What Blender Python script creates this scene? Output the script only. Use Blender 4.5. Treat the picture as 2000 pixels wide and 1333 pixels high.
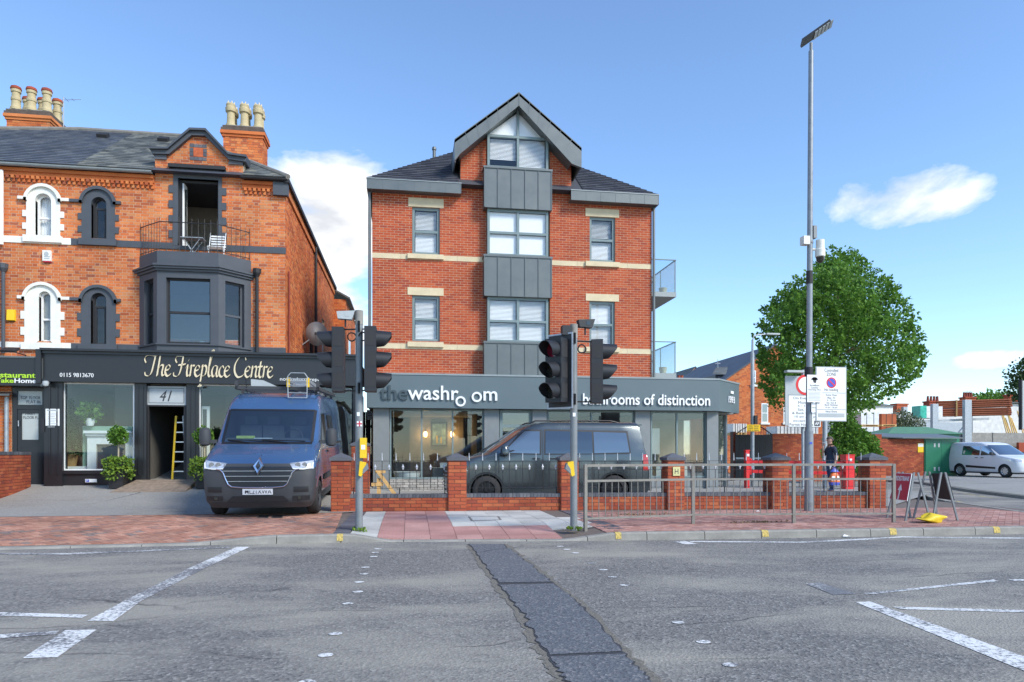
import bpy, math, random
from mathutils import Vector, Matrix
random.seed(7)
S = bpy.context.scene
for o in list(bpy.data.objects): bpy.data.objects.remove(o)
COL = S.collection
# ------------------------------------------------------------------ camera
F = 1333.; CX = 1000.; HY = 886.; TH = math.atan(.15); CC = math.cos(TH); SS = math.sin(TH); EYE = 1.32
cam = bpy.data.cameras.new('camera'); camo = bpy.data.objects.new('camera', cam); COL.objects.link(camo)
camo.location = (0, 0, EYE); camo.rotation_euler = (math.pi/2, 0, -TH)
cam.sensor_width = 36; cam.lens = 36*F/2000; cam.shift_y = (HY-666.5)/2000; cam.clip_end = 2000; cam.clip_start = .1
S.camera = camo
# ------------------------------------------------------------------ light
SUN_DIR = Vector((.60, -.66, .68)).normalized()
w = bpy.data.worlds.new('World'); S.world = w; w.use_nodes = True
nt = w.node_tree; nt.nodes.clear()
def wn(t, **k):
    n = nt.nodes.new(t)
    for a, b in k.items(): setattr(n, a, b)
    return n
def wl(a, b): nt.links.new(a, b)
def wmath(op, a, b=None, clamp=False):
    n = wn('ShaderNodeMath', operation=op); n.use_clamp = clamp
    for i, x in enumerate((a, b)):
        if x is None: continue
        if isinstance(x, (int, float)): n.inputs[i].default_value = x
        else: wl(x, n.inputs[i])
    return n.outputs[0]
sky = wn('ShaderNodeTexSky', sky_type='NISHITA'); sky.sun_disc = False
sky.sun_elevation = math.asin(SUN_DIR.z); sky.sun_rotation = math.atan2(SUN_DIR.x, SUN_DIR.y)
sky.air_density = 1.0; sky.dust_density = .0; sky.ozone_density = 4.6
SKY_STRENGTH = .15
tc = wn('ShaderNodeTexCoord'); sep = wn('ShaderNodeSeparateXYZ'); wl(tc.outputs['Generated'], sep.inputs[0])
az = wmath('ARCTAN2', sep.outputs[0], sep.outputs[1]); el = wmath('ARCSINE', sep.outputs[2])
mp = wn('ShaderNodeMapping'); mp.inputs['Scale'].default_value = (1, 1, 2.2); wl(tc.outputs['Generated'], mp.inputs[0])
n1 = wn('ShaderNodeTexNoise'); n1.inputs['Scale'].default_value = 5.5; n1.inputs['Detail'].default_value = 9; n1.inputs['Roughness'].default_value = .58
n1.inputs['Distortion'].default_value = .25; wl(mp.outputs[0], n1.inputs['Vector'])
n2 = wn('ShaderNodeTexNoise'); n2.inputs['Scale'].default_value = 1.7; n2.inputs['Detail'].default_value = 3; wl(mp.outputs[0], n2.inputs['Vector'])
def blob(px, py, wpx, hpx, amp):     # a cloud bank, given by its bearing and height above the horizon
    x = (px-CX)/F; d = Vector((SS+x*CC, CC-x*SS, (HY-py)/F)).normalized()
    a0 = math.atan2(d.x, d.y); e0 = math.asin(d.z)
    a = wmath('POWER', wmath('DIVIDE', wmath('SUBTRACT', az, a0), wpx/F), 2.)
    e = wmath('POWER', wmath('DIVIDE', wmath('SUBTRACT', el, e0), hpx/F), 2.)
    return wmath('MULTIPLY', wmath('POWER', 2.718, wmath('MULTIPLY', wmath('ADD', a, e), -1.)), amp)
dens = wmath('MULTIPLY', wmath('SUBTRACT', n2.outputs[0], .93), .9)      # scattered cloud all round
for b in ((650, 430, 165, 150, .62), (590, 620, 200, 140, .54), (1745, 378, 200, 64, .42), (1800, 400, 170, 60, .42), (1930, 703, 75, 22, .42), (1300, 410, 60, 45, .34)):
    dens = wmath('MAXIMUM', dens, wmath('SUBTRACT', blob(*b), .30))
cov = wmath('ADD', dens, wmath('MULTIPLY', wmath('SUBTRACT', n1.outputs[0], .5), .85))
cov = wmath('MULTIPLY', cov, 5.5, True)
cov = wmath('POWER', cov, .8)
shade = wn('ShaderNodeMixRGB'); shade.inputs[1].default_value = (2.9, 3.0, 3.2, 1); shade.inputs[2].default_value = (5.4, 5.35, 5.2, 1)
shr = wn('ShaderNodeMapRange'); shr.inputs[1].default_value = .36; shr.inputs[2].default_value = .62; wl(n1.outputs[0], shr.inputs[0]); wl(shr.outputs[0], shade.inputs[0])
mixc = wn('ShaderNodeMixRGB'); wl(cov, mixc.inputs[0]); wl(sky.outputs[0], mixc.inputs[1]); wl(shade.outputs[0], mixc.inputs[2])
bg = wn('ShaderNodeBackground'); bg.inputs[1].default_value = SKY_STRENGTH; wl(mixc.outputs[0], bg.inputs[0])
out = wn('ShaderNodeOutputWorld'); wl(bg.outputs[0], out.inputs[0])
sl = bpy.data.lights.new('sun', 'SUN'); sl.energy = 2.3; sl.angle = math.radians(16); sl.color = (1, .94, .84)
so = bpy.data.objects.new('sun', sl); COL.objects.link(so); so.rotation_euler = (-SUN_DIR).to_track_quat('-Z', 'Y').to_euler(); so.location = (10, -10, 30)
S.view_settings.view_transform = 'Standard'; S.view_settings.look = 'None'; S.view_settings.exposure = .9; S.view_settings.gamma = 1
S.view_settings.use_curve_mapping = False
S.render.engine = 'CYCLES'

# ------------------------------------------------------------------ pixel -> place (a pixel is only a bearing; the depth is a known plane)
def ray(px, py):
    x = (px-CX)/F; return (SS+x*CC, CC-x*SS, (HY-py)/F)
def P(px, py, Y):                   # point of the plane Y=const -> (X, Z)
    d = ray(px, py); t = Y/d[1]; return (t*d[0], EYE+t*d[2])
def PXp(px, Y): return P(px, HY, Y)[0]
def G(px, py, z=0):                 # point of the level z -> (X, Y)
    d = ray(px, py); t = (z-EYE)/d[2]; return (t*d[0], t*d[1])
def smooth01(t): t = max(0, min(1, t)); return t*t*(3-2*t)
def groundz(x, y):                  # forecourts climb gently from the back of the pavement
    if y < 14.0: return .12
    dy = y-14.0
    k = smooth01((-.6-x)/1.6)
    return .12+k*.0115*dy*dy+(1-k)*.009*dy

# ------------------------------------------------------------------ materials
def mat(name, col, rough=.6, metal=0., var=.12, scale=6., bump=.0, bscale=60., spec=.5, emit=None, coat=0., alpha=None, stain=0.):
    m = bpy.data.materials.new(name); m.use_nodes = True; t = m.node_tree; N = t.nodes; b = N['Principled BSDF']
    b.inputs['Roughness'].default_value = rough; b.inputs['Metallic'].default_value = metal
    b.inputs['Specular IOR Level'].default_value = spec; b.inputs['Coat Weight'].default_value = coat
    c = (*col, 1)
    if var > 0:
        tc = N.new('ShaderNodeTexCoord'); n = N.new('ShaderNodeTexNoise'); n.inputs['Scale'].default_value = scale; n.inputs['Detail'].default_value = 6
        n.inputs['Roughness'].default_value = .6
        t.links.new(tc.outputs['Object'], n.inputs['Vector'])
        r = N.new('ShaderNodeMapRange'); r.inputs[1].default_value = .3; r.inputs[2].default_value = .7; r.inputs[3].default_value = 1-var; r.inputs[4].default_value = 1+var
        t.links.new(n.outputs[0], r.inputs[0])
        v = N.new('ShaderNodeVectorMath'); v.operation = 'SCALE'; v.inputs[0].default_value = col; t.links.new(r.outputs[0], v.inputs['Scale'])
        t.links.new(v.outputs[0], b.inputs['Base Color'])
        rr = N.new('ShaderNodeMapRange'); rr.inputs[3].default_value = max(.02, rough-.1); rr.inputs[4].default_value = min(1, rough+.12)
        t.links.new(n.outputs[0], rr.inputs[0]); t.links.new(rr.outputs[0], b.inputs['Roughness'])
        if bump > 0:
            n3 = N.new('ShaderNodeTexNoise'); n3.inputs['Scale'].default_value = bscale; n3.inputs['Detail'].default_value = 4
            t.links.new(tc.outputs['Object'], n3.inputs['Vector'])
            bp = N.new('ShaderNodeBump'); bp.inputs['Strength'].default_value = bump; bp.inputs['Distance'].default_value = .01
            t.links.new(n3.outputs[0], bp.inputs['Height']); t.links.new(bp.outputs[0], b.inputs['Normal'])
    else: b.inputs['Base Color'].default_value = c
    if emit: b.inputs['Emission Color'].default_value = (*emit[0], 1); b.inputs['Emission Strength'].default_value = emit[1]
    return m
def piecemat(name, cols, rough=.85, bump=.35, bscale=70., dirt=.25, dscale=1.2, spec=.3):
    """many alike pieces: a colour drawn per piece (mesh island + object), grain and broad dirt"""
    m = bpy.data.materials.new(name); m.use_nodes = True; t = m.node_tree; N = t.nodes; b = N['Principled BSDF']; L = t.links.new
    b.inputs['Specular IOR Level'].default_value = spec
    g = N.new('ShaderNodeNewGeometry'); oi = N.new('ShaderNodeObjectInfo')
    a = N.new('ShaderNodeMath'); a.operation = 'ADD'; L(g.outputs['Random Per Island'], a.inputs[0]); L(oi.outputs['Random'], a.inputs[1])
    fr = N.new('ShaderNodeMath'); fr.operation = 'FRACT'; L(a.outputs[0], fr.inputs[0])
    ramp = N.new('ShaderNodeValToRGB'); ramp.color_ramp.interpolation = 'CONSTANT'; L(fr.outputs[0], ramp.inputs[0])
    el = ramp.color_ramp.elements; tot = sum(c[1] for c in cols); acc = 0
    for i, (c, wgt) in enumerate(cols):
        e = el[i] if i < 2 else el.new(acc/tot)
        e.position = acc/tot; e.color = (*c, 1); acc += wgt
    tc = N.new('ShaderNodeTexCoord')
    n = N.new('ShaderNodeTexNoise'); n.inputs['Scale'].default_value = bscale; n.inputs['Detail'].default_value = 5; L(tc.outputs['Object'], n.inputs['Vector'])
    n2 = N.new('ShaderNodeTexNoise'); n2.inputs['Scale'].default_value = dscale; n2.inputs['Detail'].default_value = 5; L(g.outputs['Position'], n2.inputs['Vector'])
    r1 = N.new('ShaderNodeMapRange'); r1.inputs[1].default_value = .3; r1.inputs[2].default_value = .7; r1.inputs[3].default_value = .82; r1.inputs[4].default_value = 1.15; L(n.outputs[0], r1.inputs[0])
    r2 = N.new('ShaderNodeMapRange'); r2.inputs[1].default_value = .35; r2.inputs[2].default_value = .7; r2.inputs[3].default_value = 1+dirt*.4; r2.inputs[4].default_value = 1-dirt; L(n2.outputs[0], r2.inputs[0])
    mu = N.new('ShaderNodeMath'); mu.operation = 'MULTIPLY'; L(r1.outputs[0], mu.inputs[0]); L(r2.outputs[0], mu.inputs[1])
    v = N.new('ShaderNodeVectorMath'); v.operation = 'SCALE'; L(ramp.outputs[0], v.inputs[0]); L(mu.outputs[0], v.inputs['Scale'])
    L(v.outputs[0], b.inputs['Base Color']); b.inputs['Roughness'].default_value = rough
    bp = N.new('ShaderNodeBump'); bp.inputs['Strength'].default_value = bump; bp.inputs['Distance'].default_value = .006
    L(n.outputs[0], bp.inputs['Height']); L(bp.outputs[0], b.inputs['Normal'])
    return m
def glassmat(name, tint=(.9, .95, .95), refl=.12, rough=.0):
    m = bpy.data.materials.new(name); m.use_nodes = True; t = m.node_tree; N = t.nodes; N.clear(); L = t.links.new
    o = N.new('ShaderNodeOutputMaterial'); mx = N.new('ShaderNodeMixShader'); tr = N.new('ShaderNodeBsdfTransparent'); gl = N.new('ShaderNodeBsdfGlossy')
    tr.inputs[0].default_value = (*tint, 1); gl.inputs['Roughness'].default_value = rough
    lw = N.new('ShaderNodeLayerWeight'); lw.inputs[0].default_value = .5
    pw = N.new('ShaderNodeMath'); pw.operation = 'POWER'; L(lw.outputs['Facing'], pw.inputs[0]); pw.inputs[1].default_value = 4.
    ad = N.new('ShaderNodeMath'); ad.operation = 'ADD'; ad.use_clamp = True; L(pw.outputs[0], ad.inputs[0]); ad.inputs[1].default_value = refl
    L(ad.outputs[0], mx.inputs[0]); L(tr.outputs[0], mx.inputs[1]); L(gl.outputs[0], mx.inputs[2]); L(mx.outputs[0], o.inputs[0])
    return m

# ------------------------------------------------------------------ mesh building
class MB:
    def __init__(s): s.v = []; s.f = []; s.m = []
    def add(s, vs, fs, mi=0):
        b = len(s.v); s.v += [tuple(p) for p in vs]
        for f in fs: s.f.append(tuple(b+i for i in f)); s.m.append(mi)
        return s
    def box(s, x0, x1, y0, y1, z0, z1, mi=0):
        x0, x1 = sorted((x0, x1)); y0, y1 = sorted((y0, y1)); z0, z1 = sorted((z0, z1))
        return s.add([(x0, y0, z0), (x1, y0, z0), (x1, y1, z0), (x0, y1, z0), (x0, y0, z1), (x1, y0, z1), (x1, y1, z1), (x0, y1, z1)],
                     [(0, 3, 2, 1), (4, 5, 6, 7), (0, 1, 5, 4), (1, 2, 6, 5), (2, 3, 7, 6), (3, 0, 4, 7)], mi)
    def obox(s, o, u, v, n, mi=0):   # oriented box from a corner and three edge vectors
        o, u, v, n = map(Vector, (o, u, v, n)); p = [o, o+u, o+u+v, o+v]; q = [a+n for a in p]
        fs = [(0, 3, 2, 1), (4, 5, 6, 7), (0, 1, 5, 4), (1, 2, 6, 5), (2, 3, 7, 6), (3, 0, 4, 7)]
        if u.cross(v).dot(n) < 0: fs = [f[::-1] for f in fs]
        return s.add(p+q, fs, mi)
    def prism(s, poly, d, mi=0):     # poly: 3-d points of one face, d: extrusion vector
        a = [Vector(p) for p in poly]; d = Vector(d); n = len(a)
        nn = Vector((0, 0, 0))
        for i in range(n): nn += a[i].cross(a[(i+1) % n])
        if nn.dot(d) > 0: a = a[::-1]
        return s.add(a+[p+d for p in a], [tuple(range(n)), tuple(range(2*n-1, n-1, -1))]+[(i, i+n, (i+1) % n+n, (i+1) % n) for i in range(n)], mi)
    def tube(s, p, q, r, n=8, r2=None, cap=True, mi=0):
        p, q = Vector(p), Vector(q); a = (q-p).normalized(); u = a.orthogonal().normalized(); v = a.cross(u); r2 = r if r2 is None else r2
        ring = [(math.cos(2*math.pi*i/n), math.sin(2*math.pi*i/n)) for i in range(n)]
        vs = [p+(u*c+v*k)*r for c, k in ring]+[q+(u*c+v*k)*r2 for c, k in ring]
        fs = [(i, (i+1) % n, (i+1) % n+n, i+n) for i in range(n)]
        if cap: fs += [tuple(range(n-1, -1, -1)), tuple(range(n, 2*n))]
        return s.add(vs, fs, mi)
    def path(s, pts, r, n=6, mi=0):
        for a, b in zip(pts, pts[1:]): s.tube(a, b, r, n, mi=mi)
        return s
    def lathe(s, prof, c, n=16, axis='Z', mi=0, cap=True):   # prof: (radius, height)
        c = Vector(c); vs = []
        for r, h in prof:
            for i in range(n):
                a = 2*math.pi*i/n; x, y = r*math.cos(a), r*math.sin(a)
                vs.append(c+(Vector((x, y, h)) if axis == 'Z' else Vector((x, h, -y)) if axis == 'Y' else Vector((h, x, y))))
        fs = []
        for k in range(len(prof)-1):
            for i in range(n): fs.append((k*n+i, k*n+(i+1) % n, (k+1)*n+(i+1) % n, (k+1)*n+i))
        if cap: fs.append(tuple(range(n-1, -1, -1))); fs.append(tuple(range((len(prof)-1)*n, len(prof)*n)))
        return s.add(vs, fs, mi)
    def grid(s, fn, nu, nv, mi=0):
        vs = [fn(i/nu, j/nv) for j in range(nv+1) for i in range(nu+1)]
        return s.add(vs, [(j*(nu+1)+i, j*(nu+1)+i+1, (j+1)*(nu+1)+i+1, (j+1)*(nu+1)+i) for j in range(nv) for i in range(nu)], mi)
    def mesh(s, name, mats, origin=(0, 0, 0), smooth=False, angle=35):
        me = bpy.data.meshes.new(name); ox, oy, oz = origin
        me.from_pydata([(a-ox, b-oy, c-oz) for a, b, c in s.v], [], s.f)
        mats = mats if isinstance(mats, (list, tuple)) else [mats]
        for m in mats: me.materials.append(m)
        if len(mats) > 1: me.polygons.foreach_set('material_index', s.m)
        if smooth: me.shade_smooth(); me.set_sharp_from_angle(angle=math.radians(angle))
        me.update(); return me
ORG = {}
def tag(o, label=None, cat=None, group=None, kind=None):
    if label: o['label'] = label
    if cat: o['category'] = cat
    if group: o['group'] = group
    if kind: o['kind'] = kind
    return o
def thing(name, label, cat, loc=(0, 0, 0), rz=0, group=None, world=True, rx=0):
    """Empty at the thing's base; its parts are given in world coordinates (world) or in the thing's own frame"""
    o = bpy.data.objects.new(name, None); COL.objects.link(o); o.empty_display_size = .2
    o.location = loc; o.rotation_euler = (rx, 0, rz); tag(o, label, cat, group)
    ORG[o] = Vector(loc) if world else Vector((0, 0, 0)); return o
def part(name, mb, mats, parent=None, smooth=False, kind=None, label=None, angle=35, cat=None, group=None):
    v = mb.v
    lo = [min(p[i] for p in v) for i in range(3)]; hi = [max(p[i] for p in v) for i in range(3)]
    c = Vector(((lo[0]+hi[0])/2, (lo[1]+hi[1])/2, lo[2]))
    o = bpy.data.objects.new(name, mb.mesh(name, mats, c, smooth, angle)); COL.objects.link(o)
    if parent is not None: o.parent = parent; o.location = c-ORG[parent]
    else: o.location = c
    ORG[o] = c; tag(o, label, cat, group, kind); return o
def inst(name, me, loc, parent, rot=None):
    o = bpy.data.objects.new(name, me); COL.objects.link(o); o.parent = parent; o.location = Vector(loc)-ORG[parent]
    if rot: o.rotation_euler = rot
    ORG[o] = Vector(loc); return o
def single(name, mb, mats, label, cat, group=None, smooth=False, kind=None, angle=35):
    return part(name, mb, mats, None, smooth, kind, label, angle, cat, group)
def struct(name, mb, mats, smooth=False, label=None): return part(name, mb, mats, None, smooth, 'structure', label)
def copy_tree(o, parent=None):
    c = o.copy(); COL.objects.link(c)
    if parent is not None: c.parent = parent
    ORG[c] = ORG[o]
    for ch in list(o.children): copy_tree(ch, c)
    return c
# text: lettering turned into a mesh, fitted to a box
def text(mb, s, O, U, V, width=None, height=None, depth=.01, mi=0, shear=0., align='LEFT', bold=0.):
    cu = bpy.data.curves.new('t', 'FONT'); cu.body = s; cu.size = 1; cu.extrude = 0; cu.shear = shear; cu.offset = bold; cu.resolution_u = 3
    ob = bpy.data.objects.new('t', cu); COL.objects.link(ob); dg = bpy.context.evaluated_depsgraph_get(); dg.update()
    me = bpy.data.meshes.new_from_object(ob.evaluated_get(dg)); vs = [v.co.copy() for v in me.vertices]; fs = [tuple(p.vertices) for p in me.polygons]
    ed = {}
    for f in fs:
        for i in range(len(f)): k = (f[i], f[(i+1) % len(f)]); ed[k] = ed.get(k, 0)+1
    bpy.data.objects.remove(ob); bpy.data.curves.remove(cu); bpy.data.meshes.remove(me)
    if not vs: return
    x0 = min(v.x for v in vs); x1 = max(v.x for v in vs); y0 = min(v.y for v in vs); y1 = max(v.y for v in vs)
    sy = height/(y1-y0) if height else width/(x1-x0); sx = width/(x1-x0) if width else sy
    O, U, V = Vector(O), Vector(U).normalized(), Vector(V).normalized(); n = U.cross(V)
    off = 0 if align == 'LEFT' else -(x1-x0)*sx/2
    base = [O+U*((v.x-x0)*sx+off)+V*((v.y-y0)*sy) for v in vs]; k = len(base)
    allv = base+[p+n*depth for p in base]
    allf = [tuple(i+k for i in f) for f in fs]
    allf += [(a, b, b+k, a+k) for (a, b) in ed if (b, a) not in ed]
    mb.add(allv, allf, mi)
# ------------------------------------------------------------------ pieces laid on a plane (bricks, slates, pavers)
def clip(poly, out):                  # convex clip in (u,v); out counter-clockwise
    for i in range(len(out)):
        (ax, ay), (bx, by) = out[i], out[(i+1) % len(out)]
        res = []
        for j in range(len(poly)):
            p, q = poly[j], poly[(j+1) % len(poly)]
            sp = (bx-ax)*(p[1]-ay)-(by-ay)*(p[0]-ax); sq = (bx-ax)*(q[1]-ay)-(by-ay)*(q[0]-ax)
            if sp >= 0: res.append(p)
            if sp*sq < 0: t = sp/(sp-sq); res.append((p[0]+(q[0]-p[0])*t, p[1]+(q[1]-p[1])*t))
        poly = res
        if len(poly) < 3: return []
    return poly
def cut(rects, hole):
    r = []
    for (a, b, c, d) in rects:
        e, f, g, h = hole
        if f <= a or e >= b or h <= c or g >= d: r.append((a, b, c, d)); continue
        if c < g: r.append((a, b, c, g))
        if h < d: r.append((a, b, h, d))
        lo, hi = max(c, g), min(d, h)
        if a < e: r.append((a, e, lo, hi))
        if f < b: r.append((f, b, lo, hi))
    return r
def cells_bond(w, h, bw, bh, bond='stretcher', v0=0., u0=0.):
    r = 0; v = v0
    while v < h-1e-6:
        if bond == 'stretcher':
            u = u0-(bw/2 if r % 2 else 0)
            while u < w: yield (u, u+bw, v, v+bh, True); u += bw
        else:                          # Flemish: stretcher, header in turn
            hw = bw/2; u = u0-(bw*.75 if r % 2 else 0); k = 0
            while u < w:
                x = bw if k % 2 == 0 else hw
                yield (u, u+x, v, v+bh, k % 2 == 0); u += x; k += 1
        v += bh; r += 1
def field(name, parent, O, U, V, cells, outline, holes, gap, thick, m, n_ind=300, key=None, jit=.0015, tilt=0., bulk=None, full=None):
    """pieces on the plane O,U,V; normal U x V. The n_ind that show largest become objects, the rest one joined part"""
    O, U, V = Vector(O), Vector(U).normalized(), Vector(V).normalized(); Nn = U.cross(V)
    g = gap/2; pieces = []
    for (a, b, c, d, isfull) in cells:
        for (p, q, r, s2) in (lambda L: L)(_cutall((a+g, b-g, c+g, d-g), holes)):
            if q-p < .012 or s2-r < .012: continue
            poly = [(p, r), (q, r), (q, s2), (p, s2)]
            cl = clip(poly, outline) if outline else poly
            if len(cl) < 3: continue
            ar = abs(sum(cl[i][0]*cl[(i+1) % len(cl)][1]-cl[(i+1) % len(cl)][0]*cl[i][1] for i in range(len(cl))))/2
            if ar < .0004: continue
            whole = isfull and len(cl) == 4 and abs(ar-(b-a-gap)*(d-c-gap)) < 1e-5
            pieces.append((cl, whole, b-a-gap, d-c-gap))
    def solid(cl, off):
        n = len(cl); us = [c[0] for c in cl]; vs_ = [c[1] for c in cl]; v0, v1 = min(vs_), max(vs_)
        j = random.uniform(-jit, jit); top = []
        for (u, v) in cl:
            lift = tilt*(1-(v-v0)/max(1e-6, v1-v0))
            top.append(O+U*u+V*v+Nn*(thick+j+lift)-off)
        bot = [O+U*u+V*v-off for (u, v) in cl]
        return bot+top, [tuple(range(n, 2*n))]+[(i, (i+1) % n, (i+1) % n+n, i+n) for i in range(n)]
    wh = [i for i, p in enumerate(pieces) if p[1]]
    cen = lambda p: O+U*(sum(c[0] for c in p[0])/len(p[0]))+V*(sum(c[1] for c in p[0])/len(p[0]))
    wh.sort(key=(lambda i: key(cen(pieces[i]))) if key else (lambda i: (cen(pieces[i])-Vector((0, 0, EYE))).length))
    ind = set(wh[:n_ind]); cache = {}
    for i in wh[:n_ind]:
        cl, _, bw, bh = pieces[i]; k = (round(bw, 4), round(bh, 4)); c = cen(pieces[i])
        if k not in cache: cache[k] = MB().add(*solid(cl, c)).mesh(name, m)
        inst(name, cache[k], c+Nn*random.uniform(-jit, jit), parent)
    rest = MB()
    for i, p in enumerate(pieces):
        if i not in ind: rest.add(*solid(p[0], Vector((0, 0, 0))))
    if rest.v: part(bulk or (name+'work'), rest, m, parent, kind='stuff')
def _cutall(r, holes):
    rs = [r]
    for h in holes: rs = cut(rs, h)
    return rs
def wall_core(mb, O, U, V, w, h, thick, holes, outline=None, mi=0):
    """solid wall with real openings: cells of the grid spanned by the openings, extruded inwards"""
    O, U, V = Vector(O), Vector(U).normalized(), Vector(V).normalized(); Nn = U.cross(V)
    us = sorted({0., w, *[min(max(x, 0), w) for hh in holes for x in hh[:2]]}); vs = sorted({0., h, *[min(max(x, 0), h) for hh in holes for x in hh[2:]]})
    for a, b in zip(us, us[1:]):
        for c, d in zip(vs, vs[1:]):
            if b-a < 1e-5 or d-c < 1e-5: continue
            if any(e < (a+b)/2 < f and g < (c+d)/2 < k for e, f, g, k in holes): continue
            poly = [(a, c), (b, c), (b, d), (a, d)]
            if outline: poly = clip(poly, outline)
            if len(poly) < 3: continue
            mb.prism([O+U*u+V*v for u, v in poly], -Nn*thick, mi)
    return mb
# ================================================================== shared materials
M = {}
M['mortar'] = mat('mortar_pale', (.50, .35, .24), .95, var=.15, scale=4)
M['mortar_old'] = mat('mortar_old', (.52, .40, .29), .95, var=.2, scale=4)
M['mortar_pier'] = mat('mortar_dark', (.13, .09, .07), .95, var=.2, scale=5)
M['brick_new'] = piecemat('brick_red', [((.42, .075, .028), 4), ((.46, .088, .031), 4), ((.37, .064, .027), 3), ((.47, .105, .04), 2), ((.32, .06, .033), .6)], dirt=.2, dscale=.7)
M['brick_old'] = piecemat('brick_orange', [((.58, .165, .05), 5), ((.53, .14, .042), 4), ((.62, .21, .07), 3), ((.42, .105, .04), 2), ((.34, .10, .05), 1.), ((.56, .22, .085), 1.)], dirt=.28, dscale=.9)
M['brick_pier'] = piecemat('brick_pier', [((.38, .09, .04), 4), ((.33, .07, .035), 3), ((.43, .12, .05), 2), ((.27, .065, .04), 1)], dirt=.25, dscale=1.6)
M['brick_blue'] = piecemat('brick_blue', [((.11, .115, .13), 3), ((.14, .14, .15), 2), ((.085, .09, .105), 2)], rough=.6)
M['slate'] = piecemat('slate_grey', [((.085, .095, .115), 4), ((.105, .115, .13), 3), ((.07, .08, .10), 3)], rough=.55, dirt=.2)
M['slate_old'] = piecemat('slate_weathered', [((.13, .14, .135), 4), ((.17, .175, .16), 3), ((.10, .11, .11), 3), ((.21, .21, .18), 1)], rough=.7, dirt=.35, dscale=2.)
M['tile'] = piecemat('roof_tile_dark', [((.055, .058, .07), 4), ((.07, .073, .085), 3), ((.045, .047, .06), 3)], rough=.7, dirt=.15)
M['stone'] = mat('sandstone', (.62, .52, .34), .85, var=.1, scale=5, bump=.15)
M['zinc'] = mat('zinc', (.135, .15, .148), .42, .35, var=.08, scale=2.5)
M['zinc_light'] = mat('zinc_pale', (.26, .29, .29), .45, .2, var=.1, scale=2)
M['frame'] = mat('grey_green_frame', (.17, .225, .225), .4, var=.05)
M['teal'] = mat('fascia_grey', (.105, .14, .152), .38, var=.04, scale=1.5)
M['teal_dark'] = mat('fascia_letter_dark', (.05, .07, .08), .4, var=0)
M['pilaster'] = mat('pilaster_grey', (.20, .215, .215), .5, var=.06)
M['white'] = mat('white_paint', (.80, .80, .78), .5, var=.05)
M['cream'] = mat('cream_masonry_paint', (.74, .73, .66), .7, var=.09, scale=5, bump=.1)
M['anthracite'] = mat('anthracite_masonry_paint', (.062, .07, .082), .55, var=.1, scale=4, bump=.08)
M['black'] = mat('black_gloss_paint', (.018, .019, .022), .32, var=.12, scale=3)
M['blackm'] = mat('black_matt', (.02, .02, .022), .65, var=.15)
M['iron'] = mat('black_iron', (.02, .02, .022), .5, var=.1)
M['silver'] = mat('silver_paint', (.62, .63, .64), .4, .4, var=.05)
M['galv'] = mat('galvanised', (.36, .39, .41), .5, .45, var=.15, scale=9)
M['galv_dirty'] = mat('galvanised_dull', (.24, .225, .195), .65, .3, var=.18, scale=7)
M['column'] = mat('weathered_column', (.25, .272, .288), .5, .4, var=.15, scale=8)
M['pole'] = mat('grey_pole_paint', (.20, .215, .22), .5, .1, var=.12, scale=5)
M['alu'] = mat('aluminium', (.6, .6, .6), .35, .8, var=.06)
M['glass'] = glassmat('window_glass', (.9, .94, .94), .05)
M['glass_up'] = glassmat('window_glass_upper', (.97, .98, .98), .04)
M['glass_dark'] = glassmat('window_glass_dim', (.6, .65, .65), .12)
M['blind'] = mat('white_blind', (.88, .88, .87), .6, var=.03)
M['room'] = mat('room_wall', (.42, .40, .36), .9, var=.06)
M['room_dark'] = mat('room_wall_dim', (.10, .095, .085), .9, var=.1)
M['yellow'] = mat('yellow_plastic', (.80, .52, .01), .4, var=.06)
M['yellow_paint'] = mat('yellow_paint', (.50, .37, .11), .85, var=.5, scale=30)
M['red'] = mat('red_paint', (.68, .018, .02), .4, var=.08)
M['red_sign'] = mat('red_sign_face', (.52, .03, .06), .35, var=.04)
M['sign_white'] = mat('sign_white', (.78, .79, .77), .4, var=.04)
M['sign_grey'] = mat('sign_grey', (.40, .43, .43), .5, var=.05)
M['ink'] = mat('sign_ink', (.03, .03, .035), .5, var=0)
M['sign_blue'] = mat('sign_blue', (.05, .09, .50), .4, var=0)
M['wood'] = mat('pale_timber', (.62, .38, .14), .6, var=.2, scale=14)
M['rubber'] = mat('tyre_rubber', (.022, .022, .023), .8, var=.2, scale=20)
M['leaf_dark'] = None

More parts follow.
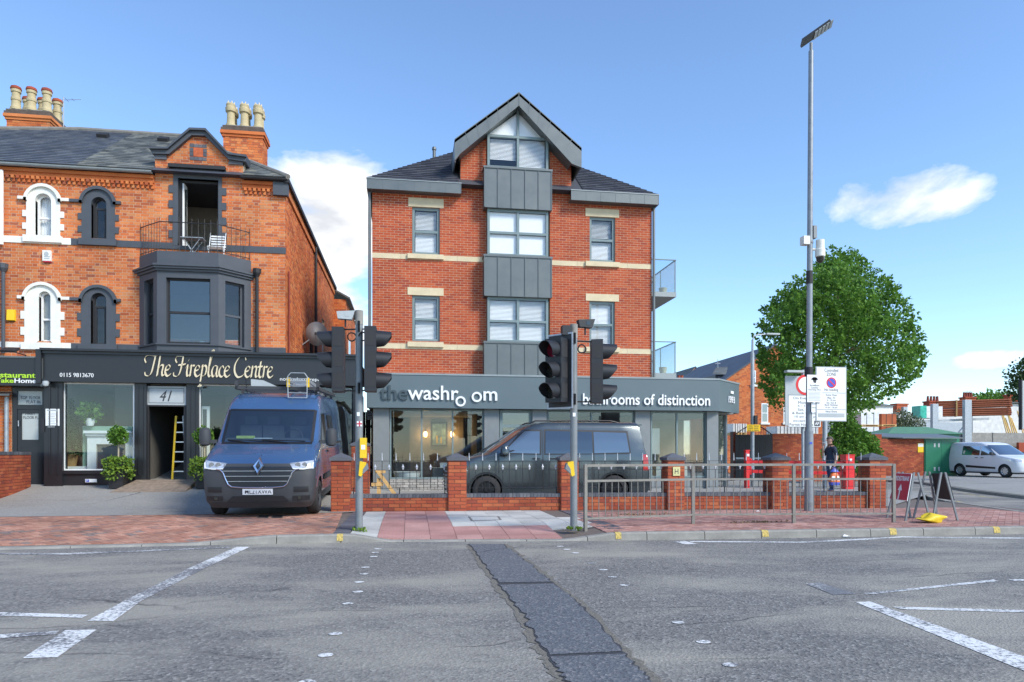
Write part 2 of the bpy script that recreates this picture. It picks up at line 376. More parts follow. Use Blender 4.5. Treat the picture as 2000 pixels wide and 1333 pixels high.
# ================================================================== ground
def asphalt(name, a, b, patchy=1., tan=(.20, .19, .165), tan_lo=.52, spk=.5, tan_w=.12):
    m = bpy.data.materials.new(name); m.use_nodes = True; t = m.node_tree; N = t.nodes; L = t.links.new; bs = N['Principled BSDF']
    g = N.new('ShaderNodeNewGeometry')
    def noise(sc, det=4, rough=.55, vec=None, dist=0):
        n = N.new('ShaderNodeTexNoise'); n.inputs['Scale'].default_value = sc; n.inputs['Detail'].default_value = det; n.inputs['Roughness'].default_value = rough
        n.inputs['Distortion'].default_value = dist; L(vec or g.outputs['Position'], n.inputs['Vector']); return n.outputs[0]
    def rng(x, lo, hi, o0=0., o1=1.):
        r = N.new('ShaderNodeMapRange'); r.inputs[1].default_value = lo; r.inputs[2].default_value = hi; r.inputs[3].default_value = o0; r.inputs[4].default_value = o1; L(x, r.inputs[0]); return r.outputs[0]
    def mix(f, x, y, typ='MIX'):
        n = N.new('ShaderNodeMixRGB'); n.blend_type = typ
        for i, q in enumerate((f, x, y)):
            if isinstance(q, (int, float)): n.inputs[i].default_value = q
            elif isinstance(q, tuple): n.inputs[i].default_value = (*q, 1)
            else: L(q, n.inputs[i])
        return n.outputs[0]
    mpn = N.new('ShaderNodeMapping'); mpn.inputs['Scale'].default_value = (.28, .6, 1); L(g.outputs['Position'], mpn.inputs[0])
    streak = noise(1.1, 7, .62, mpn.outputs[0], .4)               # worn wheel tracks run along the road
    fine = noise(55, 3, .7); grit = noise(150, 2, .6); broad = noise(.35, 4)
    col = mix(rng(broad, .35, .65), a, b)
    vo = N.new('ShaderNodeTexVoronoi'); vo.inputs['Scale'].default_value = 48; L(g.outputs['Position'], vo.inputs['Vector'])
    col = mix(rng(vo.outputs['Color'], .62, .9, 0, spk*1.3), col, (.46, .44, .40)); col = mix(rng(vo.outputs['Color'], .38, .1, 0, spk*1.2), col, (.05, .052, .06))
    col = mix(rng(grit, .55, .75, 0, .5), col, (.03, .03, .035))
    if patchy: col = mix(rng(streak, tan_lo, tan_lo+tan_w, 0, patchy), col, tan)
    col = mix(rng(fine, .3, .7, .0, .35), col, (.05, .05, .055), 'MULTIPLY')
    mpc = N.new('ShaderNodeMapping'); mpc.inputs['Scale'].default_value = (.35, 1.4, 1); L(g.outputs['Position'], mpc.inputs[0])
    cr = N.new('ShaderNodeTexVoronoi'); cr.feature = 'DISTANCE_TO_EDGE'; cr.inputs['Scale'].default_value = .55
    dv = N.new('ShaderNodeMixRGB'); dv.inputs[0].default_value = .12; L(mpc.outputs[0], dv.inputs[1])
    nn = N.new('ShaderNodeTexNoise'); nn.inputs['Scale'].default_value = 3.; nn.inputs['Detail'].default_value = 6; L(g.outputs['Position'], nn.inputs['Vector']); L(nn.outputs['Color'], dv.inputs[2])
    L(dv.outputs[0], cr.inputs['Vector'])
    ck = rng(cr.outputs['Distance'], .0, .007, 1, 0); ckm = N.new('ShaderNodeMath'); ckm.operation = 'MULTIPLY'; L(ck, ckm.inputs[0]); L(rng(noise(.6, 3), .5, .6, 0, .75), ckm.inputs[1])
    col = mix(ckm.outputs[0], col, (.025, .025, .027))
    L(col, bs.inputs['Base Color']); bs.inputs['Roughness'].default_value = .82; bs.inputs['Specular IOR Level'].default_value = .35
    ad = N.new('ShaderNodeMath'); ad.operation = 'ADD'; L(fine, ad.inputs[0]); L(vo.outputs['Distance'], ad.inputs[1])
    bp = N.new('ShaderNodeBump'); bp.inputs['Strength'].default_value = .5; bp.inputs['Distance'].default_value = .012; L(ad.outputs[0], bp.inputs['Height']); L(bp.outputs[0], bs.inputs['Normal'])
    return m
M['asphalt'] = asphalt('road_asphalt', (.215, .205, .188), (.26, .245, .22), .9, tan=(.41, .38, .315), tan_lo=.46, tan_w=.16)
M['asphalt_smooth'] = asphalt('patch_asphalt', (.145, .155, .172), (.17, .178, .19), 0, spk=.3)
M['forecourt'] = asphalt('forecourt_concrete', (.36, .35, .32), (.43, .415, .38), .5, tan=(.17, .165, .155), tan_lo=.58, spk=.3)
M['kerb'] = mat('kerb_concrete', (.27, .255, .225), .9, var=.22, scale=5, bump=.3, bscale=90)
M['paver'] = piecemat('paver_red', [((.45, .225, .155), 4), ((.50, .27, .19), 3), ((.40, .19, .13), 3), ((.32, .18, .14), 1.5), ((.27, .20, .17), .8)], dirt=.3, dscale=1.1)
M['paver_pink'] = piecemat('paver_pink', [((.44, .235, .19), 4), ((.48, .28, .23), 3), ((.38, .19, .15), 3), ((.33, .19, .165), 1.5)], dirt=.25, dscale=1.1)
M['slab'] = piecemat('slab_grey', [((.50, .49, .45), 3), ((.55, .54, .49), 3), ((.45, .44, .41), 2)], dirt=.2, dscale=1.8)
M['tactile'] = piecemat('slab_red_tactile', [((.46, .245, .215), 3), ((.50, .28, .245), 3), ((.42, .22, .19), 2)], dirt=.2, dscale=1.8)
M['joint'] = mat('paving_joint_sand', (.15, .12, .10), .95, var=.25, scale=12)
M['soil'] = mat('dry_leaf_litter', (.20, .14, .07), .95, var=.4, scale=30)
def paintmat(name, col, lo=.47):
    m = mat(name, col, .7, var=.08, scale=30); t = m.node_tree; N = t.nodes; L = t.links.new; b = N['Principled BSDF']
    g = N.new('ShaderNodeNewGeometry'); n = N.new('ShaderNodeTexNoise'); n.inputs['Scale'].default_value = 28; n.inputs['Detail'].default_value = 8; n.inputs['Roughness'].default_value = .75
    L(g.outputs['Position'], n.inputs['Vector'])
    n2 = N.new('ShaderNodeTexNoise'); n2.inputs['Scale'].default_value = 1.6; L(g.outputs['Position'], n2.inputs['Vector'])
    ad = N.new('ShaderNodeMath'); ad.operation = 'MULTIPLY_ADD'; ad.inputs[1].default_value = .45; L(n2.outputs[0], ad.inputs[0]); L(n.outputs[0], ad.inputs[2])
    r = N.new('ShaderNodeMapRange'); r.inputs[1].default_value = lo+.22; r.inputs[2].default_value = lo+.34; L(ad.outputs[0], r.inputs[0])
    mx = N.new('ShaderNodeMixRGB'); L(r.outputs[0], mx.inputs[0]); mx.inputs[2].default_value = (.16, .16, .165, 1)
    s = b.inputs['Base Color'].links[0].from_socket; L(s, mx.inputs[1]); L(mx.outputs[0], b.inputs['Base Color']); return m
M['road_white'] = paintmat('road_paint_white', (.74, .74, .71))
M['road_white_worn'] = paintmat('road_paint_worn', (.70, .70, .67), .40)
M['road_yellow'] = paintmat('road_paint_yellow', (.62, .47, .10), .42)

struct('road', MB().add([(-400, -60, 0), (600, -60, 0), (600, 900, 0), (-400, 900, 0)], [(0, 1, 2, 3)]), M['asphalt'])
KL = [(-16, 10.0), (-9, 10.2), (-5.5, 10.26), (-2.7, 10.36), (-.75, 10.36), (.8, 10.2), (2.4, 10.02), (3.86, 9.95), (6.4, 9.88), (9.0, 9.82), (11.2, 9.82)]
def kerbY(x):
    for (a, b), (c, d) in zip(KL, KL[1:]):
        if x <= c: return b+(d-b)*(x-a)/(c-a)
    return KL[-1][1]
def lerp(a, b, t): return a+(b-a)*max(0, min(1, t))
def kerbtop(x):
    if x < -1.9: return lerp(.03, .12, (x+3.1)/1.1)
    if x < .9: return lerp(.12, .02, (x+.85)/.55)
    return lerp(.02, .12, (x-2.35)/.75)
def wallY(x): return 14.4-(x+1.41)*.0577
def pavz(x, y):
    d = y-(kerbY(x)+.15); return lerp(kerbtop(x), .12, d/1.6)
def warp_part(o, f):
    for v in o.data.vertices:
        p = v.co+ORG[o]; v.co.z += f(p.x, p.y)
pav = MB()                                                     # bed of the pavement, the pavers stand on it
XS = [-16+.4*i for i in range(75)]
def backY(x): return 14.25 if x < -1.6 else wallY(x)+.2 if x < 10.4 else 13.7+(x-10.4)*3.2
def pgrid(u, v):
    x = -16+u*29.2; y0 = kerbY(x)+.15; y1 = min(backY(x), 20.5); y = y0+(y1-y0)*v; return (x, y, pavz(x, y)-.012)
pav.grid(pgrid, 120, 14); PAV = struct('pavement', pav, M['joint'])
def hcells(x0, x1, y0, y1, W):                                 # 45 degree herringbone, as corner lists in (x, y)
    k = math.sqrt(.5); r = int(1.6*(max(x1-x0, y1-y0))/W)
    for i in range(-r, r):
        for j in range(-r//3, r//3+1):
            bx, by = i+4*j, -i
            for (p, q, w_, h_) in ((0, 0, 2, 1), (2, 0, 1, 2)):
                a, b = (bx+p)*W, (by+q)*W; g = .003
                pts = [(a+g, b+g), (a+w_*W-g, b+g), (a+w_*W-g, b+h_*W-g), (a+g, b+h_*W-g)]
                yield [((u-v)*k+(x0+x1)/2, (u+v)*k+(y0+y1)/2) for u, v in pts], (w_ > h_)
def pavers(x0, x1, outline, m, n_ind=300):
    y0 = 9.7; y1 = 14.6; rest = MB(); pcs = []
    for poly, hor in hcells(x0, x1, y0, y1, .104):
        cx = sum(p[0] for p in poly)/4; cy = sum(p[1] for p in poly)/4
        if not (x0-.3 < cx < x1+.3 and y0 < cy < y1): continue
        c = clip(poly, outline)
        if len(c) >= 3: pcs.append((c, len(c) == 4 and abs(c[0][0]-poly[0][0]) < 1e-6 and abs(c[2][0]-poly[2][0]) < 1e-6, hor, cx, cy))
    flat = sorted([i for i, p in enumerate(pcs) if p[1] and p[4] > kerbY(p[3])+1.75], key=lambda i: pcs[i][3]**2+pcs[i][4]**2)[:n_ind]
    fs = set(flat); me = {}
    def solid(c, ox, oy, zf):
        n = len(c); jz = random.uniform(-.002, .002)
        return [(x-ox, y-oy, zf(x, y)-.03) for x, y in c]+[(x-ox, y-oy, zf(x, y)+jz) for x, y in c], [tuple(range(n, 2*n))]+[(i, (i+1) % n, (i+1) % n+n, i+n) for i in range(n)]
    for i in flat:
        c, _, hor, cx, cy = pcs[i]
        if hor not in me: me[hor] = MB().add(*solid(c, cx, cy, lambda x, y: 0)).mesh('paver', m)
        inst('paver', me[hor], (cx, cy, .12+random.uniform(-.002, .002)), PAV)
    for i, p in enumerate(pcs):
        if i not in fs: rest.add(*solid(p[0], 0, 0, pavz))
    part('paving', rest, m, PAV, kind='stuff')
pavers(-11, -1.2, [(-11, 10.42), (-5.5, 10.44), (-2.7, 10.52), (-1.12, 10.52), (-1.35, 14.2), (-11, 14.2)], M['paver'])
pavers(2.9, 12.4, [(3.0, 10.16), (9.0, 9.98), (11.9, 9.98), (12.4, 12.3), (12.4, 13.6), (10.4, 13.6), (3.45, 14.0), (3.0, 12.0)], M['paver_pink'])
for i in range(10):                                            # crossing slabs, 400 mm
    for j in range(10):
        x0 = -.88+.4*i+.0; y0 = 10.42+.4*j-(i*.028); x1 = x0+.394; y1 = y0+.394
        sk = .06*j-.1 if i > 3 else 0
        if i > 7 and j < 2: continue
        y0 = max(y0, kerbY(x0)+.16); y1 = min(y1, wallY(x0)-.02)
        if y1-y0 < .05: continue
        xs = sk if i > 3 else 0
        if x1+xs > 3.35: continue
        red = (1 <= i <= 3) or (4 <= i <= 7 and j < 3)
        jz = random.uniform(-.002, .002)
        c = [(x0, y0), (x1, y0), (x1, y1), (x0, y1)]
        mb = MB().add([(x, y, pavz(x, y)-.03) for x, y in c]+[(x, y, pavz(x, y)+jz) for x, y in c], [(4, 5, 6, 7), (0, 1, 5, 4), (1, 2, 6, 5), (2, 3, 7, 6), (3, 0, 4, 7)])
        part('paving_slab', mb, M['tactile' if red else 'slab'], PAV)
for x0, x1, sx in ((-1.14, -.9, 0), (3.13, 3.4, .0)):              # dark edging beside the crossing
    y = 10.5
    while y < 14.1:
        c = [(x0, y), (x1, y), (x1, y+.196), (x0, y+.196)]
        part('edging_block', MB().add([(x, yy, pavz(x, yy)-.03) for x, yy in c]+[(x, yy, pavz(x, yy)+.001) for x, yy in c], [(4, 5, 6, 7), (0, 1, 5, 4), (1, 2, 6, 5), (2, 3, 7, 6), (3, 0, 4, 7)]), M['brick_blue'], PAV)
        y += .2
KERB = bpy.data.objects.new('kerb', None); COL.objects.link(KERB); KERB['kind'] = 'structure'; KERB.location = (0, 10, 0); ORG[KERB] = Vector((0, 10, 0))
def kerbstone(x0, x1, fy=kerbY):
    n = 5; vs = []
    for k in range(n+1):
        x = x0+.006+(x1-x0-.012)*k/n; y = fy(x); z = kerbtop(x)
        vs += [(x, y-.01, -.05), (x, y, max(.004, z-.02)), (x, y+.018, z), (x, y+.145, z), (x, y+.145, -.05)]
    fs = [(k*5+i, k*5+5+i, k*5+6+i, k*5+1+i) for k in range(n) for i in range(4)]+[(0, 1, 2, 3, 4), tuple(n*5+i for i in (4, 3, 2, 1, 0))]
    return MB().add(vs, fs)
x = -12.9
while x < 11.1: part('kerb_stone', kerbstone(x, x+.915), M['kerb'], KERB, True); x += .915
for px, wpx in ((672, 11), (1193, 11), (1487, 13), (1757, 14), (1988, 14)):   # yellow loading marks on the kerb
    x0, x1 = G(px-wpx/2, 1050)[0], G(px+wpx/2, 1050)[0]; t = kerbtop(x0)
    vs = []
    for x in (x0, x1):
        y = kerbY(x); vs += [(x, y-.0125, .025), (x, y-.003, t-.02), (x, y+.017, t+.0025), (x, y+.10, t+.0025)]
    part('kerb_mark', MB().add(vs, [(0, 4, 5, 1), (1, 5, 6, 2), (2, 6, 7, 3)]), M['yellow_paint'], KERB)
# side road kerbs, far forecourt
def kerb_run(pts, zt=.1, name='kerb_stone'):
    for (a, b), (c, d) in zip(pts, pts[1:]):
        L = math.hypot(c-a, d-b); n = max(1, round(L/.915)); u = Vector(((c-a)/L, (d-b)/L, 0)); nn = Vector((-u.y, u.x, 0))
        for k in range(n): part(name, MB().obox(Vector((a, b, -.05))+u*(L*k/n+.005), u*(L/n-.01), nn*.14, (0, 0, zt+.05)), M['kerb'], KERB)
kerb_run([(21.97, 26.6), (19.03, 20.8), (17.7, 17.3), (17.5, 15.0)], .1)
kerb_run([(11.9, 9.84), (12.35, 10.6), (12.6, 12.4), (13.55, 15.4), (15.6, 19.2)], .118)
struct('far_forecourt', MB().prism([(17.4, 15, -.02), (17.6, 17.3, -.02), (18.9, 20.8, -.02), (21.85, 26.6, -.02), (21.85, 70, -.02), (90, 70, -.02), (90, 15, -.02)], (0, 0, .108)), M['forecourt'])
# forecourt behind the wall and in front of the shops
struct('forecourt', MB().grid(lambda u, v: (lambda x, y: (x, y, groundz(x, y)+.004))(-16+u*31, (14.16 if -16+u*31 < -1.2 else wallY(-16+u*31)+.15 if -16+u*31 < 10.4 else 13.7+(-16+u*31-10.4)*.9)+v*(24-14.2)), 80, 20), M['forecourt'], True)
# markings -----------------------------------------------------------------
def marking(pts, m='road_white', z=.004, name='road_marking'):
    p = [G(*q) for q in pts]; return struct(name, MB().add([(a, b, z) for a, b in p], [tuple(range(len(p)))]), M[m])
marking([(462, 1069), (488, 1069), (395, 1113), (364, 1113)])
marking([(364, 1113.5), (395, 1113.5), (272, 1177), (238, 1177)], 'road_white_worn')
marking([(238, 1177.5), (272, 1177.5), (222, 1214), (170, 1214)])
marking([(128, 1232), (189, 1231), (112, 1285), (44, 1287)])
marking([(-60, 1195), (172, 1202), (160, 1208), (-60, 1202)]); marking([(-40, 1243), (116, 1233), (108, 1240), (-40, 1251)])
marking([(0, 1081), (130, 1081), (450, 1069), (450, 1071), (130, 1084), (0, 1084)], 'road_white_worn')
marking([(1314, 1058), (1338, 1057.5), (1364, 1063.6), (1338, 1064)])
marking([(1345, 1057.5), (1560, 1059), (1680, 1053), (1760, 1048.5), (1850, 1050), (2010, 1051), (2010, 1053), (1850, 1052), (1762, 1050.5), (1690, 1055.5), (1570, 1061), (1350, 1059.5)])
marking([(1573, 1141), (1601, 1139), (1674, 1161), (1628, 1163)], 'road_white_worn')
marking([(1685, 1160), (1706, 1162), (1950, 1136), (1940, 1133)]); marking([(1967, 1132.5), (2060, 1132.5), (2060, 1135), (1980, 1135.5)])
marking([(1742, 1186), (2060, 1194), (2060, 1199), (1760, 1191)])
marking([(1670, 1177), (1700, 1176), (2060, 1305), (2060, 1336)])
for k, (px, py) in enumerate([(738, 1073), (733, 1080), (730, 1088), (714, 1109), (711, 1122), (702, 1138), (699, 1157), (680, 1180), (655, 1239), (636, 1281), (600, 1334), (1094, 1068), (1107, 1074), (1124, 1081), (1156, 1101), (1178, 1114), (1197, 1128), (1220, 1144), (1325, 1217), (1374, 1255), (1427, 1300)]):
    cx, cy = G(px, py); r = .045
    struct('crossing_stud', MB().add([(cx+r*math.cos(a)*1.15, cy+r*math.sin(a), .005) for a in [i*math.pi/5 for i in range(10)]], [tuple(range(10))]), M['road_white'])
# the reinstated trench across the road
rnd = random.Random(3)
pl = [(912, 1064), (934, 1095), (966, 1140), (1012, 1202), (1060, 1282), (1098, 1345)]; pr = [(989, 1064), (1035, 1098), (1085, 1138), (1148, 1188), (1228, 1274), (1300, 1345)]
def side(pts, n=14):
    o = []
    for (a, b), (c, d) in zip(pts, pts[1:]):
        for k in range(n): o.append((a+(c-a)*k/n, b+(d-b)*k/n))
    return o+[pts[-1]]
Lw = [Vector((*G(*p), 0)) for p in side(pl)]; Rw = [Vector((*G(*p), 0)) for p in side(pr)]
def strip(a, b, z, name, m):
    n = len(a); mb = MB().add([(p.x, p.y, z) for p in a]+[(p.x, p.y, z) for p in b], [(i, i+1, n+i+1, n+i) for i in range(n-1)]); return struct(name, mb, m)
jit = lambda p, s: Vector((p.x+rnd.gauss(0, s), p.y, 0))
Lo = [jit(p-Vector((.02, 0, 0)), .016) for p in Lw]; Ro = [jit(p+Vector((.02, 0, 0)), .016) for p in Rw]
M['grit'] = mat('loose_grit', (.17, .155, .125), .95, var=.45, scale=45, bump=.8, bscale=80)
M['tar'] = mat('bitumen_joint', (.05, .05, .052), .6, var=.3, scale=30)
strip(Lo, Ro, .0035, 'trench_joint', M['grit'])
Li = [jit(p+Vector((.03, 0, 0)), .014) for p in Lw]; Ri = [jit(p-Vector((.03, 0, 0)), .014) for p in Rw]
strip(Li, Ri, .0065, 'trench_tar', M['tar'])
cuts = [0, 29, 57, len(Lw)-1]
for a, b in zip(cuts, cuts[1:]):
    n0, n1 = a, b-1 if b != cuts[-1] else b
    strip([Li[i]+Vector((.006+abs(rnd.gauss(0, .008)), 0, 0)) for i in range(n0, n1+1)], [Ri[i]-Vector((.006+abs(rnd.gauss(0, .009)), 0, 0)) for i in range(n0, n1+1)], .0095, 'trench_patch', M['asphalt_smooth'])
for pts in ([(-60, 1216), (400, 1176), (900, 1137), (900, 1138.5), (400, 1178), (-60, 1219)], ):
    pass
# double yellow lines of the side road, car-park bay line, covers
for o in (0, .22):
    p = [(12.75+o, 10.2), (12.95+o, 12.4), (13.9+o, 15.4), (16.0+o*1.1, 19.3)]
    struct('road_marking', MB().add([(a, b, .004) for a, b in p]+[(a+.075, b, .004) for a, b in p], [(i, i+4, i+5, i+1) for i in range(3)]), M['road_yellow'])
struct('road_marking', MB().add([(16.9, 17.6, .004), (17.0, 17.6, .004), (18.6, 21.2, .004), (18.5, 21.2, .004)], [(0, 1, 2, 3)]), M['road_yellow'])
def fmark(pts, m, name, dz=.008):
    q = []
    for px, py in pts:
        d = ray(px, py); lo, hi = 8., 30.
        for _ in range(40):
            t = (lo+hi)/2
            if EYE+d[2]*t > groundz(d[0]*t, d[1]*t): lo = t
            else: hi = t
        x, y, z = d[0]*t, d[1]*t, groundz(d[0]*t, d[1]*t)
        q.append((x, y, z+dz))
    return struct(name, MB().add(q, [tuple(range(len(q)))]), m)
fmark([(160, 988.5), (166, 987), (286, 960), (282, 960)], M['road_white'], 'bay_line')
fmark([(430, 994), (470, 990), (470, 992), (430, 996)], M['road_white_worn'], 'bay_line')
def cover(pts, z=.1235, name='inspection_cover'):
    p = [G(*q, .12) for q in pts]; c = Vector((sum(a for a, b in p)/4, sum(b for a, b in p)/4))
    o = MB(); i = [(c.x+(a-c.x)*.86, c.y+(b-c.y)*.86) for a, b in p]
    o.add([(a, b, z) for a, b in p]+[(a, b, z) for a, b in i], [(k, (k+1) % 4, (k+1) % 4+4, k+4) for k in range(4)])
    r = struct(name, o, M['galv_dirty']); part('cover_plate', MB().add([(a, b, z-.0005) for a, b in i], [(0, 1, 2, 3)]), M['slab'] if name != 'drain_cover' else M['blackm'], r)
cover([(920, 1018), (980, 1016), (974, 1009), (914, 1010)])
cover([(500, 1012), (524, 1012), (528, 1007), (506, 1007)], name='drain_cover'); cover([(528, 1012), (552, 1012), (555, 1007), (533, 1007)], name='drain_cover')
# ================================================================== shared building pieces
def window(parent, x0, x1, z0, z1, Y, cols=(), rows=(), fw=.06, fd=.07, fm='frame', glass='glass_up', blind=None, name='window', label=None, sash=None, gap=.02):
    """frame standing at Y (front), panes and blind behind it; openings given in metres"""
    mb = MB(); xs = [x0]+[x0+(x1-x0)*c for c in cols]+[x1]; zs = [z0]+[z0+(z1-z0)*r for r in rows]+[z1]; h = fw/2
    mb.box(x0, x0+fw, Y, Y+fd, z0, z1); mb.box(x1-fw, x1, Y, Y+fd, z0, z1); mb.box(x0+fw, x1-fw, Y, Y+fd, z0, z0+fw); mb.box(x0+fw, x1-fw, Y, Y+fd, z1-fw, z1)
    for x in xs[1:-1]: mb.box(x-h, x+h, Y+.004, Y+fd, z0+fw, z1-fw)
    for z in zs[1:-1]:
        for a, b in zip(xs, xs[1:]): mb.box(a+(fw if a == x0 else h), b-(fw if b == x1 else h), Y+.002, Y+fd, z-h, z+h)
    w_ = part(name, mb, M[fm], parent, label=label)
    for i, (a, b) in enumerate(zip(xs, xs[1:])):
        for j, (c, d) in enumerate(zip(zs, zs[1:])):
            l = a+(fw if i == 0 else h); r = b-(fw if i == len(xs)-2 else h); bt = c+(fw if j == 0 else h); tp = d-(fw if j == len(zs)-2 else h)
            part('pane', MB().box(l, r, Y+fd*.5, Y+fd*.5+.008, bt, tp), M[glass], w_)
            if blind == 'slats':
                s = MB(); z = bt+.02; k = random.uniform(.7, 1.25)
                if j == 0: z += (tp-bt)*random.choice((0, 0, 0, 0, 0, .25))
                while z < tp-.01: s.obox((l+gap, Y+fd+.05, z), (r-l-2*gap, 0, 0), (0, .03*math.cos(k), .034*math.sin(k)), (0, -.001, .002)); z += .04
                part('blind', s, M['blind'], w_)
            elif blind == 'sheet': part('blind', MB().box(l-.01, r+.01, Y+fd+.02, Y+fd+.024, bt, tp), M['blind'], w_)
            elif blind: part('curtain', MB().grid(lambda u, v: (l+(r-l)*u, Y+fd+.10+.03*math.sin(u*38+blind), bt+(tp-bt)*v), 40, 1), M['blind'], w_, True)
    return w_
# ================================================================== THE MODERN BUILDING
YU = 21.3; YF = 20.5; YG = 20.86
WX0 = PXp(727, YU); WX1 = PXp(1273, YU)
wb = thing('showroom_building', 'red brick modern building with grey zinc bay and gable above a grey bathroom showroom front', 'building', ((WX0+WX1)/2, 24, .15))
def wz(px, py, Y=YU): return P(px, py, Y)[1]
EZ = wz(716, 368, 20.95)                      # underside of the eaves fascia
ET = wz(716, 348.5, 20.95)
BZ0 = 3.3
gxl, gxr = PXp(899.5, YU), PXp(1115.5, YU)
# openings of the upper wall in wall coordinates (u from WX0, v from BZ0)
wins = [(805, 859, 405.5, 497, 388.4), (805, 859, 578, 667, 562), (1151.5, 1201.6, 424.4, 511.6, 408.5), (1151, 1201, 589, 678, 575)]
WR = []
for a, b, t, bt, lt in wins:
    cx = (a+b)/2; WR.append((PXp(a, YU), PXp(b, YU), wz(cx, bt), wz(cx, t), wz(cx, lt)))
bx0, bx1 = PXp(947, YU), PXp(1077, YU)
H_ = [(a-WX0, b-WX0, c-BZ0, d-BZ0) for a, b, c, d, e in WR]+[(bx0-WX0+.05, bx1-WX0-.05, .0, 12-BZ0)]
apexX = PXp(1013, YU); apexZ = wz(1013, 200)
Wd = WX1-WX0; EH = EZ-BZ0+.12
gshZ = wz(899, 300)-BZ0
core = MB()
wall_core(core, (WX0, YU, BZ0), (1, 0, 0), (0, 0, 1), Wd, EH, .3, H_)
gout = [(gxl-WX0, EH), (gxr-WX0, EH), (gxr-WX0, gshZ), (apexX-WX0, apexZ-BZ0), (gxl-WX0, gshZ)]
wall_core(core, (WX0, YU, BZ0), (1, 0, 0), (0, 0, 1), Wd, 12-BZ0, .3, H_, gout)
core.box(WX0, WX0+.3, YU+.3, 30, .1, ET); core.box(WX1-.3, WX1, YU+.3, 30, .1, ET); core.box(WX0+.3, WX1-.3, 29.7, 30, .1, ET)   # side and back walls
core.box(WX0+.3, WX1-.3, YU+.3, 29.7, 5.9, 6.0); core.box(WX0+.3, WX1-.3, YU+.3, 29.7, 3.2, 3.3)      # floors
core.box(WX0+.3, WX1-.3, 24.5, 24.6, 3.3, 10)
WALL = part('wall', core, M['mortar'], wb)
bands = [(wz(838, 503), 10), (wz(838, 674), 10)]
bandz = [(wz(730, 504), wz(730, 494)), (wz(1000, 686.5), wz(1000, 676.5))]
lintel = [(PXp(a, YU), PXp(b, YU), wz((a+b)/2, c), wz((a+b)/2, d)) for a, b, c, d in ((797.5, 866.5, 405.2, 388.4), (796, 866.4, 577.5, 562.5), (1143.4, 1209, 424.2, 408.8), (1144, 1208.6, 588.8, 575.2))]
sillr = [(PXp(a, YU), PXp(b, YU), wz((a+b)/2, c), wz((a+b)/2, d)) for a, b, c, d in ((796, 866.4, 507, 498), (796, 866.4, 678.6, 669), (1143, 1209, 522, 512.6), (1143, 1209, 688, 679))]
bh = [(a-WX0, b-WX0, c-BZ0, d-BZ0) for a, b, c, d in lintel+sillr]+[(0, Wd, a-BZ0, b-BZ0) for a, b in bandz]
field('brick', WALL, (WX0, YU, BZ0), (1, 0, 0), (0, 0, 1), cells_bond(Wd, EH, .225, .075), [(0, 0), (Wd, 0), (Wd, EH), (0, EH)], H_+bh, .0125, .004, M['brick_new'], 300, key=lambda c: abs(c.z-5.2)+abs(c.x-.5)*.6)
field('brick', WALL, (WX0, YU, BZ0), (1, 0, 0), (0, 0, 1), cells_bond(Wd, 12-BZ0, .225, .075), gout, H_+bh, .0125, .004, M['brick_new'], 0)
for (a, b, c, d) in lintel: part('lintel', MB().box(a, b, YU-.02, YU+.1, c, d), M['stone'], wb)
for (a, b, c, d) in sillr: part('sill', MB().box(a, b, YU-.085, YU+.12, c, d), M['stone'], wb)
for (z0, z1) in bandz:                       # string courses, in lengths of about 0.9 m
    for xa, xb in ((WX0-.004, bx0), (bx1, WX1+.004)):
        n = max(1, round((xb-xa)/.95))
        for k in range(n):
            for (p, q, r, s2) in _cutall((xa+(xb-xa)*k/n+.003, xa+(xb-xa)*(k+1)/n-.003, z0, z1), [(s[0], s[1], s[2]-.001, s[3]+.001) for s in sillr]):
                part('string_course_stone', MB().box(p, q, YU-.013, YU+.08, r, s2), M['stone'], wb)
for i, (a, b, c, d, e) in enumerate(WR): window(wb, a+.005, b-.005, c+.003, d-.003, YU+.06, (), (.49,), .075, .07, blind='slats')
# zinc bay: panels and glazing in turn
YB = 21.02; YP = 20.9
bl, br = PXp(952, YB), PXp(1071, YB); pl_, pr_ = PXp(945.5, YP), PXp(1078, YP)
def panel(yt, yb, nm='zinc_panel'):
    zt, zb = wz(1012, yt, YP), wz(1012, yb, YP)
    p = part(nm, MB().box(pl_, pr_, YP, YU+.1, zb, zt-.06), M['zinc'], wb)
    part('capping', MB().box(pl_-.02, pr_+.02, YP-.03, YU+.1, zt-.062, zt), M['zinc'], p)
    for k in range(6):
        x = pl_+(pr_-pl_)*k/5; x = min(max(x, pl_+.012), pr_-.012); part('standing_seam', MB().box(x-.011, x+.011, YP-.026, YP+.004, zb+.004, zt-.064), M['zinc'], p)
    return zb, zt
p1 = panel(328, 408); p2 = panel(499.5, 580); p3 = panel(668, 735)
def baywin(z0, z1, bl_mode, rows=(.5,)):
    w_ = window(wb, bl, br, z0, z1, YB, (.5,), rows, .075, .08, blind=bl_mode, name='bay_window')
    part('side_cheek', MB().box(bl+.004, bl+.075, YB+.08, YU+.05, z0, z1), M['frame'], w_); part('side_cheek', MB().box(br-.075, br-.004, YB+.08, YU+.05, z0, z1), M['frame'], w_)
baywin(p2[1]+.002, p1[0]-.002, 'sheet'); baywin(p3[1]+.002, p2[0]-.002, 'slats', (.47,))
gz0 = p1[1]+.002; gzt = wz(1012, 266, YB); gsh = wz(1012, 256, YB); gap_ = wz(1012, 208, YB); cx_ = (bl+br)/2
gw = window(wb, bl, br, gz0, gzt, YB, (.5,), (), .075, .08, blind='slats', name='gable_window')
ft = MB(); f_ = .07
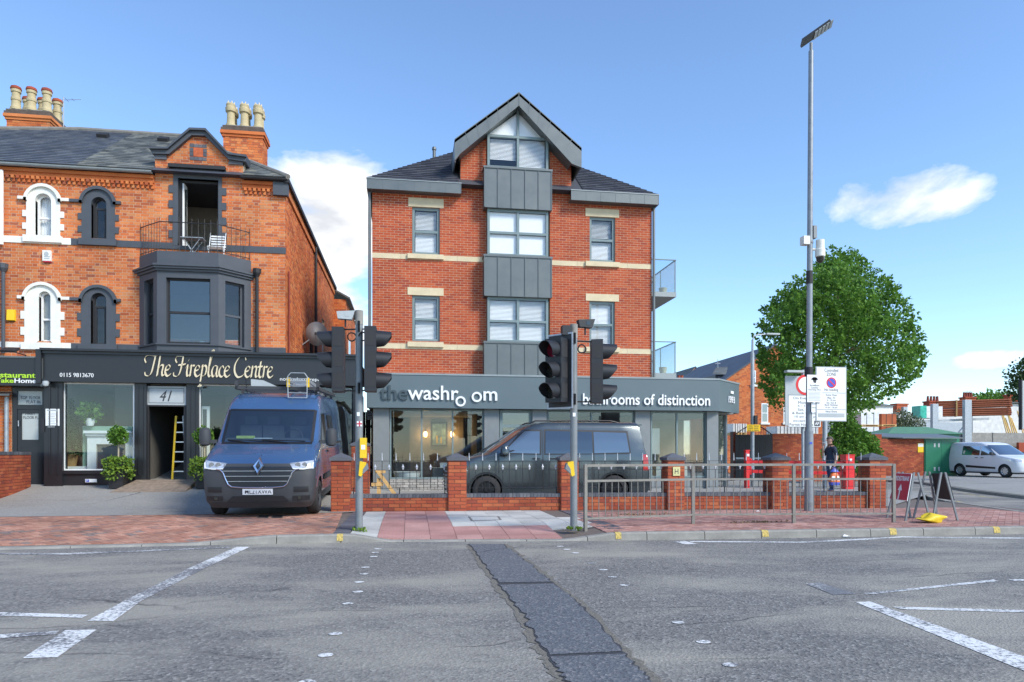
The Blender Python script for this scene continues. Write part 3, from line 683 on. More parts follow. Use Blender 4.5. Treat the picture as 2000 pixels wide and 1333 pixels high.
ft.prism([(bl, YB, gzt+.002), (bl+f_, YB, gzt+.002), (bl+f_, YB, gsh-.02), (bl, YB, gsh)], (0, .08, 0)); ft.prism([(br, YB, gzt+.002), (br-f_, YB, gzt+.002), (br-f_, YB, gsh-.02), (br, YB, gsh)], (0, .08, 0))
sl_ = (gap_-gsh)/(cx_-bl)
for sg, e in ((1, bl), (-1, br)): ft.prism([(e, YB, gsh), (cx_, YB, gap_), (cx_, YB, gap_-.1), (e+sg*f_, YB, gsh+sl_*f_-.1), (e+sg*f_, YB, gsh-.02)], (0, .08, 0))
ft.box(cx_-.035, cx_+.035, YB+.003, YB+.08, gzt+.002, gap_-.08)
part('gable_frame', ft, M['frame'], gw)
for sg, e in ((1, bl), (-1, br)):
    part('pane', MB().prism([(e+sg*f_, YB+.04, gzt), (cx_-sg*.03, YB+.04, gzt), (cx_-sg*.03, YB+.04, gap_-.1), (e+sg*f_, YB+.04, gsh-.03)], (0, .008, 0)), M['glass_up'], gw)
    part('blind', MB().prism([(e+sg*f_, YB+.11, gzt), (cx_-sg*.03, YB+.11, gzt), (cx_-sg*.03, YB+.11, gap_-.18), (e+sg*f_, YB+.11, gsh-.09)], (0, .004, 0)), M['blind'], gw)
# gable roof with zinc verge
YV = 20.72
def V3(px, py, Y): x, z = P(px, py, Y); return (x, Y, z)
aO, aI = V3(1013.5, 181.5, YV), V3(1013.5, 206.5, YV); lO, lI, lB = V3(888, 273.5, YV), V3(899, 300.5, YV), V3(884.5, 318, YV); rO, rI, rB = V3(1136, 290, YV), V3(1117, 320, YV), V3(1135.5, 312, YV)
def sub(p, q, t): return tuple(p[i]+(q[i]-p[i])*t for i in range(3))
lBt = (lO[0], YV, lI[2]-.22); rBt = (rO[0], YV, rI[2]-.1)
vg = part('gable_verge', MB().prism([aO, lO, lBt, lI, aI], (0, .12, 0)).prism([aO, rO, rBt, rI, aI], (0, .12, 0)), M['zinc'], wb)
for (o, e, i_, ei, n) in ((aO, lO, aI, lI, 6), (aO, rO, aI, rI, 6)):          # folded joints of the verge panels
    for k in range(0, n):
        p, q = sub(o, e, (k+.02)/n), sub(i_, ei, (k+.02)/n); d = (Vector(e)-Vector(o)).normalized()*.012
        part('panel_joint', MB().prism([p, q, tuple(Vector(q)+d), tuple(Vector(p)+d)], (0, -.006, 0)), M['zinc'], vg)
gr = MB(); bk = 26.5
for (o, e) in ((aO, lO), (aO, rO)):
    u = Vector(o); v = Vector(e); n = Vector((0, 0, .03))
    gr.prism([u+n, v+n, v+n+Vector((0, bk-YV, 0)), u+n+Vector((0, bk-YV, 0))], (0, 0, -.12))
part('gable_roof', gr, M['zinc'], wb)
so_ = MB()
for (i_, e, b_) in ((aI, lI, lBt), (aI, rI, rBt)):
    so_.prism([Vector(i_)+Vector((0, .121, .03)), Vector(e)+Vector((0, .121, .03)), Vector(e)+Vector((0, YU-YV+.1, .03)), Vector(i_)+Vector((0, YU-YV+.1, .03))], (0, 0, .03))
part('soffit', so_, M['zinc'], wb)
ck = MB()
for e, b_, sg in ((lO, lBt, 1), (rO, rBt, -1)): ck.box(e[0], e[0]+sg*.04, YV+.121, bk, b_[2], e[2]-.02)
part('gable_cheek', ck, M['zinc'], wb)
# eaves fascias and tiled slopes
YE = 20.95
for (pa, pb, nm) in ((716, 901, 'l'), (1115.5, 1287, 'r')):
    xa, xb = PXp(pa, YE), PXp(pb, YE); e = part('eaves_fascia', MB().box(xa, xb, YE, YE+.05, EZ, ET).box(xa, xb, YE+.052, YU+.05, EZ+.02, EZ+.05), M['zinc'], wb)
    n = 6
    for k in range(n+1): x = min(xa+(xb-xa)*k/n, xb-.012); part('panel_joint', MB().box(x, x+.012, YE-.006, YE+.002, EZ+.002, ET), M['zinc'], e)
    part('roof_trim', MB().box(xa-.01, xb+.01, YE-.015, YE+.08, ET+.001, ET+.03), M['zinc_light'], e)
sl = .78; lx, rx = PXp(716, YE), PXp(1287, YE); rdg = (rx-lx)/2
side_ret = MB().box(lx, lx+.05, YE+.052, 30.2, EZ, ET).box(rx-.05, rx, YE+.052, 30.2, EZ, ET); part('side_fascia', side_ret, M['zinc'], wb)
rf = part('roof', MB().add([(lx, YE, ET), (rx, YE, ET), (rx, 30.2, ET), (lx, 30.2, ET), (lx+rdg, YE+rdg, ET+rdg*sl), (lx+rdg, 30.2-rdg, ET+rdg*sl)], [(0, 1, 4), (1, 2, 5, 4), (2, 3, 5), (3, 0, 4, 5), (3, 2, 1, 0)]), M['tile'], wb)
nl = math.sqrt(1+sl*sl)
hx0, hx1 = PXp(893, YE+.9)-lx, PXp(1126, YE+.9)-lx
field('roof_tile', rf, (lx, YE, ET+.004), (1, 0, 0), (0, 1, sl), cells_bond(rx-lx, rdg*nl, .30, .19), [(0, 0), (rx-lx, 0), (rdg, rdg*nl)], [(hx0, hx1, 0, 9)], .006, .012, M['tile'], 300, tilt=.022, bulk='roof_tiles')
part('roof_vent', MB().lathe([(.055, 0), (.055, .55), (.075, .56), (.075, .62), (.06, .66)], (PXp(848, 23.4), 23.4, ET+1.5), 12), M['zinc'], wb, True)
for px in (722, 1277):
    x = PXp(px, 21.24); part('drainpipe', MB().tube((x, 21.24, 3.6), (x, 21.24, EZ+.05), .045, 10), M['zinc'], wb, True)
# balconies on the far flank
for (ys, yr) in ((575.5, 507.5), (733.5, 667.5)):
    Yb = 22.3; xo = PXp(1321, Yb); z1 = wz(1321, ys-4, Yb); z0 = wz(1321, ys+5, Yb); zr = wz(1321, yr, Yb)
    b = part('balcony', MB().box(WX1, xo, Yb, 26.5, z0, z1), M['zinc_light'], wb)
    part('handrail', MB().box(WX1, xo, Yb, Yb+.04, zr-.03, zr).box(xo-.04, xo, Yb+.041, 26.5, zr-.03, zr), M['frame'], b)
    part('glass_panel', MB().box(WX1+.05, xo-.06, Yb+.015, Yb+.025, z1, zr-.03).box(xo-.025, xo-.015, Yb+.05, 26.4, z1, zr-.03), M['glass'], b)
    for y in (Yb+.02, 23.7, 25.1): part('baluster', MB().box(xo-.035, xo-.005, y+.03, y+.05, z1, zr-.03), M['frame'], b)
    part('plant_pot', MB().lathe([(.10, 0), (.14, .25), (.15, .27)], (xo-.25, 22.9, z1), 12), M['stone'], b, True)
    cz = MB(); cxx = WX1+.35
    cz.box(cxx-.2, cxx+.25, 22.7, 23.15, z1+.45, z1+.49); cz.box(cxx-.2, cxx-.16, 22.7, 23.15, z1+.5, z1+.95)
    for a in (-.19, .22):
        for y in (22.72, 23.1): cz.tube((cxx+a, y, z1), (cxx+a, y, z1+.45), .015, 6)
    part('balcony_chair', cz, M['galv'], b)
# ------------------------------------------------------------------ showroom front
FZ0, FZ1 = wz(1000, 799, YF), wz(1000, 736, YF); fx0, fx1 = PXp(716, YF), 9.73; cxe, cye = 11.05, 21.75
fas = part('fascia', MB().prism([(fx0, YF, FZ0), (fx1, YF, FZ0), (cxe, cye, FZ0), (cxe, 27, FZ0), (cxe-.3, 27, FZ0), (cxe-.3, cye+.1, FZ0), (fx1-.15, YF+.36, FZ0), (fx0, YF+.36, FZ0)], (0, 0, FZ1-FZ0)), M['teal'], wb)
part('flat_roof', MB().prism([(fx0-.01, YF-.02, FZ1+.001), (fx1+.01, YF-.02, FZ1+.001), (cxe+.02, cye-.01, FZ1+.001), (cxe+.02, 27, FZ1+.001), (WX1+.002, 27, FZ1+.001), (WX1+.002, YU-.012, FZ1+.001), (fx0-.01, YU-.012, FZ1+.001)], (0, 0, .05)), M['zinc_light'], wb)
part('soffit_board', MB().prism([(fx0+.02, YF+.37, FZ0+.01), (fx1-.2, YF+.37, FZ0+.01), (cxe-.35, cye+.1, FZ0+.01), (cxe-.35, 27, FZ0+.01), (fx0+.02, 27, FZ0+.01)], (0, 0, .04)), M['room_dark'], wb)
def letters(s, px0, px1, pyb, pyt, m, d=.045, name='lettering', stand=.012, shear=0):
    x0, z0 = P(px0, pyb, YF-stand); x1, _ = P(px1, pyb, YF-stand); z1 = P(px0, pyt, YF-stand)[1]
    mb = MB(); text(mb, s, (x0, YF-stand, z0), (1, 0, 0), (0, 0, 1), x1-x0, z1-z0, d, shear=shear, bold=.012); return part(name, mb, M[m], fas)
letters('the', 742, 796, 781.3, 752.5, 'teal_dark'); letters('washr', 796.5, 895.5, 781.3, 753, 'white')
def ring(px, py, r):
    x, z = P(px, py, YF-.012); n = 28; mb = MB(); vs = []
    for i in range(n):
        a = 2*math.pi*i/n; c, s_ = math.cos(a), math.sin(a)
        vs += [(x+c*r, YF-.012, z+s_*r), (x+c*r*.62, YF-.012, z+s_*r*.62), (x+c*r, YF-.057, z+s_*r), (x+c*r*.62, YF-.057, z+s_*r*.62)]
    fs = []
    for i in range(n):
        a, b = i*4, ((i+1) % n)*4; fs += [(a+2, b+2, b+3, a+3), (a, b, b+2, a+2), (a+1, a+3, b+3, b+1)]
    part('lettering', MB().add(vs, fs), M['white'], fas)
ring(899.5, 784.5, .155); ring(931, 776, .155)
letters('m', 944, 971, 783, 764.5, 'white')
letters('bathrooms of distinction', 1138, 1386, 790.5, 768.5, 'white')
d_ = Vector((cxe-fx1, cye-YF, 0)).normalized(); n_ = Vector((d_.y, -d_.x, 0))
for s_, t0, t1, zb, zt in (('1993', .42, .72, 2.98, 3.2),):
    L_ = math.hypot(cxe-fx1, cye-YF); mb = MB(); text(mb, s_, Vector((fx1, YF, zb))+d_*(L_*t0)+n_*.012, d_, (0, 0, 1), L_*(t1-t0), zt-zb, .03); part('lettering', mb, M['white'], fas)
part('small_plate', MB().obox(Vector((fx1, YF, 3.29))+d_*(L_*.53)+n_*.012, d_*(L_*.13), n_*.03, (0, 0, .085)), M['white'], fas)
GZ = .17
SZ = wz(850, 935.5, YG)
def pil(pa, pb, nm='pilaster', y0=YG-.10): part(nm, MB().box(PXp(pa, y0), PXp(pb, y0), y0, YG+.25, GZ-.1, FZ0-.003), M['pilaster'], wb)
pil(729, 760); pil(946, 975); pil(1040, 1068); pil(1241, 1270); pil(1381, 1403)
def shopwin(pa, pb, cols, z0=None):
    x0, x1 = PXp(pa, YG), PXp(pb, YG); z0 = SZ if z0 is None else z0
    window(wb, x0, x1, z0, FZ0-.006, YG, cols, (), .05, .08, fm='frame', glass='glass', name='shop_window')
shopwin(761, 945, (.335, .665)); shopwin(1069, 1240, (.5,)); shopwin(1271, 1380, (.47,))
sr = MB(); x0, x1 = PXp(761, YG), PXp(945, YG); SR = part('stall_riser', MB().box(x0, x1, YG+.012, YG+.2, GZ-.1, SZ-.001), M['blackm'], wb)
M['brick_pale'] = piecemat('brick_pale_grey', [((.42, .40, .36), 3), ((.36, .34, .31), 3), ((.5, .47, .42), 2)])
field('brick', SR, (x0, YG+.012, GZ-.1), (1, 0, 0), (0, 0, 1), cells_bond(x1-x0, SZ-GZ+.1, .225, .075), [(0, 0), (x1-x0, 0), (x1-x0, SZ-GZ+.1), (0, SZ-GZ+.1)], [], .012, .008, M['brick_pale'], 300)
for pa, pb in ((1069, 1240), (1271, 1380)): part('stall_riser', MB().box(PXp(pa, YG), PXp(pb, YG), YG+.012, YG+.2, GZ-.1, SZ-.001), M['pilaster'], wb)
dx0, dx1 = PXp(976, YG), PXp(1039, YG)
dr = window(wb, dx0, dx1, GZ, FZ0-.006, YG, (), (.80,), .09, .08, glass='glass_dark', name='shop_door')
part('door_handle', MB().tube((dx1-.16, YG-.05, 1.1), (dx1-.16, YG-.05, 1.5), .015, 8), M['alu'], dr)
# canted end glazing
c0 = Vector((9.5, YG+.02, 0)); c1 = Vector((10.75, 22.0, 0)); L_ = (c1-c0).length; dd = (c1-c0).normalized(); nn = Vector((dd.y, -dd.x, 0))
cg = MB()
for t in (0, .5, 1): cg.obox(c0+dd*(t*(L_-.1))+Vector((0, 0, GZ-.1)), dd*.1, -nn*.12, (0, 0, FZ0-GZ+.09))
cgo = part('canted_frame', cg, M['zinc_light'], wb)
for t in (0, .5): part('pane', MB().obox(c0+dd*(t*(L_-.1)+.1)-nn*.05+Vector((0, 0, .3)), dd*((L_-.1)/2-.1), -nn*.01, (0, 0, FZ0-.31)), M['glass'], cgo)
part('pane', MB().box(10.74, 10.76, 22.1, 26.9, .3, FZ0-.01), M['glass'], cgo)
# the showroom inside
rm = MB(); ry = 25.4
rm.box(WX0+.31, 10.6, ry, ry+.1, .15, FZ0); rm.box(WX0+.31, 10.6, YG+.3, ry, .05, .17); rm.box(WX0+.31, WX0+.4, YG+.3, ry, .17, FZ0); rm.box(WX0+.4, 10.6, YG+.4, ry, FZ0-.06, FZ0-.01)
part('showroom_interior', rm, mat('showroom_plaster', (.24, .225, .20), .9, var=.1), wb)
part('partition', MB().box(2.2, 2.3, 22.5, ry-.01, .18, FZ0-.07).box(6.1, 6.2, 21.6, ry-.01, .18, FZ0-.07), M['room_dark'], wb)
YI = 24.6; part('display_wall', MB().box(PXp(800, YI), PXp(905, YI), YI, YI+.1, .18, 2.6), mat('showroom_wall_taupe', (.26, .22, .18), .8, var=.15), wb)
M['warm'] = mat('lit_lamp_glass', (1, .7, .3), .4, var=0, emit=((1, .55, .16), 7))
for px in (831, 883):
    x, z = P(px, 849, YI-.12); l = thing('wall_lamp', 'lit amber wall lamp to the %s of the framed picture in the showroom' % ('left' if px < 850 else 'right'), 'lamp', (x, YI, z-.15), group='lit wall lamps in the showroom')
    part('shade', MB().lathe([(.035, -.09), (.06, -.05), (.065, .05), (.04, .1)], (x, YI-.12, z), 12), M['warm'], l, True); part('bracket', MB().tube((x, YI-.12, z+.1), (x, YI-.12, z+.16), .012, 6).tube((x, YI-.12, z+.16), (x, YI, z+.16), .012, 6), M['blackm'], l)
    pt = bpy.data.lights.new('lamp_glow', 'POINT'); pt.energy = 5; pt.color = (1, .6, .25); pt.shadow_soft_size = .06; po = bpy.data.objects.new('lamp_glow', pt); COL.objects.link(po); po.parent = l; po.location = Vector((x, YI-.24, z))-ORG[l]
x0, z1 = P(841, 824, YI-.05); x1, z0 = P(874, 873, YI-.05)
pc = thing('framed_picture', 'black framed abstract picture in green, grey and yellow on the showroom wall', 'picture', ((x0+x1)/2, YI, z0))
part('frame', MB().box(x0, x1, YI-.05, YI-.001, z0, z1), M['blackm'], pc)
pm = mat('abstract_print', (.2, .3, .28), .4, var=.9, scale=5); part('print', MB().box(x0+.07, x1-.07, YI-.056, YI-.0505, z0+.07, z1-.07), pm, pc)
part('print_stripe', MB().box(x0+.2, x0+.25, YI-.06, YI-.0565, z0+.12, z0+.4).box(x0+.35, x0+.4, YI-.06, YI-.0565, z0+.12, z0+.34), M['yellow'], pc)
bt = thing('bathtub', 'white freestanding bathtub with a blue box in front behind the showroom glass', 'bathtub', (PXp(795, 22), 22, .18))
bx = PXp(795, 22); part('tub', MB().lathe([(.30, 0), (.34, .05), (.42, .52), (.45, .55), (.42, .56), (.38, .5), (.3, .1)], (bx, 22, .18), 20), M['white'], bt, True)
part('blue_box', MB().box(bx-.35, bx+.35, 21.35, 21.5, .18, .38), mat('blue_box', (.04, .2, .36), .5), bt)
vt = thing('vanity_unit', 'dark vanity unit with a white basin behind the showroom window', 'vanity unit', (PXp(880, 22.4), 22.4, .18)); vx = PXp(880, 22.4)
part('cabinet', MB().box(vx-.6, vx+.6, 22.1, 22.6, .3, .85), M['anthracite'], vt); part('basin', MB().box(vx-.35, vx+.35, 22.15, 22.55, .86, 1.02), M['white'], vt); part('worktop', MB().box(vx-.62, vx+.62, 22.08, 22.62, .852, .858), M['white'], vt); part('leg', MB().box(vx-.55, vx+.55, 22.3, 22.5, .18, .3), M['blackm'], vt)
sc = thing('display_basin', 'pale washstand with curved tap in the right-hand showroom window', 'washstand', (PXp(1300, 22.2), 22.2, .18)); vx = PXp(1305, 22.2)
part('cabinet', MB().box(vx-.5, vx+.6, 22, 22.5, .25, .95), M['cream'], sc); part('mirror', MB().box(vx-.55, vx+.0, 23.0, 23.04, 1.3, 2.2), M['alu'], sc); part('plinth', MB().box(vx-.45, vx+.55, 22.05, 22.45, .18, .25), M['blackm'], sc)
part('tap', MB().path([(vx+.2, 22.3, .95), (vx+.2, 22.3, 1.2), (vx+.24, 22.25, 1.27), (vx+.3, 22.2, 1.2)], .018, 8), M['alu'], sc, True)
# ================================================================== THE VICTORIAN BUILDING
YV_ = 20.2; VX0 = -14.5; VX1 = PXp(557, YV_)
vb = thing('victorian_building', 'orange brick Victorian building with black bay window, arched windows and slate roof', 'building', (-8.5, 24, .3))
def vz(px, py, Y=YV_): return P(px, py, Y)[1]
VE = vz(280, 342); VB0 = 3.4                      # eaves level, foot of the brickwork (behind the shop fascia)
# arched windows: outer surround, opening (pixels): x0,x1,ytop,ybottom / opening x0,x1,ytop,ybottom, hood stop y, hood ends, paint
AW = [((52.5, 118, 361, 472), (69.6, 101, 379, 462), 389, (37, 137), 'cream'), ((160.7, 225, 366, 478), (179, 208.8, 386, 466), 395, (137, 237), 'anthracite'),
      ((49, 118.6, 552.5, 681), (76.6, 99.8, 570, 667), 582, (36, 138), 'cream'), ((159.6, 226.8, 557.7, 683), (178, 208.5, 573, 673), 586, (138, 237), 'anthracite')]
def R4(r, Y=YV_): a, b, t, bt = r; c = (a+b)/2; return PXp(a, Y), PXp(b, Y), vz(c, bt, Y), vz(c, t, Y)
holes = [R4(o) for _, o, *_ in AW]
DO = (348, 427, 351, 482); do = R4(DO); holes.append(do)
bayx0, bayx1 = PXp(272, YV_), PXp(491, YV_); bayzt = vz(380, 497); bayzb = vz(380, 684)
holes.append((bayx0+.1, bayx1-.1, bayzb+.3, vz(380, 540)))
Wd = VX1-VX0; Hh = VE-VB0
hu = [(a-VX0, b-VX0, c-VB0, d-VB0) for a, b, c, d in holes]
gx0, gx1 = PXp(303, YV_), PXp(475, YV_)
g = lambda px, py: (PXp(px, YV_)-VX0, vz(px, py)-VB0)
gsL = g(303, 296); gsR = g(475, 309); gaL = g(370, 263); gaR = g(404, 264)
gabout = [(gx0-VX0, Hh), (gx1-VX0, Hh), (gx1-VX0, gsR[1]), (PXp(446, YV_)-VX0, gsR[1]), gaR, gaL, (PXp(327, YV_)-VX0, gsL[1]), (gx0-VX0, gsL[1])]
gabc = [(PXp(327, YV_)-VX0, Hh), (PXp(447, YV_)-VX0, Hh), (PXp(447, YV_)-VX0, gsR[1]), gaR, gaL, (PXp(327, YV_)-VX0, gsL[1])]
core = MB(); wall_core(core, (VX0, YV_, VB0), (1, 0, 0), (0, 0, 1), Wd, Hh, .35, hu)
shoulders = [[(gx0-VX0, Hh), (PXp(327, YV_)-VX0, Hh), (PXp(327, YV_)-VX0, gsL[1]), (gx0-VX0, gsL[1])], [(PXp(447, YV_)-VX0, Hh), (gx1-VX0, Hh), (gx1-VX0, gsR[1]), (PXp(447, YV_)-VX0, gsR[1])]]
for ol in [gabc]+shoulders: wall_core(core, (VX0, YV_, VB0), (1, 0, 0), (0, 0, 1), Wd, 13-VB0, .35, hu, ol)
core.box(VX0, VX1-.36, YV_+.35, 29, VB0, VB0+.12); core.box(VX0, VX1-.36, YV_+.35, 28.9, 6.45, 6.55); core.box(VX0, VX0+.3, YV_+.36, 29, .3, VE); core.box(VX0+.31, VX1-.36, 28.6, 28.9, .3, VE)
core.box(-10.2, -10.1, YV_+.36, 28.6, VB0+.13, VE); core.box(VX0, VX1-.36, 23.6, 23.7, VB0+.13, 6.4); core.box(VX0, VX1-.36, 24.6, 24.7, 6.6, 9.3)
VW = part('wall', core, M['mortar_old'], vb)
band_h = [(vz(280, 486.5+0), vz(280, 473.5))]
bz = [(vz(280, 485), vz(280, 472.4)), (vz(140, 681.5), vz(140, 671))]
cor0 = vz(160, 352); 
nohole = [(a-VX0, b-VX0, c-VB0, d-VB0) for a, b, c, d in [(PXp(340, YV_), PXp(433, YV_), do[2], vz(386, 338))]]
nb = hu+nohole+[(0, Wd, z0-VB0, z1-VB0) for z0, z1 in bz]
field('brick', VW, (VX0, YV_, VB0), (1, 0, 0), (0, 0, 1), cells_bond(Wd, Hh, .232, .0785, 'flemish'), [(0, 0), (Wd, 0), (Wd, Hh), (0, Hh)], nb, 0.012, .006, M['brick_old'], 300, jit=.002, key=lambda c: abs(c.z-7.3)+abs(c.x+4.2)*.5)
for ol in [gabc]+shoulders: field('brick', VW, (VX0, YV_, VB0), (1, 0, 0), (0, 0, 1), cells_bond(Wd, 13-VB0, .232, .0785, 'flemish'), ol, nb, .012, .006, M['brick_old'], 0)
# flank wall, receding along the alley
fl = MB(); FL = 12.6; wall_core(fl, (VX1, YV_+.352, .3), (0, 1, 0), (0, 0, 1), FL-.352, VE-.3, .35, [(5.5-.352, 6.4-.352, 1.2, 3.0), (8.2-.352, 9.0-.352, 5.0, 6.5)])
fw_ = part('flank_wall', fl, M['mortar_old'], vb)
field('brick', fw_, (VX1, YV_, .3), (0, 1, 0), (0, 0, 1), cells_bond(FL, VE-.3, .232, .0785, 'flemish'), [(0, 0), (FL, 0), (FL, VE-.3), (0, VE-.3)], [(5.5, 6.4, 1.2, 3.0), (8.2, 9.0, 5.0, 6.5)], .009, .009, M['brick_old'], 300, jit=.003)
def flank_window(y0, y1, z0, z1, X=None):
    X = VX1 if X is None else X
    w_ = part('window', MB().box(X-.12, X-.06, y0, y0+.07, z0, z1).box(X-.12, X-.06, y1-.07, y1, z0, z1).box(X-.12, X-.06, y0+.07, y1-.07, z0, z0+.07).box(X-.12, X-.06, y0+.07, y1-.07, z1-.07, z1).box(X-.12, X-.06, y0+.07, y1-.07, (z0+z1)/2-.03, (z0+z1)/2+.03), M['white'], vb)
    part('pane', MB().box(X-.1, X-.09, y0+.07, y1-.07, z0+.07, z1-.07), M['glass_dark'], w_); part('sill', MB().box(X-.1, X+.06, y0-.05, y1+.05, z0-.08, z0-.002), M['stone'], w_)
flank_window(YV_+5.5, YV_+6.4, 1.5, 3.3); flank_window(YV_+8.2, YV_+9.0, 5.3, 6.8)
# rear wing stepping out into the alley
RX = VX1+.55; RY = YV_+FL; rw = MB().box(VX1-3, RX, RY, RY+5.5, .3, VE-.5)
rwp = part('rear_wing', rw, M['mortar_old'], vb)
field('brick', rwp, (RX+.001, RY, .3), (0, 1, 0), (0, 0, 1), cells_bond(5.5, VE-.8, .232, .0785, 'flemish'), [(0, 0), (5.5, 0), (5.5, VE-.8), (0, VE-.8)], [], .009, .009, M['brick_old'], 60, jit=.003)
field('brick', rwp, (VX1, RY-.001, .3), (1, 0, 0), (0, 0, 1), cells_bond(.55, VE-.8, .232, .0785, 'flemish'), [(0, 0), (.55, 0), (.55, VE-.8), (0, VE-.8)], [], .009, .009, M['brick_old'], 60, jit=.003)
w_ = part('window', MB().box(RX-.02, RX+.03, RY+1.2, RY+2.2, 5.2, 6.9), M['white'], vb); part('pane', MB().box(RX+.031, RX+.036, RY+1.28, RY+2.12, 5.28, 6.82), M['glass_dark'], w_)
part('wing_roof', MB().prism([(RX+.2, RY-.15, VE-.5), (RX+.2, RY+5.6, VE-.5), (VX1-3, RY+5.6, VE+1.5), (VX1-3, RY-.15, VE+1.5)], (0, 0, .08)), M['slate_old'], vb)
# painted bands
for i, (z0, z1) in enumerate(bz):
    xm = PXp(139.5, YV_)
    for (a, b, m) in ((VX0, xm, 'cream'), (xm, VX1+.012, 'anthracite')):
        for (p, q, r, s2) in _cutall((a, b, z0, z1), [h[:4] for h in holes]): part('painted_band', MB().box(p, q, YV_-.03, YV_+.05, r, s2), M[m], vb)
def arch_pts(x0, x1, z0, z1, n=14, rise=None):
    r = (x1-x0)/2; cx = (x0+x1)/2; sp = z1-(r if rise is None else rise); k = (z1-sp)/r
    return [(x0, z0)]+[(cx-r*math.cos(math.pi*i/n), sp+k*r*math.sin(math.pi*i/n)) for i in range(n+1)]+[(x1, z0)]
def arch_band(mb, outer, inner, y0, y1):          # frame between two arch outlines with the same number of points
    n = len(outer)
    for i in range(n-1):
        (a, b), (c, d), (e, f), (g_, h) = outer[i], outer[i+1], inner[i+1], inner[i]
        q = [(a, b), (c, d), (e, f), (g_, h)]
        ar = sum(q[k][0]*q[(k+1) % 4][1]-q[(k+1) % 4][0]*q[k][1] for k in range(4))
        if abs(ar) < 1e-7: continue
        mb.prism([(u, y0, v) for u, v in q], (0, y1-y0, 0))
for k, (ou, op, hs, he, m) in enumerate(AW):
    ox0, ox1, oz0, oz1 = R4(ou); ix0, ix1, iz0, iz1 = R4(op)
    top = k < 2; mb = MB()
    arch_band(mb, arch_pts(ox0, ox1, oz0+.02, oz1-.06), arch_pts(ix0, ix1, iz0, iz1), YV_-.035, YV_+.10)
    mb.box(ox0-.06, ox1+.06, YV_-.10, YV_+.1, oz0-.04, oz0+.14)               # sill
    ww = ox1-ox0; hz = vz((ou[0]+ou[1])/2, hs)
    for s in range(5):                                                          # toothed jamb stones
        if s % 2 == 0: continue
        zc = oz0+.14+(hz-oz0-.3)*s/5; zd = (hz-oz0-.3)/5
        mb.box(ox0-.10, ox0+.01, YV_-.033, YV_+.02, zc, zc+zd); mb.box(ox1-.01, ox1+.10, YV_-.033, YV_+.02, zc, zc+zd)
    su = part('window_surround', mb, M[m], vb)
    hd = MB(); ao = arch_pts(ox0-.05, ox1+.05, hz, oz1); ai = arch_pts(ox0+.03, ox1-.03, hz, oz1-.08); arch_band(hd, ao, ai, YV_-.10, YV_-.034)
    hx0, hx1 = PXp(he[0], YV_), PXp(he[1], YV_); hd.box(hx0, ox0+.02, YV_-.08, YV_+.02, hz-.05, hz+.03); hd.box(ox1-.02, hx1, YV_-.08, YV_+.02, hz-.05, hz+.03)
    part('hood_mould', hd, M[m], su, True)
    fm = 'white' if m == 'cream' else 'blackm'; fr = MB(); y = YV_+.1
    arch_band(fr, arch_pts(ix0, ix1, iz0, iz1), arch_pts(ix0+.05, ix1-.05, iz0+.05, iz1-.05), y, y+.05); fr.box(ix0+.05, ix1-.05, y, y+.05, iz0, iz0+.05)
    zm = iz0+(iz1-iz0)*(.45 if m == 'cream' else .74); fr.box(ix0+.05, ix1-.05, y-.003, y+.05, zm-.025, zm+.025)
    if k == 1 or k == 3: fr.box(ix0+.05, ix0+.10, y-.004, y+.05, iz0+.05, zm-.025); fr.box(ix1-.10, ix1-.05, y-.004, y+.05, iz0+.05, zm-.025)
    wf = part('window', fr, M[fm], vb); pts = arch_pts(ix0+.04, ix1-.04, iz0+.04, iz1-.04)
    part('pane', MB().prism([(u, y+.02, v) for u, v in pts], (0, .008, 0)), M['glass_up'], wf)
    if m == 'cream' and top: part('curtain', MB().grid(lambda u, v: (ix0+(ix1-ix0)*u, y+.15+.02*math.sin(u*40), iz0+(iz1-iz0)*v), 30, 1), M['blind'], wf, True)
    if not top and m == 'cream': part('lowered_blind', MB().box(ix0, ix1, y+.1, y+.105, iz0, iz1), mat('grey_voile', (.33, .34, .33), .8), wf)
# balcony door of the gable
x0, x1, z0, z1 = do; mb = MB(); sx0, sx1, _, st = R4((333, 439.5, 331, 485))
mb.box(sx0+.08, x0, YV_-.035, YV_+.12, z0, st-.02); mb.box(x1, sx1-.08, YV_-.035, YV_+.12, z0, st-.02); mb.box(x0-.001, x1+.001, YV_-.034, YV_+.12, z1, st-.02)
for s in range(9):
    if s % 2: mb.box(sx0-.04, sx0+.09, YV_-.032, YV_+.02, z0+(z1-z0)*s/9, z0+(z1-z0)*(s+1)/9); mb.box(sx1-.09, sx1+.04, YV_-.032, YV_+.02, z0+(z1-z0)*s/9, z0+(z1-z0)*(s+1)/9)
ds = part('door_surround', mb, M['anthracite'], vb); part('door_hood', MB().box(sx0-.03, sx1+.03, YV_-.13, YV_+.05, st-.018, st+.08), M['blackm'], ds)
df = part('balcony_door', MB().box(x0, x0+.06, YV_+.12, YV_+.2, z0, z1).box(x1-.06, x1, YV_+.12, YV_+.2, z0, z1).box(x0+.06, x1-.06, YV_+.12, YV_+.2, z1-.07, z1).box(x0+.06, x1-.06, YV_+.12, YV_+.2, z0, z0+.04), M['blackm'], vb)
part('open_leaf', MB().box(x0+.07, x0+.11, YV_+.14, YV_+.42, z0+.05, z1-.08), M['white'], df); part('leaf_glass', MB().box(x0+.111, x0+.115, YV_+.2, YV_+.38, z0+.2, z1-.2), M['glass_dark'], df)
part('room', MB().box(x0-.6, x1+.6, YV_+2.6, YV_+2.7, z0-.1, z1+.4).box(x0-.6, x1+.6, YV_+.36, YV_+2.6, z1+.2, z1+.3), M['room'], df)
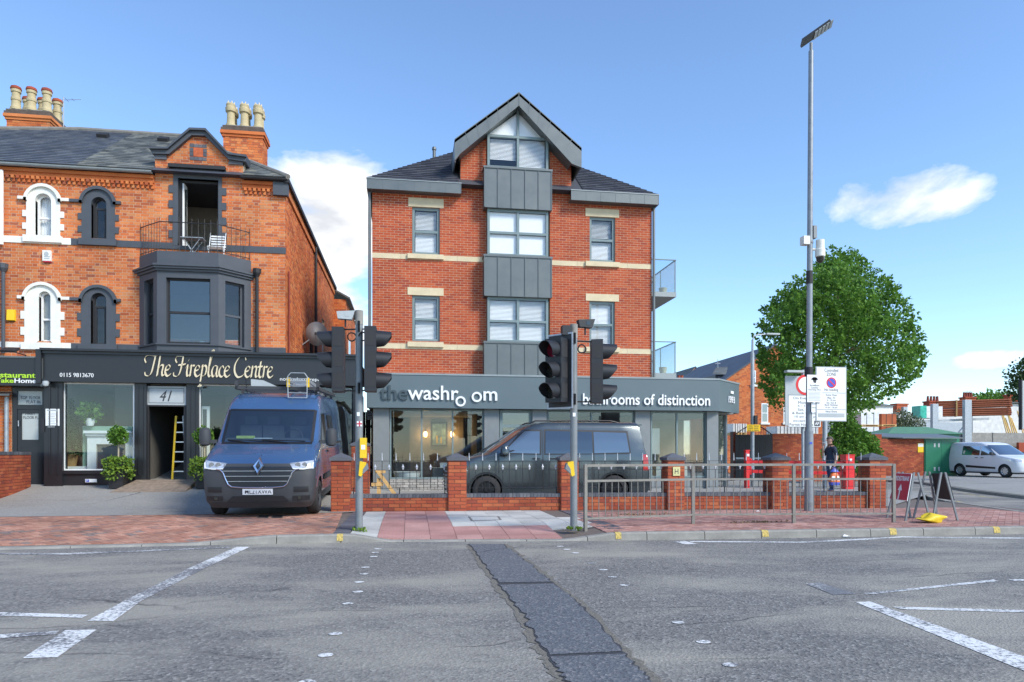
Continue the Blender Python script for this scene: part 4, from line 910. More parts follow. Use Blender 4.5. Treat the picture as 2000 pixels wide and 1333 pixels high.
# terracotta panel
a0, a1, b0, b1 = R4((371, 404, 282.6, 314)); tp = part('terracotta_panel', MB().box(a0+.1, a1-.1, YV_-.02, YV_+.05, b0+.1, b1-.1), mat('terracotta', (.45, .10, .035), .8, var=.3, scale=14, bump=1., bscale=12), vb)
q = MB()
for i in range(4):
    for t in range(4):
        u = a0+(a1-a0)*t/4+.004; v = b0+(b1-b0)*t/4+.004; du = (a1-a0)/4-.008; dv = (b1-b0)/4-.008
        if i == 0: q.box(u, u+du, YV_-.018, YV_+.03, b0, b0+.09)
        elif i == 1: q.box(u, u+du, YV_-.018, YV_+.03, b1-.09, b1)
        elif 0 < t < 3: q.box(*((a0, a0+.09) if i == 2 else (a1-.09, a1)), YV_-.018, YV_+.03, v, v+dv)
part('panel_border', q, M['brick_blue'], tp)
part('rosette', MB().lathe([(.19, 0), (.17, .03), (.10, .02), (.08, .05), (.03, .06)], ((a0+a1)/2, YV_-.02, (b0+b1)/2), 14, 'Y').add([], []), mat('terracotta_relief', (.5, .11, .04), .8), tp) if 0 else None
# gable coping
def cp(px, py): x, z = P(px, py, YV_-.12); return (x, z)
outer = [cp(291, 289), cp(327, 289), cp(371, 252), cp(403, 253), cp(447, 300), cp(482, 305)]; inner = [cp(297, 300), cp(330, 301), cp(374, 264), cp(400, 265), cp(446, 311), cp(480, 316)]
co = MB()
for i in range(5): co.prism([(u, YV_-.12, v) for u, v in (outer[i], outer[i+1], inner[i+1], inner[i])], (0, .5, 0))
cpo = part('gable_coping', co, M['anthracite'], vb)
lip = MB()
for i in range(5):
    o1, o2 = outer[i], outer[i+1]; m1, m2 = [(o1[0]+(inner[i][0]-o1[0])*.35, o1[1]+(inner[i][1]-o1[1])*.35), (o2[0]+(inner[i+1][0]-o2[0])*.35, o2[1]+(inner[i+1][1]-o2[1])*.35)]
    lip.prism([(u, YV_-.2, v+.002) for u, v in (o1, o2, m2, m1)], (0, .079, 0))
part('coping_lip', lip, M['anthracite'], cpo)
kn = MB()
for px0, px1, y0, y1 in ((303, 326, 300, 312), (448, 475, 311, 322)):
    a, b = PXp(px0, YV_), PXp(px1, YV_); kn.box(a, b, YV_-.05, YV_+.1, vz(px0, y1), vz(px0, y0))
part('kneeler', kn, M['brick_blue'], cpo)
# eaves: gutter, dentil cornice
for (pa, pb) in ((-60, 302), (474, 562)):
    a, b = PXp(pa, YV_), PXp(pb, YV_)
    c = part('cornice', MB().box(a, b, YV_-.10, YV_+.02, VE-.12, VE-.02).box(a, b, YV_-.05, YV_+.02, VE-.22, VE-.121), M['brick_old'], vb)
    dn = MB(); x = a+.05
    while x < b-.06: dn.box(x, x+.07, YV_-.085, YV_+.02, VE-.30, VE-.2205); dn.box(x+.02, x+.09, YV_-.045, YV_+.02, VE-.385, VE-.302); x += .125
    part('dentils', dn, M['brick_old'] if pa < 400 else M['brick_old'], c)
    gt = MB()
    for i in range(8):
        t0, t1 = math.pi*i/8, math.pi*(i+1)/8; yc, zc, r = YV_-.2, VE+.04, .07
        gt.prism([(a, yc+r*math.cos(t0), zc-r*math.sin(t0)), (a, yc+r*math.cos(t1), zc-r*math.sin(t1)), (a, yc+.85*r*math.cos(t1), zc-.85*r*math.sin(t1)), (a, yc+.85*r*math.cos(t0), zc-.85*r*math.sin(t0))], (b-a, 0, 0))
    part('gutter', gt, M['zinc_light'] if pa < 0 else M['blackm'], c, True)
sideg = MB().box(VX1, VX1+.14, YV_-.2, RY, VE-.06, VE+.06); part('gutter', sideg, M['blackm'], vb)
part('flank_cornice', MB().box(VX1, VX1+.06, YV_-.06, RY, VE-.3, VE-.07), M['brick_old'], vb)
part('corner_console', MB().box(PXp(535, YV_), VX1+.1, YV_-.14, YV_+.02, VE-.4, VE-.02), M['anthracite'], vb)
# roofs: one slope, two ages of slate; hip at the right-hand corner
RYD = 4.0; RZ = 2.7; ny = YV_-.25; nz = VE+.06; rl = math.hypot(RYD, RZ)
rx1 = VX1+.12
roofc = part('roof', MB().add([(VX0, ny, nz), (rx1, ny, nz), (rx1-RYD, ny+RYD, nz+RZ), (-10.6, ny+RYD, nz+RZ), (VX0, ny+RYD-1.2, nz+RZ-.8), (rx1, 29.5, nz), (VX0, 29.5, nz), (rx1-RYD, 25.5, nz+RZ), (-10.6, 25.5, nz+RZ)], [(0, 1, 2, 3, 4), (1, 5, 7, 2), (2, 7, 8, 3), (5, 6, 8, 7), (4, 3, 8, 6), (0, 6, 5, 1)]), M['slate'], vb)
ps = Vector((0, RYD, RZ)).normalized(); LP = -8.93-VX0
gab_cut = [(gx0-VX0-.02, gx1-VX0+.02, 0, 1.35)]
field('slate', roofc, (VX0, ny, nz+.004), (1, 0, 0), ps, cells_bond(rx1-VX0, rl, .255, .20), [(0, 0), (LP, 0), (LP, rl), (-10.6-VX0, rl), (0, rl-1.4)], [], .005, .008, M['slate'], 150, tilt=.014, bulk='slates')
field('slate', roofc, (VX0, ny, nz+.004), (1, 0, 0), ps, cells_bond(rx1-VX0, rl, .255, .20), [(LP, 0), (rx1-VX0, 0), (rx1-RYD-VX0, rl), (LP, rl)], gab_cut, .005, .008, M['slate_old'], 150, tilt=.014, jit=.003, bulk='slates')
rt = MB().tube((-10.6, ny+RYD, nz+RZ+.02), (rx1-RYD, ny+RYD, nz+RZ+.02), .085, 8).tube((rx1, ny, nz+.02), (rx1-RYD, ny+RYD, nz+RZ+.02), .075, 8).tube((-10.6, ny+RYD, nz+RZ+.02), (VX0, ny+RYD-1.2, nz+RZ-.78), .085, 8)
part('ridge_tiles', rt, mat('ridge_tile', (.19, .18, .16), .9, var=.25, scale=5), vb, True)
gr = MB(); gp = Vector((PXp(387, YV_), 0, 0)).x; gzt = vz(387, 258)
for e, zz in ((gx0, vz(303, 296)), (gx1, vz(475, 309))): gr.prism([(gp, YV_+.3, gzt), (e, YV_+.3, zz), (e, YV_+2.2, zz), (gp, YV_+3.2, gzt)], (0, 0, -.05))
part('gable_roof', gr, M['slate_old'], vb)
# chimneys
M['soot'] = mat('sooty_brick', (.10, .075, .06), .9, var=.35, scale=7)
def chimney(x0, x1, y0, y1, zb, zt, pots, crown, label):
    c = part('chimney', MB().box(x0, x1, y0, y1, zb, zt-.35), M['mortar_old'], vb, label=label)
    H = zt-.35-zb
    field('brick', c, (x0, y0-.001, zb), (1, 0, 0), (0, 0, 1), cells_bond(x1-x0, H, .232, .0785, 'flemish'), [(0, 0), (x1-x0, 0), (x1-x0, H), (0, H)], [], .01, .01, M['brick_old'], 60)
    field('brick', c, (x1+.001, y0, zb), (0, 1, 0), (0, 0, 1), cells_bond(y1-y0, H, .232, .0785, 'flemish'), [(0, 0), (y1-y0, 0), (y1-y0, H), (0, H)], [], .01, .01, M['brick_old'], 30)
    cr = MB()
    for i, (o, a, b) in enumerate(((.04, .35, .27), (.08, .268, .17), (.06, .168, .08), (.02, .078, .0))): cr.box(x0-o, x1+o, y0-o, y1+o, zt-a, zt-b, 1 if i > 1 else 0)
    part('corbel', cr, [M['brick_old'], M['soot']], c); part('flaunching', MB().box(x0+.05, x1-.05, y0+.05, y1-.05, zt, zt+.05), M['kerb'], c)
    for j, yy in enumerate((y0+.2, y1-.2)):
        for i in range(3):
            xx = x0+.18+(x1-x0-.36)*i/2; h = pots
            if crown: pr = [(.15, 0), (.15, .05), (.125, .1), (.115, h*.6), (.16, h*.64), (.17, h*.8), (.14, h*.84), (.15, h*.95), (.12, h), (.09, h), (.09, h*.9)]
            else: pr = [(.17, 0), (.17, .08), (.14, .12), (.13, h*.45), (.15, h*.48), (.15, h*.6), (.125, h*.64), (.12, h*.85), (.15, h*.88), (.15, h), (.1, h), (.1, h*.9)]
            pot = part('chimney_pot', MB().lathe(pr, (xx, yy, zt+.05), 14), mat('buff_clay', (.46, .38, .22), .85, var=.2, scale=6) if (i+j) else M['buff'] if 'buff' in M else mat('buff_clay', (.46, .38, .22), .85, var=.2), c, True)
            if not crown: part('cowl', MB().lathe([(.13, h-.02), (.17, h+.02), (.15, h+.1), (.05, h+.15)], (xx, yy, zt+.05), 12), M['brick_pier'], pot, True)
            else:
                t = MB()
                for a in range(6): t.tube((xx+.1*math.cos(a*1.047), yy+.1*math.sin(a*1.047), zt+.05+h), (xx+.11*math.cos(a*1.047), yy+.11*math.sin(a*1.047), zt+.05+h+.07), .03, 5, .008)
                part('crown', t, M['stone'], pot)
chimney(PXp(436, 22.5), PXp(513, 22.5), 22.5, 23.2, 9.4, vz(470, 247, 22.5), .72, True, 'right-hand brick stack with crown-topped pots')
chimney(PXp(13, 24.8), PXp(97, 24.8), 24.8, 25.9, 10, vz(60, 216, 24.8), .68, False, 'left-hand brick stack with cowled pots')
ax, az_ = P(124, 245, 25.5); ae = thing('tv_aerial', 'thin television aerial on the roof beside the left chimney', 'aerial', (ax, 25.5, 11.6)); part('mast', MB().tube((ax, 25.5, 11.2), (ax, 25.5, vz(124, 190, 25.5)), .018, 6), M['galv'], ae); zt = vz(124, 196, 25.5)
part('boom', MB().tube((ax-.05, 25.5, zt), (ax+.55, 25.5, zt+.06), .01, 5).tube((ax+.1, 25.35, zt+.02), (ax+.1, 25.65, zt+.02), .008, 5).tube((ax+.3, 25.4, zt+.04), (ax+.3, 25.6, zt+.04), .008, 5), M['galv'], ae)
for px in (207, 324): x, z = P(px, 263 if px < 300 else 270, ny+3.4); part('roof_vent_tile', MB().obox(Vector((x-.15, ny+3.1, nz+RZ*3.1/RYD+.03)), (.3, 0, 0), ps*.25, (0, -.05, .08)), M['blackm'], vb)
# bay window --------------------------------------------------------------
YB2 = 19.5; bl0, bl1 = bayx0, bayx1; fl0, fl1 = bl0+.7, bl1-.7
bay = [(bl0, YV_), (fl0, YB2), (fl1, YB2), (bl1, YV_)]
def bay_ring(mb, off, z0, z1, depth=.25):                      # band following the canted plan, off = projection
    c = (bl0+bl1)/2
    o = [(bl0-off*1.2, YV_), (fl0-off*.42, YB2-off), (fl1+off*.42, YB2-off), (bl1+off*1.2, YV_)]; i = [(bl0+depth*1.41, YV_), (fl0+depth*.41, YB2+depth), (fl1-depth*.41, YB2+depth), (bl1-depth*1.41, YV_)]
    for k in range(3): mb.prism([(o[k][0], o[k][1], z0), (o[k+1][0], o[k+1][1], z0), (i[k+1][0], i[k+1][1], z0), (i[k][0], i[k][1], z0)], (0, 0, z1-z0))
zpt = vz(365, 492, YB2); zct = vz(365, 519, YB2); zcb = vz(365, 531, YB2); zwt = vz(365, 543.5, YB2); zwb = vz(365, 672, YB2); zbb = vz(365, 683, YB2)
b_ = MB(); bay_ring(b_, .0, zct, zpt)
bo = part('bay_window', b_, M['anthracite'], vb, label='black canted bay window with sash windows')
for nm, off, za, zb2 in (('lintel', -.004, zwt, zcb), ('apron', .0, zbb-.05, zwb-.04), ('sill', .05, zwb-.039, zwb)): b_ = MB(); bay_ring(b_, off, za, zb2); part(nm, b_, M['anthracite'], bo)
cm = MB(); bay_ring(cm, .05, zcb, zcb+.06); bay_ring(cm, .11, zcb+.061, zct-.05); bay_ring(cm, .15, zct-.049, zct); part('cornice', cm, M['anthracite'], bo)
part('balcony_floor', MB().prism([(bl0+.3, YV_, zpt-.25), (fl0+.1, YB2+.2, zpt-.25), (fl1-.1, YB2+.2, zpt-.25), (bl1-.3, YV_, zpt-.25)], (0, 0, .05)), M['blackm'], bo)
part('bay_floor', MB().prism([(bl0+.3, YV_+.3, zbb), (fl0+.1, YB2+.2, zbb), (fl1-.1, YB2+.2, zbb), (bl1-.3, YV_+.3, zbb)], (0, 0, .05)), M['room'], bo)
ps_ = MB()
def face(p, q, t0, t1, z0, z1, d=.25, inset=0.):   # slab of a bay face between fractions t0..t1
    p, q = Vector((*p, 0)), Vector((*q, 0)); u = q-p; n = Vector((-u.y, u.x, 0)).normalized()
    return p+u*t0+n*inset+Vector((0, 0, z0)), u*(t1-t0), n*d, Vector((0, 0, z1-z0))
for p, q, a, b in ((bay[0], bay[1], .28, .80), (bay[1], bay[2], .145, .865), (bay[2], bay[3], .2, .78)):
    for t0, t1 in ((0, a), (b, 1)): part('pier', MB().obox(*face(p, q, t0, t1, zwb, zwt)), M['anthracite'], bo)
for p, q, a, b in ((bay[0], bay[1], .28, .80), (bay[1], bay[2], .145, .865), (bay[2], bay[3], .2, .78)):
    s = MB(); e = .035; zm = zwb+(zwt-zwb)*.485; L_ = (Vector(p)-Vector(q)).length; e = .05/L_
    for t0, t1, z0, z1 in ((a, a+e, zwb, zwt), (b-e, b, zwb, zwt), (a+e, b-e, zwb, zwb+.07), (a+e, b-e, zwt-.05, zwt), (a+e, b-e, zm-.03, zm+.03)): s.obox(*face(p, q, t0, t1, z0, z1, .06, .12))
    so2 = part('sash_window', s, M['blackm'] if q != bay[3] else M['anthracite'], bo)
    part('pane', MB().obox(*face(p, q, a+e, b-e, zm+.03, zwt-.05, .008, .14)), M['glass_dark'] if q == bay[2] else M['glass_up'], so2); part('pane', MB().obox(*face(p, q, a+e, b-e, zwb+.07, zm-.03, .008, .15)), M['glass_dark'] if q == bay[2] else M['glass_up'], so2)
part('room', MB().box(bl0+.1, bl1-.1, 22.5, 22.6, zbb, zwt+.3).box(bl0-.3, bl1+.3, YV_+.36, 22.5, zwt+.2, zwt+.25), M['room'], bo)
for i, (px, h, r, m) in enumerate(((343, .1, .045, 'red'), (351, .16, .02, 'glass'), (360, .07, .05, 'white'), (379, .08, .05, 'white'), (395, .12, .08, 'cream'))):
    x = PXp(px, YB2+.3); single('window_ornament', MB().lathe([(r*.7, 0), (r, h*.4), (r*.8, h)], (x, YB2+.3, zwb+.002), 10), M[m], ['small red pot on the bay window sill', 'slim clear vase on the bay window sill', 'left white pot of two on the bay window sill', 'right white pot of two on the bay window sill', 'wide cream bowl on the bay window sill'][i], 'ornament', 'ornaments on the bay window sill', True)
# balcony railing above the bay
rl_ = thing('balcony_railing', 'black iron railing round the small balcony above the bay window', 'railing', ((bl0+bl1)/2, YB2, zpt)); rh = .80
pts = [(bl0+.04, YV_-.02), (fl0+.05, YB2+.06), (fl1-.05, YB2+.06), (bl1-.04, YV_-.02)]
for k in range(3):
    a, b = Vector((*pts[k], zpt)), Vector((*pts[k+1], zpt)); n = 9 if k == 1 else 7
    part('top_rail', MB().tube(a+Vector((0, 0, rh)), b+Vector((0, 0, rh)), .013, 6), M['iron'], rl_); part('bottom_rail', MB().tube(a+Vector((0, 0, .07)), b+Vector((0, 0, .07)), .01, 6), M['iron'], rl_)
    for i in range(n+(1 if k == 2 else 0)): p = a+(b-a)*(i/n); part('bar', MB().tube(p, p+Vector((0, 0, rh+.12)), .0095, 5, .006), M['iron'], rl_)
tb = thing('balcony_table', 'small folding metal table on the balcony', 'table', (PXp(379, 19.95), 19.95, zpt-.2)); tx = PXp(379, 19.95); zf = zpt-.2
part('top', MB().box(tx-.3, tx+.28, 19.75, 20.1, zf+.66, zf+.68), M['galv'], tb); part('leg', MB().tube((tx-.25, 19.8, zf), (tx+.2, 19.8, zf+.66), .012, 6).tube((tx+.2, 19.8, zf), (tx-.25, 19.8, zf+.66), .012, 6), M['galv'], tb)
part('leg', MB().tube((tx-.25, 20.05, zf), (tx+.2, 20.05, zf+.66), .012, 6).tube((tx+.2, 20.05, zf), (tx-.25, 20.05, zf+.66), .012, 6), M['galv'], tb)
ch = thing('balcony_chair', 'white slatted folding chair on the balcony', 'chair', (PXp(424, 19.9), 19.9, zf)); cx = PXp(424, 19.9)
for i in range(5): part('back_slat', MB().box(cx-.2, cx+.2, 20.02, 20.035, zf+.5+i*.07, zf+.54+i*.07), M['white'], ch)
for i in range(4): part('seat_slat', MB().box(cx-.2, cx+.2, 19.7+i*.08, 19.76+i*.08, zf+.43, zf+.445), M['white'], ch)
for sx in (-.2, .2): part('frame', MB().tube((cx+sx, 20.03, zf+.9), (cx+sx, 19.72, zf), .011, 6).tube((cx+sx, 19.7, zf+.43), (cx+sx, 20.05, zf), .011, 6), M['white'], ch)
# pipes, boxes, dish
def pipe(px, y0, y1, m, Y=YV_-.09, r=.045, hop=True):
    x = PXp(px, Y); za, zb = vz(px, y0, Y), vz(px, y1, Y); o = part('downpipe', MB().tube((x, Y, zb), (x, Y, za), r, 10), m, vb, True)
    if hop: part('hopper', MB().lathe([(.05, -.16), (.11, -.06), (.12, .06), (.1, .06)], (x, Y, za), 8), m, o)
pipe(3, 333, 478, M['white'], hop=False); pipe(6.5, 520, 690, M['anthracite']); pipe(502, 530, 692, M['blackm'])
part('vent_pipe', MB().tube((VX1+.05, YV_+.35, 3.5), (VX1+.05, YV_+.35, 6.6), .03, 8), M['brick_pier'], vb); part('downpipe', MB().tube((VX1+.09, 26.0, 3.0), (VX1+.09, 26.0, VE-.1), .05, 8), M['blackm'], vb, True); part('downpipe', MB().tube((VX1+.09, 24.8, 2.0), (VX1+.09, 24.8, 5.6), .05, 8), M['blackm'], vb, True)
x0, x1, z0, z1 = R4((86, 102, 491, 513.6)); ab = thing('alarm_box', 'white burglar alarm box with a red lower edge on the brick wall', 'alarm box', ((x0+x1)/2, YV_, z0)); part('case', MB().box(x0, x1, YV_-.09, YV_, z0+.03, z1), M['cream'], ab); part('strobe', MB().box(x0+.01, x1-.01, YV_-.08, YV_, z0, z0+.03), M['red_sign'], ab)
tx_ = MB().box(x0+.04, x0+.19, YV_-.092, YV_-.0905, z0+.125, z0+.155).box(x0+.04, x0+.18, YV_-.092, YV_-.0905, z0+.075, z0+.105); part('print_lines', tx_, M['sign_grey'], ab)
part('emblem', MB().lathe([(.06, 0), (.06, .004)], ((x0+x1)/2, YV_-.095, z1-.1), 14, 'Y'), M['sign_grey'], ab)
x0, x1, z0, z1 = R4((16, 31.5, 605, 628)); yb = thing('junction_box', 'yellow alarm box on the brick wall near the downpipe', 'alarm box', ((x0+x1)/2, YV_, z0)); part('case', MB().prism([(x0, YV_, z0), (x0, YV_, z1), (x0, YV_-.07, z1-.02), (x0, YV_-.09, z0+.02)], (x1-x0, 0, 0)), M['yellow'], yb); part('bracket', MB().box(x0+.02, x1-.02, YV_-.012, YV_+.004, z0-.02, z0-.001), M['blackm'], yb)
dx, dz = VX1+.45, 5.3; dy = 23.3
sd = thing('satellite_dish', 'grey satellite dish on the flank wall above the alley', 'satellite dish', (VX1+.1, dy, 4.6))
def dish(u, v):
    a = 2*math.pi*u; r = .40*v; return (dx+r*math.cos(a)*.85, dy-.10+.22*(v*v)+r*.3*math.cos(a), dz+r*math.sin(a))
part('reflector', MB().grid(dish, 28, 6), mat('dish_grey', (.18, .18, .18), .5), sd, True); part('arm', MB().tube((VX1, dy, 4.9), (dx, dy, dz-.05), .02, 6).tube((dx, dy-.1, dz-.3), (dx+.05, dy-.5, dz-.12), .012, 6), M['galv'], sd); part('feed_horn', MB().tube((dx+.05, dy-.5, dz-.14), (dx+.05, dy-.5, dz-.06), .035, 8), M['blackm'], sd)
# ------------------------------------------------------------------ shop front of the fireplace shop
YS = 19.5; YFA = 19.32
fz0, fz1 = vz(400, 750, YFA), vz(400, 692, YFA); sx0, sx1 = PXp(84, YFA), PXp(699, YFA)
fa = part('shop_fascia', MB().box(sx0, sx1, YFA, YV_-.05, fz0, fz1), M['black'], vb)
part('cornice', MB().box(sx0-.02, sx1+.02, YFA-.14, YV_-.04, fz1+.001, fz1+.06).box(sx0, sx1, YFA-.06, YFA-.001, fz1-.07, fz1), M['black'], fa)
part('trim', MB().box(sx0, sx1, YFA-.06, YFA-.001, fz0, fz0+.05).box(sx0, sx1, YFA-.03, YFA-.001, fz0+.051, fz0+.09), M['black'], fa)
part('shop_roof', MB().box(VX1-.1, sx1, YV_-.04, 27, fz1-.1, fz1), M['blackm'], fa)
part('end_bracket', MB().box(sx0-.13, sx0-.005, YFA-.1, YV_-.06, fz0-.05, fz1+.03), M['black'], fa)
M['gold'] = mat('cream_gold_letter', (.72, .62, .42), .4, var=.05)
# calligraphic capitals and lower case: pen strokes (x,y in x-heights) swept with a slanted nib
GL = {'T': ([[(.1, 1.15), (-.05, 1.5), (.25, 1.8), (.7, 1.85), (1.35, 1.8), (1.9, 2.05)], [(1.25, 1.8), (1.0, 1.0), (.75, .3), (.45, .0), (.05, .05), (-.05, .3)]], 1.35),
      'h': ([[(.75, 2.15), (.5, 1.9), (.25, .9), (.05, 0)], [(.2, .6), (.55, .95), (.8, .9), (.65, .35), (.7, .05), (.95, .12)]], .95),
      'e': ([[(.15, .5), (.5, .6), (.68, .85), (.45, 1.0), (.15, .7), (.1, .25), (.35, .0), (.75, .2)]], .72),
      'F': ([[(.25, 1.2), (.1, 1.5), (.35, 1.8), (.9, 1.82), (1.7, 1.95)], [(1.05, 1.8), (.85, 1.0), (.6, .3), (.3, 0), (-.1, .05), (-.15, .3)], [(.45, 1.0), (.9, 1.02), (1.3, 1.1)]], 1.25),
      'i': ([[(.05, .75), (.3, 1.0), (.2, .4), (.25, .03), (.5, .15)], [(.4, 1.4), (.46, 1.46)]], .45), 'r': ([[(.05, .75), (.3, 1.0), (.2, .4), (.12, 0)], [(.2, .55), (.45, .95), (.7, .95)]], .62),
      'p': ([[(.1, .8), (.33, 1.0), (.15, .1), (-.05, -.85)], [(-.25, -.85), (.2, -.8)], [(.25, .7), (.6, 1.0), (.8, .75), (.6, .15), (.2, .05)]], .86),
      'l': ([[(.15, .5), (.55, 1.6), (.85, 2.3), (.65, 2.35), (.4, 1.6), (.15, .4), (.25, .02), (.5, .15)]], .48),
      'a': ([[(.75, .95), (.4, .98), (.1, .5), (.2, .03), (.5, .2), (.75, .9), (.65, .25), (.75, .02), (.95, .15)]], .88), 'c': ([[(.68, .8), (.5, 1.0), (.15, .65), (.12, .2), (.4, .0), (.72, .2)]], .68),
      'C': ([[(1.5, 1.55), (1.35, 1.9), (.8, 1.85), (.2, 1.2), (.1, .5), (.45, .02), (1.0, .1), (1.35, .4)]], 1.3), 'n': ([[(.05, .75), (.28, 1.0), (.2, .5), (.1, 0)], [(.2, .6), (.55, .97), (.78, .88), (.65, .3), (.72, .03), (.95, .15)]], .93),
      't': ([[(.4, 1.45), (.25, .8), (.15, .25), (.3, .0), (.55, .15)], [(.0, .95), (.6, 1.0)]], .52), ' ': ([], .5)}
def script(mb, s, O, U, V, width, xh, nib=.17):
    O, U, V = Vector(O), Vector(U), Vector(V); n = U.cross(V); tot = sum(GL[c][1] for c in s)*1.0; k = width/tot/xh*1.0; pen = 0.
    nv = (math.cos(.7)*nib/2, math.sin(.7)*nib/2)
    for c in s:
        for st in GL[c][0]:
            P_ = [st[0]]+st+[st[-1]]; pts = []
            for i in range(1, len(P_)-2):
                for q in range(7):
                    t = q/7; pts.append(tuple(.5*(2*P_[i][j]+(P_[i+1][j]-P_[i-1][j])*t+(2*P_[i-1][j]-5*P_[i][j]+4*P_[i+1][j]-P_[i+2][j])*t*t+(3*P_[i][j]-P_[i-1][j]-3*P_[i+1][j]+P_[i+2][j])*t**3) for j in (0, 1)))
            pts.append(st[-1]); e = .022
            for i, (a, b) in enumerate(zip(pts, pts[1:])):
                q4 = [(a[0]-nv[0], a[1]-nv[1]), (b[0]-nv[0]+.0, b[1]-nv[1]), (b[0]+nv[0], b[1]+nv[1]), (a[0]+nv[0], a[1]+nv[1])]
                dx_, dy_ = b[0]-a[0], b[1]-a[1]; l = math.hypot(dx_, dy_) or 1; px_, py_ = -dy_/l*e, dx_/l*e
                hull = [(a[0]-nv[0]-px_, a[1]-nv[1]-py_), (b[0]-nv[0]-px_, b[1]-nv[1]-py_), (b[0]+nv[0]+px_, b[1]+nv[1]+py_), (a[0]+nv[0]+px_, a[1]+nv[1]+py_)]
                if abs(dx_*nv[1]-dy_*nv[0]) < 1e-5: continue
                mb.prism([O+U*((pen+h[0])*k*xh)+V*(h[1]*xh)+n*(.002*(i % 3)) for h in hull], n*.03)
        pen += GL[c][1]
sg = MB(); ax0, az0 = P(284, 733, YFA-.01); ax1, _ = P(533, 738, YFA-.01); script(sg, 'The Fireplace Centre', (ax0, YFA-.008, az0-.02), (1, 0, 0), (0, 0, 1), ax1-ax0, .30); part('lettering', sg, M['gold'], fa)
def fl_text(s, px0, px1, yb, yt, m='sign_white', Y=YFA, par=None, d=.008, nm='lettering'):
    a, z = P(px0, yb, Y); b = PXp(px1, Y); zt = P(px0, yt, Y)[1]; t = MB(); text(t, s, (a, Y-.001, z), (1, 0, 0), (0, 0, 1), b-a, zt-z, d); return part(nm, t, M[m], par or fa)
fl_text('0115 9813670', 117, 183, 736.5, 728.5); fl_text('nottinghamfireplacecentre', 547, 668, 746, 737)
GZV = groundz(-8, YS)
def post(pa, pb, z0=None): 
    p = part('pilaster', MB().box(PXp(pa, YS-.08), PXp(pb, YS-.08), YS-.08, YS+.2, (z0 or GZV)-.2, fz0-.001), M['black'], vb)
    a, b = PXp(pa, YS-.08), PXp(pb, YS-.08)
    for k in (.28, .68): part('flute', MB().box(a+(b-a)*k, a+(b-a)*(k+.08), YS-.1, YS-.079, GZV+.3, fz0-.1), M['black'], p)
post(86, 122); post(263, 286); post(364, 388); post(520, 545); post(690, 699)
zs = vz(190, 919, YS)
def vshop(pa, pb, z0, rise=True):
    x0, x1 = PXp(pa, YS), PXp(pb, YS); window(vb, x0, x1, z0, fz0-.004, YS, (), (), .035, .06, fm='sign_white' if pa < 400 else 'blackm', glass='glass', name='shop_window')
    if rise: part('stall_riser', MB().box(x0, x1, YS+.01, YS+.15, GZV-.2, z0-.002).box(x0-.02, x1+.02, YS-.05, YS+.0095, z0-.09, z0-.012), M['black'], vb)
vshop(123, 262.5, zs); vshop(388.5, 519.5, zs-.3); vshop(545.5, 689.5, zs-.35)
x0, x1 = PXp(286.5, YS), PXp(363.5, YS); zt0, zt1 = vz(325, 791.5, YS), vz(325, 754.8, YS)
tr = part('door_fanlight', MB().box(x0, x1, YS, YS+.05, zt0, zt1), M['sign_grey'], vb); part('border', MB().box(x0+.05, x1-.05, YS-.004, YS-.001, zt0+.05, zt0+.062).box(x0+.05, x1-.05, YS-.004, YS-.001, zt1-.062, zt1-.05).box(x0+.05, x0+.062, YS-.004, YS-.001, zt0+.063, zt1-.063).box(x1-.062, x1-.05, YS-.004, YS-.001, zt0+.063, zt1-.063), M['ink'], tr)
t = MB(); text(t, '41', (PXp(312, YS), YS-.002, vz(325, 784, YS)), (1, 0, 0), (0, 0, 1), PXp(336, YS)-PXp(312, YS), vz(325, 763, YS)-vz(325, 784, YS), .004, shear=.35); part('lettering', t, M['ink'], tr)
dfm = part('door_frame', MB().box(x0, x0+.05, YS, YS+.1, GZV+.15, zt0-.001).box(x1-.05, x1, YS, YS+.1, GZV+.15, zt0-.001).box(x0+.051, x1-.051, YS, YS+.1, zt0-.04, zt0-.001).box(x0, x1, YS, YS+.1, GZV+.05, GZV+.149), M['blackm'], vb)
part('open_door', MB().box(x1-.1, x1-.055, YS+.11, YS+1.0, GZV+.16, zt0-.05), M['blackm'], dfm)
# interior of the shop
it = MB(); it.box(sx0+.1, sx1-.1, 23.2, 23.3, GZV, fz0); it.box(sx0+.1, sx1-.1, YS+.21, 23.2, GZV-.1, GZV+.14); it.box(sx0+.1, sx1-.1, YS+.21, 23.2, fz0-.01, fz0+.02); it.box(sx0+.1, sx0+.2, YS+.21, 23.2, GZV+.141, fz0-.011); it.box(sx1-.2, sx1-.1, YS+.21, 23.2, GZV+.141, fz0-.011)
part('shop_interior', it, M['room'], vb)
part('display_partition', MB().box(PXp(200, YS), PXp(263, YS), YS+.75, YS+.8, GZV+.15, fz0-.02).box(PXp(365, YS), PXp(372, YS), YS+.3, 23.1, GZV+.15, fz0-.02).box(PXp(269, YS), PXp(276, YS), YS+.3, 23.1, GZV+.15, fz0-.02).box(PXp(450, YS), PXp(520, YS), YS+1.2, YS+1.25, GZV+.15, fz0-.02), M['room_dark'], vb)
fp = thing('fireplace', 'white fireplace surround on a pale green back panel in the shop window', 'fireplace', (PXp(215, 19.9), 19.9, GZV+.14)); YFp = 19.85
def pr(a, b, t, bt, Y): return PXp(a, Y), PXp(b, Y), vz((a+b)/2, bt, Y), vz((a+b)/2, t, Y)
x0, x1, z0, z1 = pr(164, 261, 833, 917, YFp+.2); part('back_panel', MB().box(x0, x1, YFp+.12, YFp+.18, z0, z1), mat('sage_green', (.22, .36, .27), .6), fp)
